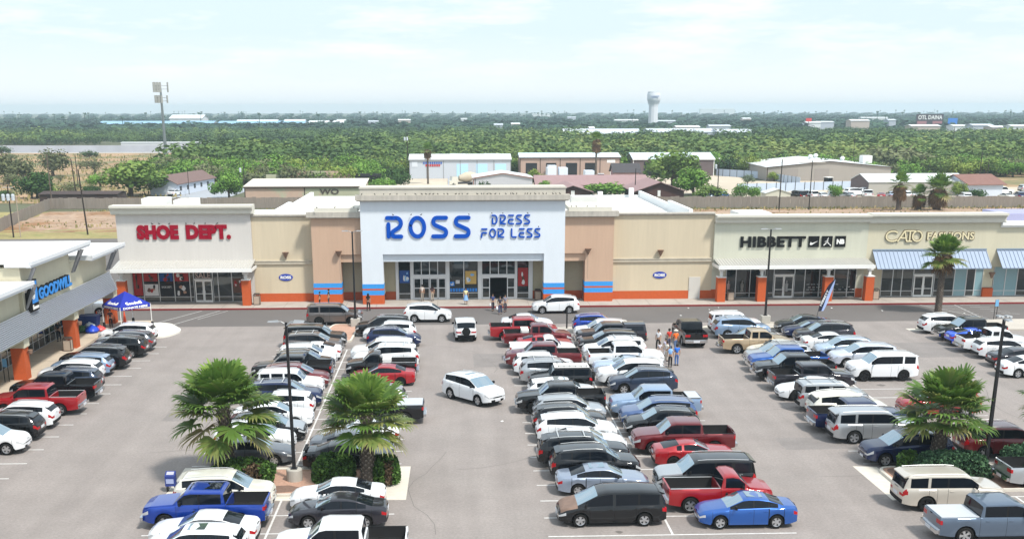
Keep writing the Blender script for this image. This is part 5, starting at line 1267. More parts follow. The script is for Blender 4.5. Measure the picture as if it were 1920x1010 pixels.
def person(x, y, ang, label, top, bottom, hair, group=None, h=1.72, skin='tan', z=0, walk=.0, skirt=False, hat=None, bag=None, longhair=False, arm=.0):
    root = empty('person', label, 'person', (x, y, z), ang, group); k = h/1.72; sd_ = walk
    def S(p): return (p[0]*k, p[1]*k, p[2]*k)
    legs = {}; ch = [[(S((0,0,.95)),.12*k),(S((0,.0,1.15)),.105*k),(S((0,.0,1.33)),.13*k),(S((0,0,1.46)),.06*k),(S((0,.01,1.53)),.052*k),(S((0,.02,1.62)),.088*k),(S((0,.01,1.69)),.065*k)]]
    ch.append([(S((0,.02,1.62)),.088*k),(S((0,.105,1.61)),.016*k)])          # nose
    arms = []
    for s in (-1, 1):
        f = s*sd_; el = (s*.235, -.02-f*.10+arm*.10, 1.15+arm*.05); wr = (s*.25, .06-f*.22+arm*.25, .92+arm*.22); pm = (s*.25, .09-f*.26+arm*.32, .85+arm*.24)
        a = [(S((0,.0,1.33)),.13*k),(S((s*.16,0,1.40)),.058*k),(S(el),.042*k),(S(wr),.028*k),(S(pm),.034*k)]; ch.append(a); arms.append(a)
        for q in range(4): ch.append([(S(pm),.034*k),(S((pm[0]+.0, pm[1]-.03+q*.02, pm[2]-.05)),.010),(S((pm[0]-s*.01, pm[1]-.03+q*.022, pm[2]-.088+abs(q-1.5)*.006)),.008)])
        ch.append([(S(pm),.034*k),(S((pm[0]-s*.02, pm[1]+.045, pm[2]-.015)),.010),(S((pm[0]-s*.02, pm[1]+.06, pm[2]-.045)),.009)])
        lg = [(S((0,0,.95)),.12*k),(S((s*.09,0,.88)),.085*k),(S((s*.095,.03+f*.16,.50)),.058*k),(S((s*.095,-.02+f*.30,.10)),.038*k),(S((s*.10,.11+f*.30,.045)),.034*k)]; ch.append(lg); legs[s] = lg
    put('body', skinned('body', ch, SKN[skin]), root, world=False)
    g = .018
    tc_ = [[(S((0,0,.97)),.135*k),(S((0,0,1.15)),.125*k),(S((0,0,1.33)),.148*k),(S((0,0,1.44)),.075*k)]]
    for a in arms:
        m_ = tuple((a[1][0][i]*.35+a[2][0][i]*.65) for i in range(3)); tc_.append([(S((0,0,1.33)),.148*k),(a[1][0],.075*k),(m_,.055*k)])
    put('shirt', skinned('shirt', tc_, mat('cloth_%02d%02d%02d' % tuple(int(c*99) for c in top), top, .85)), root, world=False)
    mtb = mat('cloth_%02d%02d%02d' % tuple(int(c*99) for c in bottom), bottom, .85)
    if skirt:
        mb = MB(); mb.lathe([(.14*k,1.02*k),(.17*k,.9*k),(.27*k,.45*k),(.25*k,.44*k)], n=14); put('skirt', mb.mesh('skirt', [mtb], True), root, world=False)
    else:
        lc = [[(S((0,0,.99)),.13*k),(S((0,0,.93)),.135*k)]]
        for s in (-1, 1): l = legs[s]; lc.append([(S((0,0,.93)),.135*k),(l[1][0],.10*k),(l[2][0],.076*k),(l[3][0],.055*k)])
        put('trousers', skinned('trousers', lc, mtb), root, world=False)
    for s in (-1, 1):
        l = legs[s]; mb = MB(); a, c = l[3][0], l[4][0]; mb.box(a[0]-.045, a[0]+.045, a[1]-.07, c[1]+.06, 0, .085); put('shoe', mb.mesh('shoe', [mat('shoe_dark', (.05,.045,.045), .7)], False), root, world=False)
    mh = mat('hair_%d' % int(hair[0]*1000), hair, .7); mb = MB()
    if hat: mb.lathe([(0,1.77),(.08,1.765),(.10,1.69),(.19,1.675),(.19,1.66),(.09,1.66)], (0,0,0), 14)
    else: mb.lathe([(0,1.755),(.07,1.74),(.105,1.68),(.108,1.60),(.10,1.56 if not longhair else 1.38),(.07,1.55 if not longhair else 1.34)], (0,-.012,0), 14)
    mb.v = [S(p) for p in mb.v]; mb.v = [(p[0], p[1] if p[1] < .045*k or p[2] > 1.66*k else .045*k, p[2]) for p in mb.v] if not hat else mb.v
    put('hat' if hat else 'hair', mb.mesh('hair', [mat('straw', hat, .8) if hat else mh], True), root, world=False)
    mb = MB()
    for s in (-1, 1): mb.lathe([(0,-.012),(.012,0),(0,.012)], (s*.033*k, .098*k, 1.63*k), 6)
    put('eyes', mb.mesh('eyes', [m_black], False), root, world=False)
    if bag:
        mb = MB(); c, (bx, by, bz), (lx, ly, lz) = bag; mb.lathe([(0,0),(.8,.05),(1,.4),(.85,.85),(.3,1)], n=10); mb.v = [(bx+p[0]*lx/2, by+p[1]*ly/2, bz+p[2]*lz) for p in mb.v]
        mb.tube((bx,by,bz+lz*.95),(bx*.9,by*.5,bz+lz+.25),.01)
        bo = put('bag', mb.mesh('bag', [mat('bag_%02d%02d%02d' % tuple(int(v*99) for v in c), c, .7)], True), None)
        bo.location = (x, y, z); bo.rotation_euler = (0,0,ang); props(bo, f"{'backpack' if bz > .9 else 'shopping bag'} carried by the {label.split(',')[0]}"[:90], 'backpack' if bz > .9 else 'bag', 'bags carried by people'); bo.name = 'backpack' if bz > .9 else 'shopping_bag'
    return root
dk, den, wh = (.02,.02,.022), (.06,.09,.18), (.68,.68,.70); hb = (.02,.014,.01)
PG = 'people walking near the shops'
person(-13.5, 93.6, R_(80), 'woman in a pink top behind the brown grey SUV', (.75,.16,.20), (.15,.12,.12), hb, PG, 1.62, longhair=True)
person(-8.55, 112.2, R_(-10), 'woman all in black crossing by the striped pier left of the tower', dk, dk, hb, PG, 1.72, longhair=True, walk=.5)
person(1.2, 114.6, R_(180), 'woman in cream top and blue skirt on the pavement at the entrance', (.68,.62,.35), (.22,.40,.70), hb, PG, 1.68, skirt=True, z=.15)
person(-3.3, 117.0, R_(0), 'person in a white shirt walking to the left sliding doors', (.62,.55,.50), (.28,.24,.20), hb, PG, 1.7, walk=.4, z=.15)
person(-2.25, 117.0, R_(5), 'woman in a dark top beside the white shirt at the left doors', (.07,.04,.045), (.40,.34,.28), hb, PG, 1.62, longhair=True, walk=.4, z=.15)
person(3.85, 111.5, R_(190), 'person in navy with a white bag, left of the trio leaving the shop', (.04,.06,.16), (.03,.03,.05), hb, PG, 1.7, walk=.5, bag=((.7,.7,.7),(.28,.1,.5),(.2,.12,.3)))
person(4.5, 109.6, R_(175), 'man in dark grey nearest the road, middle of the trio leaving the shop', (.05,.05,.07), (.04,.06,.13), hb, PG, 1.76, walk=.6, bag=((.72,.74,.78),(.3,.1,.45),(.22,.14,.34)))
person(5.05, 110.9, R_(185), 'person in grey with a black bag, right of the trio leaving the shop', (.22,.21,.26), (.05,.05,.07), hb, PG, 1.72, walk=.5, bag=((.02,.02,.02),(.30,.1,.6),(.24,.14,.3)))
person(-13.6, 114.3, R_(90), 'child in black on the pavement behind the brown grey SUV, left of the taller one', dk, dk, hb, PG, 1.45, z=.15)
person(-12.7, 114.4, R_(90), 'person in black on the pavement behind the brown grey SUV, the taller one', dk, (.05,.05,.06), hb, PG, 1.7, z=.15)
person(16.95, 91.9, R_(150), 'man in a white shirt and black trousers swinging his arm, left of the group', wh, dk, hb, PG, 1.74, walk=.5)
person(18.3, 91.4, R_(20), 'man in an orange shirt and pale hat beside the black pickup', (.85,.16,.03), (.10,.15,.27), hb, PG, 1.78, walk=.6, hat=(.75,.70,.62))
person(17.95, 92.4, R_(10), 'person in a red top half hidden behind the orange shirt', (.55,.05,.04), (.10,.10,.16), hb, PG, 1.7, walk=.3)
person(17.15, 89.6, R_(160), 'child in a white top and purple strap in the middle of the group', (.60,.56,.70), (.55,.55,.62), hb, PG, 1.4, walk=.3)
person(16.55, 88.9, R_(170), 'child in pale clothes between the white shirt and the blue backpack', (.62,.60,.66), (.5,.48,.55), hb, PG, 1.25, walk=.3)
person(16.85, 87.5, R_(120), 'woman in a cream top behind the blue backpack', (.66,.62,.56), (.55,.50,.44), hb, PG, 1.62)
person(16.75, 85.4, R_(-15), 'person in grey wearing a blue and white backpack, nearest the parked cars', (.38,.40,.48), dk, hb, PG, 1.66, bag=((.22,.42,.75),(0,-.2,1.08),(.30,.2,.42)))
person(17.35, 85.9, R_(0), 'person in a blue shirt and blue jeans beside the backpack wearer', (.03,.16,.62), (.08,.16,.38), hb, PG, 1.70)
person(-34.1, 97.2, R_(190), 'person in black carrying white papers by the thrift shop windows', dk, (.03,.035,.05), hb, PG, 1.75, z=.15, walk=.4)
person(-31.35, 103.1, R_(200), 'person in a dark brown top standing under the blue tent', (.07,.03,.03), dk, hb, PG, 1.7, z=.15)

# ---------------------------------------------------------------- bins, cones, tent, signs
def bin_(x, y, label, z=.15):
    r = empty('trash_bin', label, 'bin', (x, y, z), 0, 'brown litter bins outside the shops'); mb = MB()
    mb.box(x-.33,x+.33,y-.3,y+.3,z,z+.06); 
    for sx in (-1,1):
        for sy in (-1,1): mb.box(x+sx*.33-.04*(sx>0)-.0*(sx<0), x+sx*.33+.04*(sx<0), y+sy*.3-.04*(sy>0), y+sy*.3+.04*(sy<0), z+.06, z+1.0)
    part('frame', mb, mat('bin_brown', (.055,.04,.032), .6), r)
    mb = MB(); mb.box(x-.30,x+.30,y-.27,y+.27,z+.061,z+.86); part('panel', mb, mat('bin_pebble', (.42,.34,.27), .9, n=.2, ns=20), r)
    mb = MB(); mb.lathe([(.44,1.0),(.46,1.03),(.34,1.14),(.14,1.16),(.10,1.08)], (x,y,z), 4); mb.v = [(x+(p[0]-x)*math.cos(.785)-(p[1]-y)*math.sin(.785), y+(p[0]-x)*math.sin(.785)+(p[1]-y)*math.cos(.785), p[2]) for p in mb.v]; part('lid', mb, MATS['bin_brown'], r)
for x, y, l in ((-20.15,115.6,'brown litter bin right of the shoe shop column'),(8.75,117.2,'brown litter bin under the tower right of the sliding doors'),(28.75,115.9,'brown litter bin beside the first column of the sports shop'),(44.0,115.9,'brown litter bin between the sports shop and the fashion shop'),(-32.0,93.1,'brown litter bin beside the thrift shop column')): bin_(x, y, l)
def cone(x, y, label):
    r = empty('traffic_cone', label, 'cone', (x, y, .15), 0, 'orange cones by the tent'); mb = MB(); mb.box(x-.2,x+.2,y-.2,y+.2,.15,.19); part('base', mb, mat('cone_base', (.5,.06,.02), .7), r)
    mb = MB(); mb.lathe([(.16,.04),(.03,1.0),(0,1.0)], (x,y,.15), 12); part('cone', mb, mat('cone_orange', (.85,.10,.03), .6), r, smooth=True)
cone(-33.6, 106.4, 'orange cone left of the thrift shop end column'); cone(-31.0, 106.3, 'orange cone right of the thrift shop end column')
def text_on(name, body, m, o, ux, uz, w, h, depth=.01, bold=.03, parent=None):
    me = text_mesh(name, body, m, (0,1,0,1), 0, 1, bold, 'z'); n = len(me.vertices); co = np.empty(n*3, np.float32); me.vertices.foreach_get('co', co); co = co.reshape(-1,3)
    o, ux, uz = Vector(o), Vector(ux).normalized(), Vector(uz).normalized(); nn = ux.cross(uz)
    out = np.array([list(o+ux*float(p[0])*w+uz*float(p[1])*h+nn*float(p[2])*depth) for p in co], np.float32); me.vertices.foreach_set('co', out.ravel()); me.update()
    return put(name, me, parent, world=False if parent and parent.parent else True)
t = empty('pop_up_tent', 'blue pop up canopy tent with white lettering at the thrift shop corner', 'tent', (-29.95, 103.5, 0))
Lc, Bc, Rc, Fc = Vector((-32.05,103.3,2.30)), Vector((-30.05,105.65,2.30)), Vector((-27.8,103.75,2.30)), Vector((-29.9,101.4,2.30)); ap = Vector((-29.95,103.5,3.45)); dz = Vector((0,0,.30))
m_tent = mat('tent_blue', (.018,.035,.36), .7, n2=.1, n2s=1, trans=.12)
mb = MB(); mb.add([Lc,Bc,Rc,Fc,ap], [(0,3,4),(3,2,4),(2,1,4),(1,0,4)]); tp = part('canopy', mb, m_tent, t)
mb = MB(); q = [Lc,Fc,Rc,Bc]
for i in range(4): a, c = q[i], q[(i+1)%4]; mb.add([a-dz, c-dz, c, a], [(0,1,2,3)])
vl = part('valance', mb, m_tent, t)
for nm, a, c in (('l', Lc, Fc), ('r', Fc, Rc)):
    d = (c-a); ww = d.length; nn = d.normalized().cross(Vector((0,0,1)))*.006
    text_on('lettering', 'DONATE HERE', m_white, a+d*.10-dz*.85+nn, d, (0,0,1), ww*.8, .2, .005, .05, vl)
    mid = (a+c)/2; up = (ap-mid); text_on('lettering', 'Goodwill', m_white, a+d*.24+up*.07+Vector((0,0,.012))+nn, d, up, ww*.52, .36, .005, .04, tp)
for p in (Lc,Bc,Rc,Fc):
    mb = MB(); mb.box(p.x-.025,p.x+.025,p.y-.025,p.y+.025,.15 if p is not Rc else .152,2.29); part('leg', mb, m_white, t)
    mb = MB(); mb.lathe([(0,0),(.13,.02),(.12,.45),(.05,.5)], (p.x+.03,p.y,.16), 8); part('weight_bag', mb, m_black, t)
# donation cart and bags
c = empty('donation_cart', 'dark blue rolling bin beside the thrift shop column', 'cart', (-33.2, 103.2, .15)); mb = MB()
mb.add([(-34.0,102.6,.45),(-32.5,102.6,.45),(-32.5,103.6,.45),(-34.0,103.6,.45),(-34.1,102.5,1.3),(-32.4,102.5,1.3),(-32.4,103.7,1.3),(-34.1,103.7,1.3)], [(0,1,5,4),(1,2,6,5),(2,3,7,6),(3,0,4,7),(0,3,2,1)]); part('tub', mb, mat('cart_blue', (.03,.06,.22), .6), c)
mb = MB(); mb.box(-34.14,-32.36,102.46,103.74,1.3,1.36); mb.box(-33.95,-32.5,102.6,103.6,1.0,1.29); part('rim', mb, mat('cart_blue', (.03,.06,.22), .6), c)
for dx in (-33.9,-32.6):
    for dy in (102.7,103.5): mb = MB(); mb.lathe([(0,-.04),(.1,-.04),(.1,.04),(0,.04)], (dx,dy,.25), 10, 'y'); mb.box(dx-.03,dx+.03,dy-.03,dy+.03,.3,.45); part('wheel', mb, m_plast, c)
for i, (x, y, s, col, lb) in enumerate(((-33.5,101.3,.62,(.04,.10,.035),'dark green plastic sack leaning by the blue rolling bin'),(-32.45,101.0,.66,(.02,.07,.55),'bright blue plastic sack in front of the rolling bin'),(-32.9,101.9,.5,(.55,.62,.66),'pale clear sack on top of the green sack'),(-31.95,101.8,.48,(.66,.10,.10),'red and white bag at the right of the sacks'))):
    rng = random.Random(i); mb = MB(); mb.lathe([(0,0),(.75,.02),(1,.4),(.9,.8),(.5,1.15),(.15,1.3),(.22,1.42)], n=14); mb.v = [(x+p[0]*s*rng.uniform(.82,1.08), y+p[1]*s*rng.uniform(.82,1.08), .15+(.25 if i == 2 else 0)+p[2]*s*.75) for p in mb.v]
    tag = put('donation_bag', mb.mesh('donation_bag', [mat('sack%d' % i, col, .35)], True)); props(tag, lb, 'bag', 'donated sacks by the thrift shop')
def sign_post(x, y, h, label, panel=None, r=.03, two=False, base=0):
    t = empty('sign_post', label, 'sign', (x, y, 0), 0, 'small signs in the parking lot'); mb = MB(); mb.tube((x,y,base),(x,y,h),r); mb2 = None
    part('post', mb, m_black if two or r > .05 else m_alu, t)
    if two: mb = MB(); mb.tube((x+.28,y+.1,base),(x+.28,y+.1,h),r); part('post', mb, m_black, t)
    if panel: mb = MB(); mb.box(x-.16+(.14 if two else 0), x+.16+(.14 if two else 0), y-.05, y-.03, h-.62, h); part('panel', mb, panel, t)
pan = mat('accessible_blue', (.16,.38,.62), .5)
sign_post(-33.0, 81.9, 1.9, 'blue and white parking sign on two black posts near the thrift shop', pan, two=True, base=.15)
sign_post(51.3, 104.5, 1.9, 'blue and white parking sign on two black posts by the far right row', pan, two=True)
sign_post(10.3, 101.9, 1.75, 'thick black post with white top at the head of the middle block', None, r=.07)
sign_post(-11.9, 104.4, 1.4, 'thin pale post in front of the brown grey SUV', None)
t = empty('feather_flag', 'leaning black feather flag with white vertical lettering by the road', 'flag', (34.6, 105.6, 0))
mb = MB(); pl = [(34.6+.0*k, 105.6, 0) for k in range(1)]; pts = [Vector((34.6,105.6,0)),Vector((34.75,105.6,1.0)),Vector((35.05,105.6,2.2)),Vector((35.5,105.6,3.2)),Vector((36.05,105.6,3.75))]; mb.path(pts, .022, 6); part('pole', mb, m_black, t)
lf = [(34.72,.75),(34.84,1.4),(35.05,2.2),(35.3,2.8),(35.62,3.35),(36.08,3.78)]; rt = [(35.2,.8),(35.5,1.45),(35.72,2.1),(35.92,2.75),(36.05,3.3),(36.1,3.78)]
mb = MB()
for i in range(5):
    a, b_, c_, d_ = lf[i], lf[i+1], rt[i+1], rt[i]; m0 = (a[0]*.42+d_[0]*.58, a[1]*.42+d_[1]*.58); m1 = (b_[0]*.42+c_[0]*.58, b_[1]*.42+c_[1]*.58)
    f = lambda p, dy=0: (p[0], 105.57-.05*math.sin(p[1]*2)+dy, p[1])
    mb.add([f(a),f(m0),f(m1),f(b_)], [(0,1,2,3)], 0); mb.add([f(m0),f(d_),f(c_),f(m1)], [(0,1,2,3)], 1)
fl = part('flag_cloth', mb, [mat('flag_black', (.015,.018,.045), .7), mat('flag_blue', (.35,.45,.72), .7)], t)
text_on('lettering', 'HIBBETT', m_white, (34.95,105.48,1.25), (.42,0,1), (-1,0,.42), 1.6, .20, .004, .03, fl)
t = empty('newspaper_box', 'blue newspaper box on legs behind the cream SUV', 'box', (-15.0, 56.9, 0)); mb = MB(); x, y = -15.0, 56.9
for sx in (-.2,.2): mb.box(x+sx-.03,x+sx+.03,y-.15,y+.15,0,.35)
part('leg', mb, m_black, t); mb = MB(); mb.add([(x-.26,y-.25,.35),(x+.26,y-.25,.35),(x+.26,y+.15,.35),(x-.26,y+.15,.35),(x-.26,y-.22,.90),(x+.26,y-.22,.90),(x+.26,y+.15,1.08),(x-.26,y+.15,1.08)], [(0,1,5,4),(1,2,6,5),(2,3,7,6),(3,0,4,7),(4,5,6,7)]); part('box', mb, mat('box_blue', (.03,.05,.22), .5), t)
mb = MB(); mb.box(x-.2,x+.2,y-.265,y-.252,.5,.75); part('panel', mb, P('lightblue2',(.35,.40,.62)), t); mb = MB(); mb.add([(x-.19,y-.14,.955),(x+.19,y-.14,.955),(x+.19,y+.08,1.06),(x-.19,y+.08,1.06)], [(0,1,2,3)]); part('lid', mb, P('box_light',(.42,.42,.5)), t)
for i in range(12):
    x, y = random.choice([(1.2,96.5),(-2,112),(22,108),(30,110.5),(42.5,109.8),(45,94),(38,111),(24,111),(50,108),(-16,75),(3,70),(37,90)]) if i > 20 else [(1.2,96.5),(-2,112.2),(22,108),(25.5,111.2),(42.5,109.8),(44.5,86.2),(38,111.6),(23.6,112.2),(50,108),(-16,75),(3,70),(26.7,112.3)][i]
    mb = MB(); mb.add([(x+.12*math.cos(a*1.2)*random.uniform(.6,1.3), y+.12*math.sin(a*1.2), .012+.03*(a % 2)) for a in range(5)], [(0,1,2,3,4)]); props(part('litter', mb, m_white), 'scrap of white paper lying on the open asphalt', 'litter', 'scraps of litter on the asphalt')
# birds on the ledges and letters
bm_ = MB(); bm_.path([(-.13,0,.09),(-.04,0,.10),(.04,0,.13),(.09,0,.19),(.13,0,.19)], [.012,.045,.055,.035,.008], 6); bme = bm_.mesh('bird', [mat('bird_black', (.012,.012,.014), .6)], True)
bl = [(x, 114.62, 11.07) for x in [-9.1+.36*i+random.uniform(-.12,.12) for i in range(56)] if random.random() < .8]+[(x, 114.95, 9.04) for x in (-6.0,-4.2,-3.2,1.6)]+[(x, 116.8, 8.1) for x in (-30.4,-29.7,-28.7,-27.0,-26.2,-25.1,-23.9)]+[(x,115.2,9.76) for x in (-13.6,-11.8,-9.9,11.9,12.4,13.5,14.4)]+[(3.9,115,9.13),(5.0,115,9.13),(7.5,115,9.13),(8.6,115,7.78)]
for x, y, z in bl:
    o = bpy.data.objects.new('bird', bme); COL.objects.link(o); o.location = (x, y, z); o.rotation_euler = (0,0,random.uniform(0,6.28)); o.scale = (.95,.95,.95)
    lb = 'small black bird perched on the ledge of the white tower' if z == 11.07 else ('small black bird on the red block letters' if x < -20 else ('small black bird on the blue letters' if z in (9.04,9.13,7.78) else 'small black bird on a peach wall parapet')); props(o, lb, 'bird', lb.replace('small black bird','black birds'))
# ---------------------------------------------------------------- fence, poles
m_fence = mat('weathered_fence', (.25,.215,.185), .95, n=.22, ns=1.6, n2=.2, n2s=.12, stretch=(4,4,.25))
def wfence(pts, h, label, pan=.9):
    r = empty('wooden_fence', label, 'fence', (pts[0][0], pts[0][1], 0)); mb = MB(); ps = MB()
    for (x0,y0),(x1,y1) in zip(pts, pts[1:]):
        d = Vector((x1-x0,y1-y0)); n = int(d.length/pan); d /= n; q = Vector((-d.y,d.x)).normalized()*.03
        for i in range(n):
            a = Vector((x0,y0))+d*i+d*.02; b_ = a+d*.97; hh = h+random.uniform(-.10,.10); o = q*random.choice((-.6,.2,.8))
            vs = [(a-q+o),(b_-q+o),(b_+q+o),(a+q+o)]; mb.add([(p.x,p.y,0) for p in vs]+[(p.x,p.y,hh+random.uniform(-.03,.03)) for p in vs], [(0,1,5,4),(1,2,6,5),(2,3,7,6),(3,0,4,7),(4,5,6,7)])
    part('boards', mb, m_fence, r); return r
wfence([(-100,160),(-74.6,190.8),(-81.5,236),(-20,235.2),(122,229.6)], 2.15, 'long weathered grey wooden fence behind the shops')
def pole(x, y, h, label, r=.13, m=None, arm=0, cans=0, name='utility_pole', lean=0, head=0):
    t = empty(name, label, 'utility pole', (x, y, 0), 0, 'poles standing behind the shops'); mb = MB(); mb.tube((x,y,0),(x+lean,y,h),r,r*.7); part('pole', mb, m or mat('tarred_wood', (.035,.028,.024), .9), t)
    if arm: mb = MB(); mb.box(x+lean-arm,x+lean+arm,y-.06,y+.06,h-.4,h-.25); part('crossarm', mb, mat('pale_wood', (.42,.38,.33), .9), t)
    for k in range(cans): mb = MB(); mb.lathe([(0,0),(.26,0),(.28,.9),(.12,1.0),(0,1.0)], (x-.75+.75*k+lean*.8, y-.3, h-2.3), 10); part('transformer', mb, mat('transformer_grey', (.52,.56,.6), .5), t)
    if head: mb = MB(); mb.box(x+lean-.15,x+lean+.15,y-.3,y+.1,h-.1,h+.12); part('lamp_head', mb, m_white, t)
    return t
pole(-69.3, 182.5, 8.0, 'black utility pole with three grey transformer cans at the far left', arm=.8, cans=3)
pole(-68.2, 182.5, 6.4, 'thin tan post beside the pole with the transformer cans', .09, mat('tan_post', (.36,.30,.24), .9))
pole(-58.8, 186, 10.2, 'dark bare pole standing on the earth bank', .14, lean=-.5)
pole(-83.2, 242, 10.6, 'brown wooden pole just behind the fence corner', .14, mat('brown_wood', (.13,.10,.08), .9))
pole(-80.5, 250, 9.3, 'dark pole behind the fence right of the corner', .14, lean=-.5)
pole(-96, 300, 8.4, 'slim pole in the dry field beside the dense green bush', .12)
pole(-13.4, 349, 12.6, 'tall dark pole with white transformers at the left end of the white workshop', .16, cans=2)
pole(-1.0, 276.3, 4.0, 'short white and blue post above the tower parapet', .16, mat('blue_white_post', (.45,.5,.6), .6))
pole(5.1, 262, 4.2, 'short black post in front of the white workshop', .12)
pole(61.8, 267.3, 8.2, 'pole with a white transformer can right of the brown gabled house', .13, cans=1, head=1)
pole(39.7, 250, 6.9, 'slim dark pole between the hedge and the brown gabled house', .12)
pole(63.6, 222, 9.9, 'black pole with lamp behind the sports shop, left one', .13, head=1)
pole(69.5, 222, 9.6, 'black pole on a white base with crossarm behind the sports shop, right one', .12, arm=2.6)
pole(134.5, 291, 8.7, 'tall dark pole beside the red roofed house', .15)
pole(136.5, 291, 6.9, 'shorter dark pole beside the red roofed house', .13)
pole(-50.6, 283, 7.0, 'pole with a white box beside the car drive', .12, cans=1)
pole(-62.5, 276, 6.3, 'slim dark pole in front of the red pickup', .08)
pole(175, 402, 13, 'slim pole in the thicket at the right', .12)
pole(122, 350, 12, 'slim pole rising from the thicket left of the blue lorry', .1)
for i, (a, c_) in enumerate((((-83.2,242,10.2),(-62.5,276,6.2)),((-83.7,242,9.6),(-50.6,283,6.6)),((-58.9,186,9.6),(-81,250,9.0)),((63.6,222,9.2),(61.8,267.3,7.9)),((39.7,250,6.6),(61.8,267.3,7.7)),((134.5,291,8.2),(190,300,7.0)))):
    a, c_ = Vector(a), Vector(c_); mb = MB(); mb.path([a.lerp(c_, t/10)-Vector((0,0,.9*4*(t/10)*(1-t/10))) for t in range(11)], .022, 4); props(part('power_line', mb, m_black), ['thin wire','second thin wire','third thin wire','fourth thin wire','fifth thin wire','sixth thin wire'][i]+' strung between poles behind the shops, counted from the left', 'wire', 'wires between the poles')

# ---------------------------------------------------------------- trees
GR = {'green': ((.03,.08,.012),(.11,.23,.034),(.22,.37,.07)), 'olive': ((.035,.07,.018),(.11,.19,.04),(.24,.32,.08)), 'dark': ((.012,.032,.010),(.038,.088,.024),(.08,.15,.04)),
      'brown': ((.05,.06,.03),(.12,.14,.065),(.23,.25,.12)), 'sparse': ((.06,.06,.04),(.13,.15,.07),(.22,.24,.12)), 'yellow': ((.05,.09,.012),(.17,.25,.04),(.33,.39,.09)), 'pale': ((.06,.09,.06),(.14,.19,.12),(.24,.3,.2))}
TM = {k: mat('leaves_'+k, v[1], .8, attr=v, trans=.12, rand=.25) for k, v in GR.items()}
m_bark = mat('bark', (.10,.075,.055), .95, n=.2, ns=4)
def crown_np(rng, n, w=1., h=1., leaf=.05, lobes=14, gap=.35, nr=.8, lr0=.24, lr1=.42):
    """unit crown: radius about .5 across, height 1; leaf clumps spread through uneven lobes"""
    lc = rng.normal(size=(lobes,3)); lc /= np.linalg.norm(lc, axis=1)[:,None]; lc *= rng.uniform(.25,.62,(lobes,1)); lc[:,2] = np.abs(lc[:,2])*.9-.08; lr = rng.uniform(lr0,lr1,lobes)
    k = rng.integers(0, lobes, n); u = rng.normal(size=(n,3)); u /= np.linalg.norm(u, axis=1)[:,None]; u *= (rng.random((n,1))**.33)*lr[k][:,None]
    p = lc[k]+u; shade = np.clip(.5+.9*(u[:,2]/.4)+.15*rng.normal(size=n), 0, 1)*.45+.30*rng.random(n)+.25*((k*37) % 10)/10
    nn = u/np.maximum(np.linalg.norm(u, axis=1)[:,None],1e-5)+nr*rng.normal(size=(n,3)); nn /= np.linalg.norm(nn, axis=1)[:,None]
    a = np.cross(nn, rng.normal(size=(n,3))); a /= np.linalg.norm(a, axis=1)[:,None]; b = np.cross(nn, a); s = leaf*rng.uniform(.6,1.35,(n,1))
    V = np.stack([p-a*s*1.1, p-b*s*.7, p+a*s*1.1, p+b*s*.7], 1)
    V[:,:,0] *= .62*w; V[:,:,1] *= .62*w; V[:,:,2] = (V[:,:,2]+.35)*.78*h
    return V, np.repeat(np.clip(shade,0,1), 4)
TREE_ME = {}
def tree_mesh(kind, var, n=1500):
    key = (kind, var, n)
    if key not in TREE_ME:
        rng = np.random.default_rng(hash(key[0]) % 1000 if False else sum(map(ord, kind))+var*17)
        V, t = crown_np(rng, n if kind not in ('sparse',) else n//3, leaf=.05, lobes=16, nr=.5)
        V[:,:,2] = V[:,:,2]*.86+.12
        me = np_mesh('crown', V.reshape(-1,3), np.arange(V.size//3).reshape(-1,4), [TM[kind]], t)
        mb = MB(); mb.path([(0,0,0),(.01,0,.18),(-.01,.01,.36)], [.035,.028,.02], 7)
        for k in range(6):
            a = k*1.05+var; mb.path([(0,0,.16+.03*k),(.12*math.cos(a),.12*math.sin(a),.34+.03*k),(.27*math.cos(a),.27*math.sin(a),.55+.04*k)], [.018,.012,.005], 5)
        TREE_ME[key] = (me, mb.mesh('trunk', [m_bark], True))
    return TREE_ME[key]
def tree(x, y, w, h, kind, label, var=0, group=None, n=1500, name='tree', rz=0):
    cm, tm = tree_mesh(kind, var, n); r = empty(name, label, 'tree' if h > 3.6 else 'shrub', (x, y, 0), rz, group); r.scale = (w, w, h)
    put('crown', cm, r, world=False); put('trunk', tm, r, world=False); return r
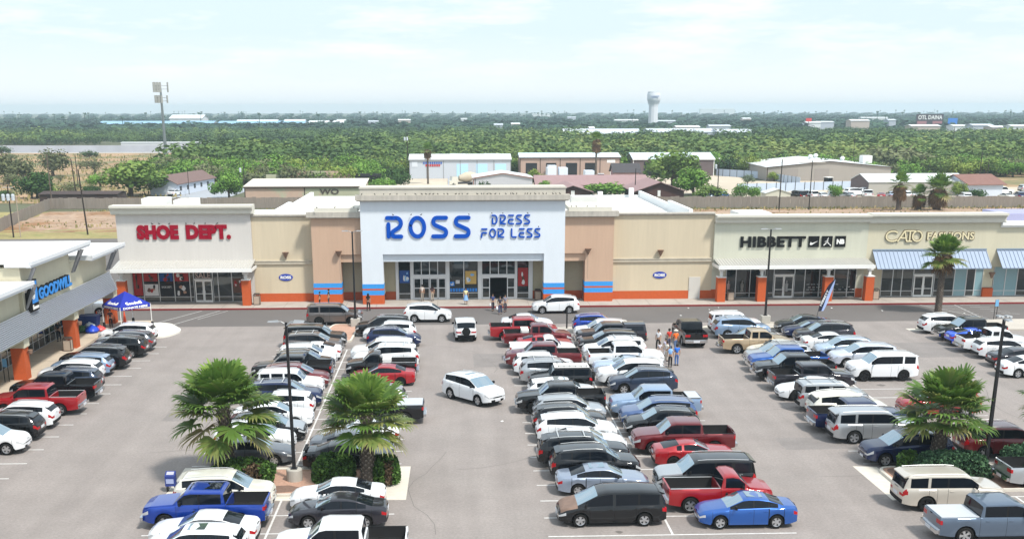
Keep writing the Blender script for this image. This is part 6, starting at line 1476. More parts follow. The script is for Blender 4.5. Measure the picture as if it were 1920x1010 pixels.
TL = """(-94.2,264.9,8.8,7.6,'dark','dense dark green bush behind the fence corner'),
(-74.7,270.3,16.9,10.0,'olive','broad olive mesquite tree left of the white house'),
(-75.4,315.1,7.3,7.3,'olive','olive tree behind the white house'),
(-121.1,356.1,12.8,9.8,'sparse','sparse spreading mesquite standing in the dry field'),
(-119.0,317.8,11.0,9.5,'brown','brownish thin tree at the left edge beyond the fence'),
(-82.3,264.2,3.2,3.4,'dark','small dark round bush right of the leaning pole'),
(-89.5,274.6,3.6,3.0,'sparse','thin brown shrub against the fence'),
(-50.5,262.4,7.3,6.7,'green','bright green tree left of the beige building'),
(-63.5,299.3,5.5,6.2,'olive','olive tree beside the red pickup drive'),
(-41.6,255.7,5.0,2.4,'dark','dark bush against the mural wall, leftmost'),
(-35.8,255.3,4.0,2.1,'dark','dark bush against the mural wall, second'),
(-28.7,254.9,4.7,3.5,'green','green bush against the mural wall, third'),
(-22.8,254.6,6.6,4.0,'green','wide green bush at the right end of the mural wall'),
(-14.6,296.3,7.1,6.8,'dark','dark green tree left of the white workshop'),
(-16.1,270.2,6.3,5.0,'green','green shrub left of the utility posts'),
(-5.9,259.8,6.7,2.2,'green','low green shrubs above the tower parapet'),
(7.1,259.0,4.8,4.8,'dark','dark shrub in front of the grey shed'),
(11.9,255.6,7.1,2.1,'green','low bright shrubs below the grey shed'),
(20.7,290.1,5.4,6.2,'yellow','yellow green tree between the workshops'),
(21.5,268.0,4.2,4.2,'green','bright green bush right of the grey shed'),
(34.2,257.4,12.6,4.3,'green','long clipped hedge between the brown houses'),
(56.8,296.1,15.3,11.8,'olive','big tree hiding the dark workshop'),
(56.2,267.7,8.7,7.4,'green','green tree right of the brown gabled house'),
(56.1,250.0,7.2,4.2,'olive','olive bush behind the fence near the brown house'),
(64.3,255.7,4.0,4.0,'green','bright green tree behind the fence, left of the pair'),
(66.4,252.5,4.2,3.5,'green','bright green tree behind the fence, right of the pair'),
(78.6,305.5,3.7,3.1,'pale','pale grey green shrub by the metal fence'),
(88.8,316.5,4.4,3.2,'yellow','pale shrub at the corner of the grey warehouse'),
(105.2,325.3,5.4,7.5,'dark','dark tree standing against the grey warehouse'),
(84.4,251.4,4.0,4.2,'green','bright green young tree in the car yard'),
(131.4,341.8,21.0,11.5,'brown','wide dark mesquite behind the low white roofed building'),
(153.2,368.5,11.9,6.8,'olive','olive tree behind the low white roofed building'),
(156.8,338.0,9.3,6.2,'green','green tree behind the blue lorry'),
(162.2,337.6,7.8,5.6,'dark','dark green tree at the right behind the dirt lot'),
(112.5,252.9,4.2,4.7,'yellow','yellow green tree behind the fence right of the palms'),
(115.0,249.7,5.3,2.8,'dark','dark shrub growing over the fence'),
(217.4,443.2,14.2,10.2,'brown','brown grey trees at the right edge'),
(97.7,263.5,2.2,2.4,'sparse','bare shrub in front of the dark gable'),"""
fr_ = random.Random(21)
for i in range(26):
    y = fr_.choice([fr_.uniform(255,330), fr_.uniform(330,540)]); x = fr_.uniform(-.46*y, -84 if y < 330 else -98); w = fr_.uniform(3.5,10); k = fr_.choice(['olive','green','brown','sparse','dark'])
    tree(x, y, w, w*fr_.uniform(.5,.75), k, f'{k if k != "sparse" else "thin leafed"} mesquite scattered over the dry field at the left', i % 3, f'{k} mesquites over the dry field', 1200, 'tree' if w > 6 else 'shrub', i)
for i, ln in enumerate(TL.strip().split('\n')):
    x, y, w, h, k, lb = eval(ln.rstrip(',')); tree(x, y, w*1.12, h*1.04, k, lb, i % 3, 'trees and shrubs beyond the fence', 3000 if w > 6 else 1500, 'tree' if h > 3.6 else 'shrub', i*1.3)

# exclusion zones (buildings, yards, roads) for the thicket
FARB = [(-134.0, 1426.2, 9.1, 5.4, 'far pale building right of the blue roofs, first'), (-84.2, 1258.3, 9.2, 5.5, 'far small white house above the thicket'), (-54.0, 1329.2, 12.1, 6.3, 'far reddish building with pale wall in the woods'), (16.5, 1608.4, 7.3, 5.2, 'far white shed in the woods left of centre'), (42.2, 1060.0, 6.8, 4.4, 'far dark roofed house in the woods'), (60.5, 1111.8, 7.1, 4.5, 'far small white dome roofed hut'), (189.9, 2489.9, 33.9, 7.2, 'far white building near the horizon'), (174.7, 1706.6, 10.9, 6.2, 'far small pale house in the middle woods'), (110.1, 917.4, 3.3, 3.6, 'tiny white hut left of the curved roof'), (205.6, 1374.2, 25.0, 5.2, 'far low white building left of the water tower'), (237.0, 1286.7, 17.6, 5.0, 'far white building right of the water tower'), (184.4, 909.0, 16.6, 4.4, 'far white roofed building right of the tower, nearer'), (885.5, 3893.3, 105.9, 17.4, 'far reddish block on the horizon'), (218.0, 945.6, 15.5, 4.5, 'far pale building in the woods right of the tower'), (342.9, 1353.2, 8.6, 7.0, 'far white tower house in the right woods'), (319.6, 1025.4, 11.2, 6.2, 'far building with brown side and white front'), (346.4, 1074.8, 13.7, 5.9, 'far white fronted building left of the big white one'), (359.4, 1020.4, 14.9, 8.0, 'big far white box building at the right'), (553.3, 1517.1, 31.7, 6.3, 'far long grey building above the big white box'), (405.7, 1067.1, 5.8, 7.8, 'far pale pylon sign building'), (364.4, 888.5, 20.2, 5.1, 'far white building below the dark billboard'), (392.2, 885.4, 13.7, 5.1, 'far grey shop strip at the right, first unit'), (390.9, 848.9, 13.9, 6.1, 'far grey shop strip at the right, second unit'), (390.1, 815.2, 14.9, 5.2, 'far grey shop strip at the right, third unit'), (395.4, 798.7, 13.1, 6.2, 'far grey shop strip at the right, last unit')]
EXC = [(a-c/2-8, a+c/2+8, b-75, b+20) for a, b, c, d, e in FARB]+[(70,200,690,815)]+[(-21,38,250,343),(15,84,300,349),(82,118,268,345),(-70,-12,248,300),(84,172,250,322),(60,100,240,320),(-330,-80,240,330),(-330,-92,330,430),(-330,-104,430,560),(150,240,290,330),(120,168,275,312),(-430,-64,556,668),(196,224,1190,1245),(-500,-140,1240,1420)]
CLR = [(random.Random(i*7).uniform(-.35,.5)*(380+i*26), 380+i*26, 9+(i*13) % 17, 7+(i*7) % 9) for i in range(22)]
def clear(x, y):
    if any(((x-a)/c)**2+((y-b)/d)**2 < 1 for a, b, c, d in CLR): return False
    if True:
        for a, b_, c_, d_ in EXC:
            if a < x < b_ and c_ < y < d_: return False
    return True
pts = []
rng = np.random.default_rng(77); y = 302.0
while y < 470:
    x = -.45*y-12; 
    while x < .56*y+15:
        px, py = x+rng.uniform(-2.2,2.2), y+rng.uniform(-2.2,2.2)
        if clear(px, py): pts.append((px, py))
        x += 6.6
    y += 6.0
front = pts[:250]
KN = ['green','olive','green','green','yellow','dark','brown','olive']
for i, (x, y) in enumerate(front):
    k = KN[int((math.sin(x*.05)+math.cos(y*.07+x*.02)+2+rng.uniform(0,3))*2) % 8]; w = rng.uniform(7.5,12.5); h = rng.uniform(5.2,8.2)
    side = 'left' if x < -20 else ('right' if x > 85 else 'middle')
    tree(x, y, w, h, k, f'{ {"green":"green","olive":"olive green","yellow":"yellow green","dark":"dark green","brown":"brownish green"}[k]} tree in the front of the thicket, {side} part of the view', i % 3, f'{k} trees in the front of the thicket, {side} part', 1100, 'tree', i)
# the rest of the thicket and the far woods read as one mass
protos = []
for v in range(7):
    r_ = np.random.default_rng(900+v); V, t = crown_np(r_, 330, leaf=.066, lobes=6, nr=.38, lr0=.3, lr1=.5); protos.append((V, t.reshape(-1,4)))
farp = []
for v in range(5):
    r_ = np.random.default_rng(950+v); V, t = crown_np(r_, 46, leaf=.2, lobes=5, nr=.4, lr0=.3, lr1=.5); farp.append((V, t.reshape(-1,4)))
def mass(name, P_, protos, wr, hr, seed, attr):
    rng = np.random.default_rng(seed); VV, TT = [], []
    P_ = np.array(P_)
    for i in range(len(P_)):
        V, t = protos[i % len(protos)]; a = rng.uniform(0,6.28); c, s = math.cos(a), math.sin(a); q = rng.random(); w = wr[0]+(wr[1]-wr[0])*q**1.7; h = hr[0]+(hr[1]-hr[0])*(.6*q**1.7+.4*rng.random())
        X = (V[:,:,0]*c-V[:,:,1]*s)*w+P_[i,0]; Y = (V[:,:,0]*s+V[:,:,1]*c)*w+P_[i,1]; Z = V[:,:,2]*h+.2
        VV.append(np.stack([X,Y,Z], 2)); hue = .58-(P_[i,1]-400)/1150+.22*math.sin(P_[i,0]*.021+1.3*math.sin(P_[i,1]*.013))+.16*math.sin(P_[i,0]*.057-P_[i,1]*.031)+.24*rng.normal()
        big = rng.random(); hue += -.38 if big < .16 else (.25 if big > .93 else 0)
        TT.append(np.clip(t*.34+.62*np.clip(hue,0,1), 0, 1))
    V = np.concatenate(VV).reshape(-1,3); T_ = np.concatenate(TT).reshape(-1)
    o = put(name, np_mesh(name, V, np.arange(len(V)).reshape(-1,4), [attr], T_)); props(o, None, None, None, 'stuff'); return o
tm1 = mat('thicket_leaves', (.06,.1,.03), .8, attr=((.024,.050,.020),(.052,.098,.030),(.092,.155,.040),(.15,.21,.055),(.25,.28,.09)), trans=.1)
rest = pts[250:]; P2 = []; y = 470
while y < 1000:
    st = 9.4+(y-470)*.006; x = -.47*y
    while x < .58*y:
        px, py = x+rng.normal()*3.6, y+rng.normal()*3.4
        if clear(px, py) and rng.random() < .93 and not (160 < px < 420 and 930 < py < 960): P2.append((px, py))
        x += st
    y += st
props(mass('thicket', rest+[p for p in P2 if p[1] < 720], protos, (9,26), (5,11.5), 5, tm1), 'dense green thicket of small trees behind the workshops', 'woods')
props(mass('thicket', [p for p in P2 if p[1] >= 720], protos, (9,20), (4,8), 15, tm1), 'darker woods between the thicket and the horizon', 'woods')
P3 = []; y = 1000
while y < 4200:
    st = 13+(y-1000)*.014; x = -.48*y
    while x < .60*y:
        px, py = x+rng.uniform(-5,5), y+rng.uniform(-5,5)
        if clear(px, py) and not (px > 700 and py > 4500): P3.append((px, py))
        x += st
    y += st
props(mass('far_woods', P3, farp, (17,30), (5.5,10), 6, mat('far_leaves', (.05,.08,.03), .85, attr=((.018,.042,.026),(.036,.080,.045),(.070,.125,.06)))), 'far woods stretching to the horizon', 'woods')
# palms that stand above the far trees
mb = MB(); pr = random.Random(4)
V, Q, T_ = [], [], []
for i in range(170):
    y = pr.uniform(1100, 3800); x = pr.uniform(-.47*y, .58*y); h = pr.uniform(10, 15.5); o = len(V); w = .28
    V += [(x-w,y,0),(x+w,y,0),(x+w,y,h),(x-w,y,h)]; Q.append((o,o+1,o+2,o+3)); T_ += [0]*4
    for k in range(12):
        a = pr.uniform(0,6.28); r = pr.uniform(1.4,2.4); dz_ = pr.uniform(-1.8,1.4); o = len(V); V += [(x,y,h+.3),(x+r*.6*math.cos(a),y+.5,h+dz_*.3+.8),(x+r*math.cos(a),y,h+dz_),(x+r*.6*math.cos(a),y-.5,h+dz_*.6-.5)]; Q.append((o,o+1,o+2,o+3)); T_ += [.4]*4
o = put('far_palms', np_mesh('far_palms', V, Q, [MATS['far_leaves']], T_)); props(o, 'thin palms rising over the far woods', 'palms', None, 'stuff')
# scrub in the field, on the bank and along the fence
def tufts(name, n, fx, size, m, seed, label):
    rng = np.random.default_rng(seed); c = np.array([fx(rng) for _ in range(n)]); c3 = np.stack([c[:,0], c[:,1], c[:,2]], 1); a = rng.normal(size=(n,3))*.6; a[:,2] *= .3; s = size*rng.uniform(.4,1.3,(n,1)); a = a/np.linalg.norm(a, axis=1)[:,None]*s; up = np.array([[0,0,1.]])*s*rng.uniform(.6,1.6,(n,1))
    V = np.stack([c3-a*.5, c3+a*.5, c3+a*.35+up, c3-a*.3+up], 1).reshape(-1,3); o = put(name, np_mesh(name, V, np.arange(len(V)).reshape(-1,4), [m], np.repeat(rng.random(n), 4))); return props(o, label, 'grass', None, 'stuff')
m_tuft = mat('dry_tuft', (.3,.25,.12), .95, attr=((.10,.11,.04),(.26,.23,.10),(.42,.34,.18)))
tufts('grass_tufts', 9000, lambda r: (r.uniform(-75,120), r.uniform(196,229), .0), .35, m_tuft, 1, 'dry grass tufts on the earth bank behind the shops')
tufts('field_scrub', 5000, lambda r: (r.uniform(-190,-62), 250+270*r.random()**1.3, 0), .55, m_tuft, 2, 'dry scrub scattered over the field at the left')

# ---------------------------------------------------------------- background buildings
m_cw = mat('pale_cladding', (.50,.54,.60), .6, .1, n=.04, ns=1, stretch=(3,3,.2)); m_wr = mat('pale_metal_roof', (.66,.68,.68), .5, .2, n=.05, ns=.3); m_cr = mat('cream_metal_roof', (.62,.57,.49), .6, n=.05, ns=.3)
m_tanc = mat('tan_cladding', (.40,.29,.24), .7, n=.05, ns=1, stretch=(3,3,.2)); m_dkc = mat('dark_cladding', (.13,.10,.10), .7, stretch=(3,3,.2), n=.06, ns=1); m_tr = mat('brown_trim', (.06,.04,.035), .7); m_gc = mat('grey_tan_cladding', (.34,.31,.28), .75, n=.05, ns=1, stretch=(3,3,.2))
def shed(name, label, x0, x1, y0, y1, he, hr, wall, roof, ridge='x', rz=0, trim=None, doors=(), over=.3, cat='building', mono=False, bays=0):
    """pitched shed; ridge along x or y; doors: (x0,x1,z0,z1,material) on the front wall"""
    cx, cy = (x0+x1)/2, (y0+y1)/2; r = empty(name, label, cat, (cx, cy, 0), rz); a, b_ = (x1-x0)/2, (y1-y0)/2
    mb = MB(); mb.box(-a,a,-b_,b_,0,he)
    if ridge == 'x' and not mono: mb.ext([(-b_,he),(b_,he),(0,hr)], 'x', -a, a); rp = [(-b_-over,he-over*(hr-he)/b_),(0,hr)],[(0,hr),(b_+over,he-over*(hr-he)/b_)]
    elif mono: mb.ext([(-b_,he),(b_,he),(b_,hr)], 'x', -a, a); rp = ([(-b_-over,he-.02),(b_+over,hr+.02)],)
    else: mb.ext([(-a,he),(a,he),(0,hr)], 'y', -b_, b_); rp = [(-a-over,he-over*(hr-he)/a),(0,hr)],[(0,hr),(a+over,he-over*(hr-he)/a)]
    part('wall', mb, wall, r, world=False); mb = MB()
    for s in rp:
        (u0,z0),(u1,z1) = s
        if ridge == 'x' or mono: mb.ext([(u0,z0+.03),(u1,z1+.03),(u1,z1+.17),(u0,z0+.17)], 'x', -a-over, a+over)
        else: mb.ext([(u0,z0+.03),(u1,z1+.03),(u1,z1+.17),(u0,z0+.17)], 'y', -b_-over, b_+over)
    rf = part('roof', mb, roof, r, world=False)
    if trim:
        mb = MB()
        if ridge == 'x' or mono: mb.box(-a-over,a+over,-b_-over-.05,-b_-over,he-.22,he+.05)
        else:
            for s in rp: (u0,z0),(u1,z1) = s; mb.add([(u0,-b_-over-.03,z0-.05),(u1,-b_-over-.03,z1-.05),(u1,-b_-over-.03,z1+.18),(u0,-b_-over-.03,z0+.18)], [(0,1,2,3)])
        for k in range(bays+1): mb.box(-a+2*a*k/max(bays,1)-.1, -a+2*a*k/max(bays,1)+.1, -b_-.06, -b_-.002, 0, he-.22)
        part('trim', mb, trim, r, world=False)
    for d in doors: mb = MB(); mb.box(d[0]-cx, d[1]-cx, -b_-.05, -b_-.001, d[2], d[3]); part('roller_door' if d[4] not in ('s',) else 'sign', mb, d[4], r, world=False)
    return r
lb_, dkd = mat('pale_blue_door', (.42,.66,.85), .5), mat('dark_opening', (.02,.022,.025), .9)
r = shed('workshop', 'white workshop with three pale blue roller doors and red and blue lettering strip', -12.3, 16.8, 335, 349, 5.3, 6.5, m_cw, m_wr, trim=mat('grey_trim', (.28,.29,.31), .6), bays=6, doors=[(1.2,4.5,0,4.1,lb_),(6.8,10.1,0,4.1,lb_),(12.3,15.5,0,4.1,lb_)])
mb = MB(); 
for i in range(9): mb.box(-10.6+.62*i+2.2-2.25, -10.2+.62*i+2.2-2.25, -7.12, -7.06, 4.1, 4.7)
part('sign', mb, mat('sign_blue', (.05,.12,.45), .5), r, world=False); mb = MB()
for i in range(7): mb.box(-10.0+.62*i, -9.55+.62*i, -7.12, -7.06, 3.4, 4.0)
part('sign', mb, mat('sign_red', (.5,.03,.04), .5), r, world=False); mb = MB(); mb.box(-13.9,-12.3,-7.1,-7.06,3.3,4.8); part('sign', mb, mat('sign_pale', (.62,.66,.72), .5), r, world=False)
for x in (1.5, 11.5): mb = MB(); mb.box(x-2.3-2.25,x+2.3-2.25,-1.2,.6,5.9,6.75); part('roof_vent', mb, m_wr, r, world=False)
shed('workshop', 'tan workshop with four open dark bays and trucks parked in front', 19.7, 48.8, 337, 350, 5.7, 6.7, m_tanc, mat('pale_blue_roof', (.55,.66,.70), .5), trim=m_tr, bays=5, doors=[(21.3,24.6,0,4.2,dkd),(27.2,30.2,0,4.2,dkd),(33.0,36.3,0,4.2,dkd),(38.6,42.1,0,4.2,dkd),(46.0,47.0,0,2.3,m_white),(45.0,47.4,4.2,5.1,m_white)])
shed('workshop', 'dark brown workshop with pale metal roof behind the big tree', 53.8, 78.0, 344, 358, 4.9, 6.4, m_dkc, mat('pale_blue_roof', (.55,.66,.70), .5), trim=m_white, bays=1, doors=[(57,61.5,0,4,dkd)])
r = shed('warehouse', 'large grey tan warehouse with wide low white gable roof and roof vents', 88.0, 122.0, 317, 352, 3.6, 5.2, m_gc, m_wr, ridge='y', trim=m_tr, rz=R_(-3), doors=[(92.0,96.5,0,3.2,mat('door_grey', (.30,.27,.25), .8)),(101,105,0,3.3,mat('door_grey', (.30,.27,.25), .8))])
for x, y in ((-1.5,-2),(1.5,4),(8,-1)): mb = MB(); mb.lathe([(0,0),(.55,0),(.55,1.0),(.8,1.2),(.4,1.8),(0,1.8)], (x,y,4.9-abs(x)*.09), 10); part('roof_vent', mb, m_wr, r, world=False)
mb = MB(); mb.box(12,14.5,-8,-4,4.3,6.4); part('roof_unit', mb, m_white, r, world=False)
shed('storage_building', 'low building with bright white roof and dark gable end behind the car yard', 95.5, 118.5, 262, 274, 3.0, 4.5, mat('putty_cladding', (.40,.38,.34), .8), m_wr, trim=None, over=.2)
mb = MB(); mb.add([(95.4,262.1,0),(95.4,273.9,0),(95.4,273.9,3.0),(95.4,268,4.4),(95.4,262.1,3.0)], [(0,4,3,2,1)]); props(part('dark_gable', mb, m_dkc), 'dark cladding gable panel on the left end of the white roofed building', 'panel')
r = shed('mural_building', 'long beige building with cream roof and painted mural wall behind the fence', -44.8, -19.2, 250.5, 263, 3.25, 4.1, mat('peach_wall', (.50,.36,.28), .85, n=.06, ns=1, dirt=((.42,.42,.30), .12, .48, .55)), m_cr, trim=m_tr, bays=2, mono=True)
text_on('mural_lettering', 'WO', mat('mural_paint', (.07,.055,.05), .8), (-28.8,250.38,1.7), (1,0,0), (0,0,1), 4.2, 1.1, .01, .03, r)
r = empty('yard_wall', 'peach block wall with raised middle behind the beige building', 'wall', (-38, 300, 0)); mb = MB(); mb.box(-48,-26,300,300.4,0,3.2); part('wall', mb, mat('peach_wall', (.5,.36,.28), .85), r)
mb = MB(); mb.box(-41,-29.5,299.9,300.5,3.0,4.0); part('raised_wall', mb, mat('peach_wall', (.5,.36,.28), .85), r)
mb = MB(); mb.lathe([(0,-4),(1.0,-4),(1.15,0),(1.0,4),(0,4)], (0,0,0), 10, 'y'); mb.v = [(-22.5+p[1], 301+p[0]*.8, 2.6+p[2]*.7) for p in mb.v]; props(part('pipe_stack', mb, m_plast), 'long black drum lying beside the peach block wall', 'pipe')
shed('metal_shed', 'pale grey gabled metal shed with brown edge trim', 5.0, 19.2, 278, 292, 3.3, 4.4, mat('grey_cladding', (.46,.47,.50), .6), m_wr, ridge='y', trim=mat('rust_trim', (.25,.12,.09), .7))
m_shg = mat('brown_shingle', (.17,.115,.105), .9, n=.1, ns=1); m_shp = mat('mauve_shingle', (.30,.20,.20), .9, n=.1, ns=1); m_brn = mat('dark_brown_boards', (.085,.045,.04), .8, n=.15, ns=1.5, stretch=(.3,.3,6))
r = shed('brown_house', 'dark brown gabled house with white window behind the roof, right of the hedge', 38.3, 48.4, 240, 256, 2.75, 4.5, m_brn, m_shp, ridge='y', over=.6)
mb = MB(); mb.box(-.5,.1,-8.07,-8.01,1.3,2.9); part('window', mb, m_white, r, world=False)
r = shed('brown_house', 'smaller dark brown gabled house left of the hedge with a white door', 22.4, 30.2, 252, 268, 1.9, 3.1, m_brn, m_shp, ridge='y', over=.6); mb = MB(); mb.box(-.4,.4,-8.07,-8.01,.1,2.1); part('door', mb, m_white, r, world=False)
shed('brown_house', 'low house with long mauve roof in front of the tan workshop', 20.5, 47.5, 281, 292, 1.5, 3.4, m_brn, m_shp, over=.5)
shed('small_house', 'small pink house with dark pyramid roof between the workshops', 44.5, 51.5, 318, 325, 2.6, 4.6, mat('pink_wall', (.42,.26,.26), .8), mat('dark_shingle', (.07,.065,.07), .9), over=.5)
r = shed('white_house', 'long white house with dark brown roof beside the parked pale car', -69, -62.5, 272, 298, 2.7, 4.4, mat('pale_blue_siding', (.55,.60,.68), .7), m_shg, ridge='y', over=.5, rz=R_(-8))
for k in range(5): mb = MB(); mb.box(3.26,3.30,-11+4.6*k,-9.8+4.6*k,1.0,2.0); part('window', mb, m_dgrey, r, world=False)
shed('white_house', 'pale house with red brown roof at the right behind the fence', 116.0, 124.5, 258, 270, 2.7, 4.5, mat('pale_blue_siding', (.55,.60,.68), .7), mat('red_shingle', (.22,.12,.10), .9, n=.15, ns=1), over=.6, rz=R_(8))
shed('garden_shed', 'small cream shed with a window behind the fence', 66.8, 72.2, 244, 247.5, 1.9, 2.7, mat('cream_board', (.55,.53,.44), .8), m_wr, ridge='y', over=.2)
shed('dark_outbuilding', 'low dark brown outbuilding behind the fence under the broad mesquite', -86, -70, 243, 250, 2.3, 2.7, m_tr, m_tr, over=.2)
def mfence(pts, h, label, m):
    r = empty('metal_fence', label, 'fence', (pts[0][0],pts[0][1],0)); mb = MB(); ps = MB()
    for (x0,y0),(x1,y1) in zip(pts, pts[1:]):
        d = Vector((x1-x0,y1-y0)); q = Vector((-d.y,d.x)).normalized()*.03; mb.add([(x0-q.x,y0-q.y,0),(x1-q.x,y1-q.y,0),(x1+q.x,y1+q.y,0),(x0+q.x,y0+q.y,0),(x0-q.x,y0-q.y,h),(x1-q.x,y1-q.y,h),(x1+q.x,y1+q.y,h),(x0+q.x,y0+q.y,h)], [(0,1,5,4),(1,2,6,5),(2,3,7,6),(3,0,4,7),(4,5,6,7)])
        n = max(1,int(d.length/2.6)); 
        for i in range(n): p = Vector((x0,y0))+d*i/n-q*2.2; pm = MB(); pm.box(p.x-.07,p.x+.07,p.y-.04,p.y+.04,0,h+.15); part('post', pm, m_dgrey, r)
    part('sheeting', mb, m, r); return r
mfence([(68,274),(104,285)], 2.0, 'pale blue grey sheet metal fence in front of the warehouse', mat('blue_sheet', (.46,.54,.66), .6, n=.06, ns=.6))
mfence([(79,345),(88,330),(91,300)], 2.0, 'short pale fence running back beside the dark workshop', mat('blue_sheet', (.46,.54,.66), .6))
r = empty('boundary_wall', 'long pale concrete wall across the yard at the far left', 'wall', (-200, 556, 0)); mb = MB(); mb.box(-330,-92,556,556.5,0,3.1); part('wall', mb, mat('pale_wall', (.42,.43,.47), .9, n=.15, ns=.12, n2=.1, n2s=.03, stretch=(1,1,.3)), r)
shed('trailer_row', 'row of white trailers parked beyond the pale wall', -118, -70, 600, 606, 2.7, 2.9, mat('trailer_white', (.50,.51,.52), .6), m_wr); shed('trailer_row', 'second row of white trailers at the right end of the yard', -170, -122, 606, 612, 2.9, 3.1, mat('trailer_white', (.50,.51,.52), .6), m_wr)
# far buildings
m_fb = mat('blue_metal_roof', (.24,.42,.58), .5); m_fw = mat('far_white', (.66,.68,.70), .7)
for i, (x0, x1, y, he, hr, rf, lb) in enumerate(((-385,-262,1290,4,7,m_fb,'far long building with blue roof, leftmost of the blue roofs'),(-240,-196,1310,4,8,m_fw,'far white roofed building between the blue roofs'),(-252,-160,1270,4,7,m_fb,'far building with blue roof, right of the cell tower'),(-190,-168,1330,4,8,m_fw,'far small white building beyond the blue roofs'),(-338,-300,1420,9,13,m_fw,'far grey building above the blue roofs'),
   (-158,-120,1300,5,7,m_fw,'far pale shed right of the blue roofs'))): shed('far_building', lb, x0, x1, y, y+40, he, hr, m_fw, rf, over=1)
shed('far_building', 'long low building with curved pale roof behind the thicket in the middle', 76, 128, 790, 812, 3.0, 6.0, mat('far_grey', (.42,.45,.52), .7), mat('far_roof', (.50,.54,.60), .6)); shed('far_building', 'second long pale roofed building right of the curved roof', 128, 172, 760, 785, 4.5, 6.6, mat('far_grey', (.42,.45,.52), .7), mat('far_roof', (.50,.54,.60), .6), rz=R_(4))
shed('far_building', 'grey end of the long pale roofed building at its right', 172, 196, 752, 776, 4.2, 6.2, mat('far_grey', (.42,.45,.52), .7), mat('far_roof', (.50,.54,.60), .6))
rr_ = random.Random(12)
for i, (u, v, w, h, nm) in enumerate(FARB):
    x, y, ww, hh = u, v, w*1.1, h*.95+1.2; shed('far_building', nm, x-ww/2, x+ww/2, y, y+14, hh, hh+1.0, [m_fw, mat('far_grey', (.42,.45,.52), .7), mat('far_tan', (.45,.38,.34), .7)][i % 3], [m_wr, m_fw, mat('far_roof', (.50,.54,.60), .6)][(i*2) % 3], over=.5)
# water tower
r = empty('water_tower', 'tall pale water tower with bulbous tank on a fluted column', 'water tower', (209.5, 1217, 0)); mb = MB(); fl = 20
for (r0, z0), (r1, z1) in zip([(5.2,0),(4.7,3),(4.6,21),(5.0,23.5)], [(4.7,3),(4.6,21),(5.0,23.5),(6.2,26)]):
    vs = []
    for rr2, z in ((r0,z0),(r1,z1)): vs += [(209.5+rr2*(1+.04*(k % 2))*math.cos(2*PI*k/fl), 1217+rr2*(1+.04*(k % 2))*math.sin(2*PI*k/fl), z) for k in range(fl)]
    mb.add(vs, [(k,(k+1)%fl,fl+(k+1)%fl,fl+k) for k in range(fl)])
m_wt = mat('tower_paint', (.66,.68,.72), .7); part('column', mb, m_wt, r)
mb = MB(); mb.lathe([(5.0,25),(6.6,27.2),(6.9,29),(6.9,33.5),(6.3,35),(4,36),(0,36.4)], (209.5,1217,0), 28); part('tank', mb, m_wt, r, smooth=True)
mb = MB(); mb.box(205,214,1209.9,1210.0,31.0,31.9); mb.box(206,213,1209.88,1210.0,30.0,30.5); part('lettering_band', mb, mat('faded_blue', (.25,.30,.45), .7), r)
mb = MB(); mb.lathe([(6.3,35.0),(6.35,35.1),(6.35,36.0),(6.3,36.0)], (209.5,1217,0), 20); part('railing', mb, m_wt, r)
# cell tower
r = empty('cell_tower', 'grey cell tower with two tiers of white antenna panels', 'cell tower', (-127.6, 524, 0)); X, Y = -127.6, 524; m_ct = mat('galvanised', (.18,.21,.22), .5, .4)
mb = MB(); mb.tube((X,Y,0),(X,Y,30),.75,.38,12); part('pole', mb, m_ct, r); m_ant = mat('antenna_white', (.36,.36,.34), .6)
for zt_, rad, hh in ((28.6, 2.9, 4.2), (23.6, 2.3, 3.2)):
    mb = MB()
    for k in range(3):
        a0 = k*2*PI/3+.35; p = Vector((X+rad*math.cos(a0), Y+rad*math.sin(a0), zt_)); q = Vector((-math.sin(a0), math.cos(a0), 0))
        for dz_ in (-.8,.6): mb.tube((X,Y,zt_+dz_), p+Vector((0,0,dz_)), .06); mb.tube(p-q*1.6+Vector((0,0,dz_)), p+q*1.6+Vector((0,0,dz_)), .05)
    part('platform', mb, mat('dark_steel', (.10,.09,.085), .6), r)
    for k in range(3):
        a0 = k*2*PI/3+.35; p = Vector((X+(rad+.2)*math.cos(a0), Y+(rad+.2)*math.sin(a0), zt_)); q = Vector((-math.sin(a0), math.cos(a0), 0)); n_ = Vector((math.cos(a0), math.sin(a0), 0))
        for o_ in (-1.3,0,1.3):
            mb = MB(); c_ = p+q*o_; vs = [c_-q*.36-n_*.14, c_+q*.36-n_*.14, c_+q*.36+n_*.16, c_-q*.36+n_*.16]; mb.add([v-Vector((0,0,hh/2)) for v in vs]+[v+Vector((0,0,hh/2)) for v in vs], [(0,1,5,4),(1,2,6,5),(2,3,7,6),(3,0,4,7),(4,5,6,7),(3,2,1,0)]); part('antenna_panel', mb, m_ant, r)
# billboards
r = empty('billboard', 'large dark billboard with white lettering far right', 'billboard', (427, 1037, 0)); mb = MB(); mb.box(415.5,440,1036.6,1037.4,4.4,14.2); part('panel', mb, mat('billboard_dark', (.05,.03,.04), .6), r); mb = MB(); mb.box(427,428.2,1037.4,1038.4,0,6); part('post', mb, m_dgrey, r)
put('lettering', text_mesh('t', 'OTL DAINA', m_white, (417,439,9.6,13.2), 1036.5, .1, .03), r); mb = MB(); mb.box(416.5,425,1036.4,1036.55,5.6,8.2); mb.box(430.5,439,1036.4,1036.55,5.6,8.2); part('caption_strip', mb, mat('faded_red', (.38,.16,.18), .6), r)
r = empty('billboard', 'smaller bright blue sign beside the large dark billboard', 'billboard', (446, 1030, 0)); mb = MB(); mb.box(441.5,450,1029.6,1030.2,3.8,10.8); part('panel', mb, mat('billboard_blue', (.04,.20,.62), .6), r); mb = MB(); mb.box(445.3,446.3,1030.2,1030.8,0,4); part('post', mb, m_dgrey, r)
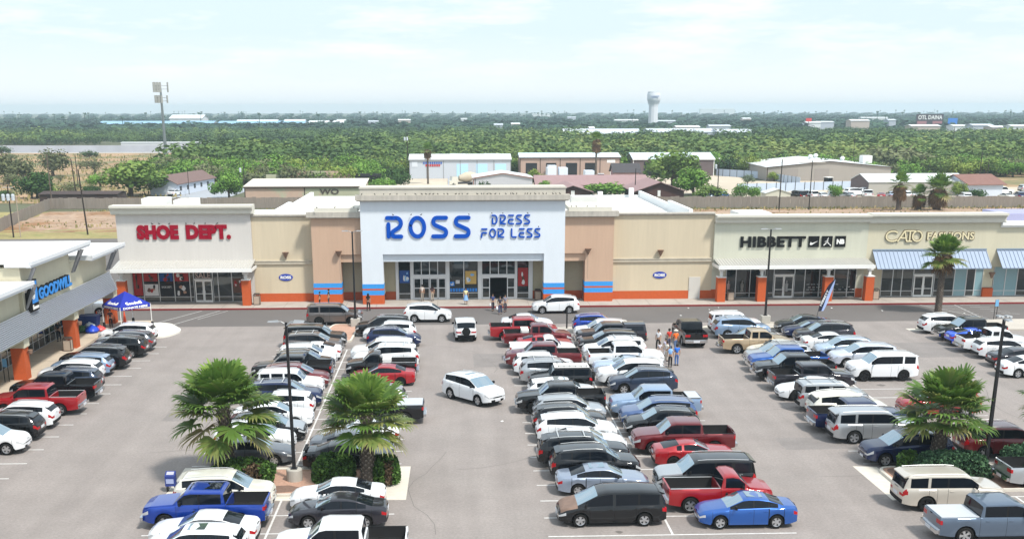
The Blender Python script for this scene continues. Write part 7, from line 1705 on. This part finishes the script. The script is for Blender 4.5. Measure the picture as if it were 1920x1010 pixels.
r = empty('billboard', 'small red sign panel in the far woods right of the water tower', 'billboard', (276, 900, 0)); mb = MB(); mb.box(274,278.5,899.8,900,9.5,12); part('panel', mb, mat('sign_red2', (.65,.05,.05), .6), r); mb = MB(); mb.box(276,276.3,900,900.3,0,9.5); part('post', mb, m_dgrey, r)
# ---------------------------------------------------------------- vehicles beyond the fence
def dcar(kind, col, x, y, a, lb): place_car(kind, col, x, y, R_(a), lb, 'vehicles in the yards beyond the fence')
dcar('pkc','red',-65.6,297,100,'red pickup parked beside the white house with the brown roof'); dcar('sed','white',-64.9,271.5,80,'pale car parked in front of the white house beyond the fence')
yd = [('suvl','black'),('suvl','white'),('sed','white'),('suvm','white'),('sed','silver'),('pkc','white'),('cpe','red'),('sed','paleblue'),('suvm','white'),('sed','white')]
for i, (k, c_) in enumerate(yd): dcar(k, c_, 76.5+2.75*i+(2.5 if i > 4 else 0), 253.5+1.2*(i % 2), 92+random.uniform(-25,25), f"{c_ if c_ != 'paleblue' else 'pale blue'} vehicle behind the fence, {ORD[i]} from the left in the car yard")
dcar('suvm','white',92.5,262,15,'white SUV standing behind the line of cars in the yard'); dcar('suvm','white',96.5,264,10,'second white SUV standing behind the line of cars in the yard')
for i, (k, c_, x, y, a) in enumerate((('suvm','white',111.5,247,80),('sed','cream',121.5,249,95),('suv','navy',125,250,80),('suvm','white',128,249.5,85),('sed','white',131,250,95),('suv','charcoal',134.5,250,88),('pkc','white',127,263,5),('suvm','silver',138,272,10))): dcar(k, c_, x, y, a, f"{c_} vehicle behind the right part of the fence, {ORD[i]} from the palms")
dcar('suvm','blue2',59.5,252.5,60,'bright blue off roader behind the fence right of the brown gabled house'); dcar('suv','paleblue',56.6,250.5,60,'pale blue car beside the bright blue off roader beyond the fence')
dcar('pkc','white',41.6,324,85,'white pickup in front of the tan workshop'); dcar('suvm','white',-4.5,262.5,10,'white SUV showing above the tower parapet, left of the shrubs')
def boxtruck(x, y, a, lb, cab='white', body=None):
    r = empty('box_truck', lb, 'truck', (x, y, 0), R_(a), 'box trucks by the workshops'); mb = MB(); mb.box(-3.2,1.6,-1.2,1.2,.9,3.7); part('cargo_box', mb, body or mat('truck_body', (.62,.68,.76), .5), r, world=False)
    mb = MB(); mb.ext([(1.7,.6),(3.6,.6),(3.6,1.4),(3.3,1.6),(2.9,2.5),(1.7,2.6)], 'y', -1.05, 1.05); mb.v = [(p[0],p[1],p[2]) for p in mb.v]; part('cab', mb, PAINT[cab], r, world=False)
    mb = MB(); mb.add([(3.31,-.9,1.66),(3.31,.9,1.66),(2.95,.85,2.42),(2.95,-.85,2.42)], [(0,1,2,3)]); part('windscreen', mb, m_wind, r, world=False)
    for xx in (-2.2, 2.6):
        for s in (-1,1): mb = MB(); mb.lathe([(0,-.15),(.46,-.15),(.48,0),(.46,.15),(0,.15)], (xx,s*1.0,.48), 14, 'y'); part('wheel', mb, m_tyre, r, world=False)
    return r
boxtruck(27.3, 322, 92, 'white box truck left one of the pair before the tan workshop'); boxtruck(30.6, 322, 90, 'white box truck right one of the pair before the tan workshop'); boxtruck(36.0, 306, 90, 'white box truck nearest, in front of the third bay'); boxtruck(28.6, 334.5, 90, 'white truck backed into the open bay of the tan workshop')
boxtruck(180, 420, 20, 'blue lorry parked in the dirt lot at the right', 'blue2', mat('lorry_blue', (.02,.10,.45), .5))
for i, (x, y) in enumerate(((190,418),(196,425),(214,420),(206,410))): boxtruck(x, y, 15+30*i, f'{["first","second","third","fourth"][i]} white truck right of the blue lorry in the dirt lot')
r = empty('cement_mixer', 'cream cement mixer truck in front of the white workshop', 'truck', (3.0, 300, 0), R_(195)); mb = MB(); mb.lathe([(0,-2.6),(.6,-2.5),(1.25,-.9),(1.3,.4),(.7,2.2),(.5,2.3),(0,2.3)], (0,0,0), 14, 'y'); mb.v = [(p[1]-.8, p[0], p[2]+2.4+p[1]*-.12) for p in mb.v]; part('drum', mb, mat('drum_cream', (.50,.44,.34), .6), r, world=False, smooth=True)
mb = MB(); mb.box(-3.8,2.2,-1,1,.7,1.15); part('chassis', mb, m_dgrey, r, world=False); mb = MB(); mb.ext([(2.0,.6),(4.2,.6),(4.2,1.5),(3.7,1.6),(3.4,2.6),(2.0,2.6)], 'y', -1.1, 1.1); part('cab', mb, PAINT['cream'], r, world=False)
for xx in (-2.8,-1.7,3.1):
    for s in (-1,1): mb = MB(); mb.lathe([(0,-.15),(.5,-.15),(.5,.15),(0,.15)], (xx,s*.95,.5), 12, 'y'); part('wheel', mb, m_tyre, r, world=False)
r = empty('forklift', 'orange wheel loader standing by the pale metal fence', 'loader', (93.0, 283, 0), R_(200)); mor = mat('loader_orange', (.75,.28,.03), .6); mb = MB(); mb.box(-1.9,1.4,-.9,.9,.8,1.7); part('body', mb, mor, r, world=False); mb = MB(); mb.box(-.6,.9,-.75,.75,1.7,2.9); part('cab', mb, m_side, r, world=False); mb = MB(); mb.box(-.7,1.0,-.85,.85,2.9,3.05); part('roof', mb, m_white, r, world=False)
mb = MB(); mb.box(1.4,2.6,-.2,.2,.8,1.1); mb.box(2.6,3.2,-1.1,1.1,.2,1.1); part('bucket', mb, mor, r, world=False)
for xx in (-1.2,1.1):
    for s in (-1,1): mb = MB(); mb.lathe([(0,-.2),(.62,-.2),(.65,0),(.62,.2),(0,.2)], (xx,s*1.0,.62), 14, 'y'); part('wheel', mb, m_tyre, r, world=False)

# ---------------------------------------------------------------- air
hz = bpy.data.materials.new('haze_air'); hz.use_nodes = True; t = hz.node_tree; t.nodes.clear()
pv = t.nodes.new('ShaderNodeVolumePrincipled'); pv.inputs['Color'].default_value = (.72,.89,1,1); pv.inputs['Density'].default_value = .00021; pv.inputs['Anisotropy'].default_value = .3
ou = t.nodes.new('ShaderNodeOutputMaterial'); t.links.new(pv.outputs[0], ou.inputs['Volume'])
mb = MB(); mb.box(-4650, 4650, -80, 5650, -1.1, 38); o = part('haze', mb, hz); props(o, 'pale blue haze over the far woods', 'haze', None, 'stuff')
bpy.context.view_layer.update()
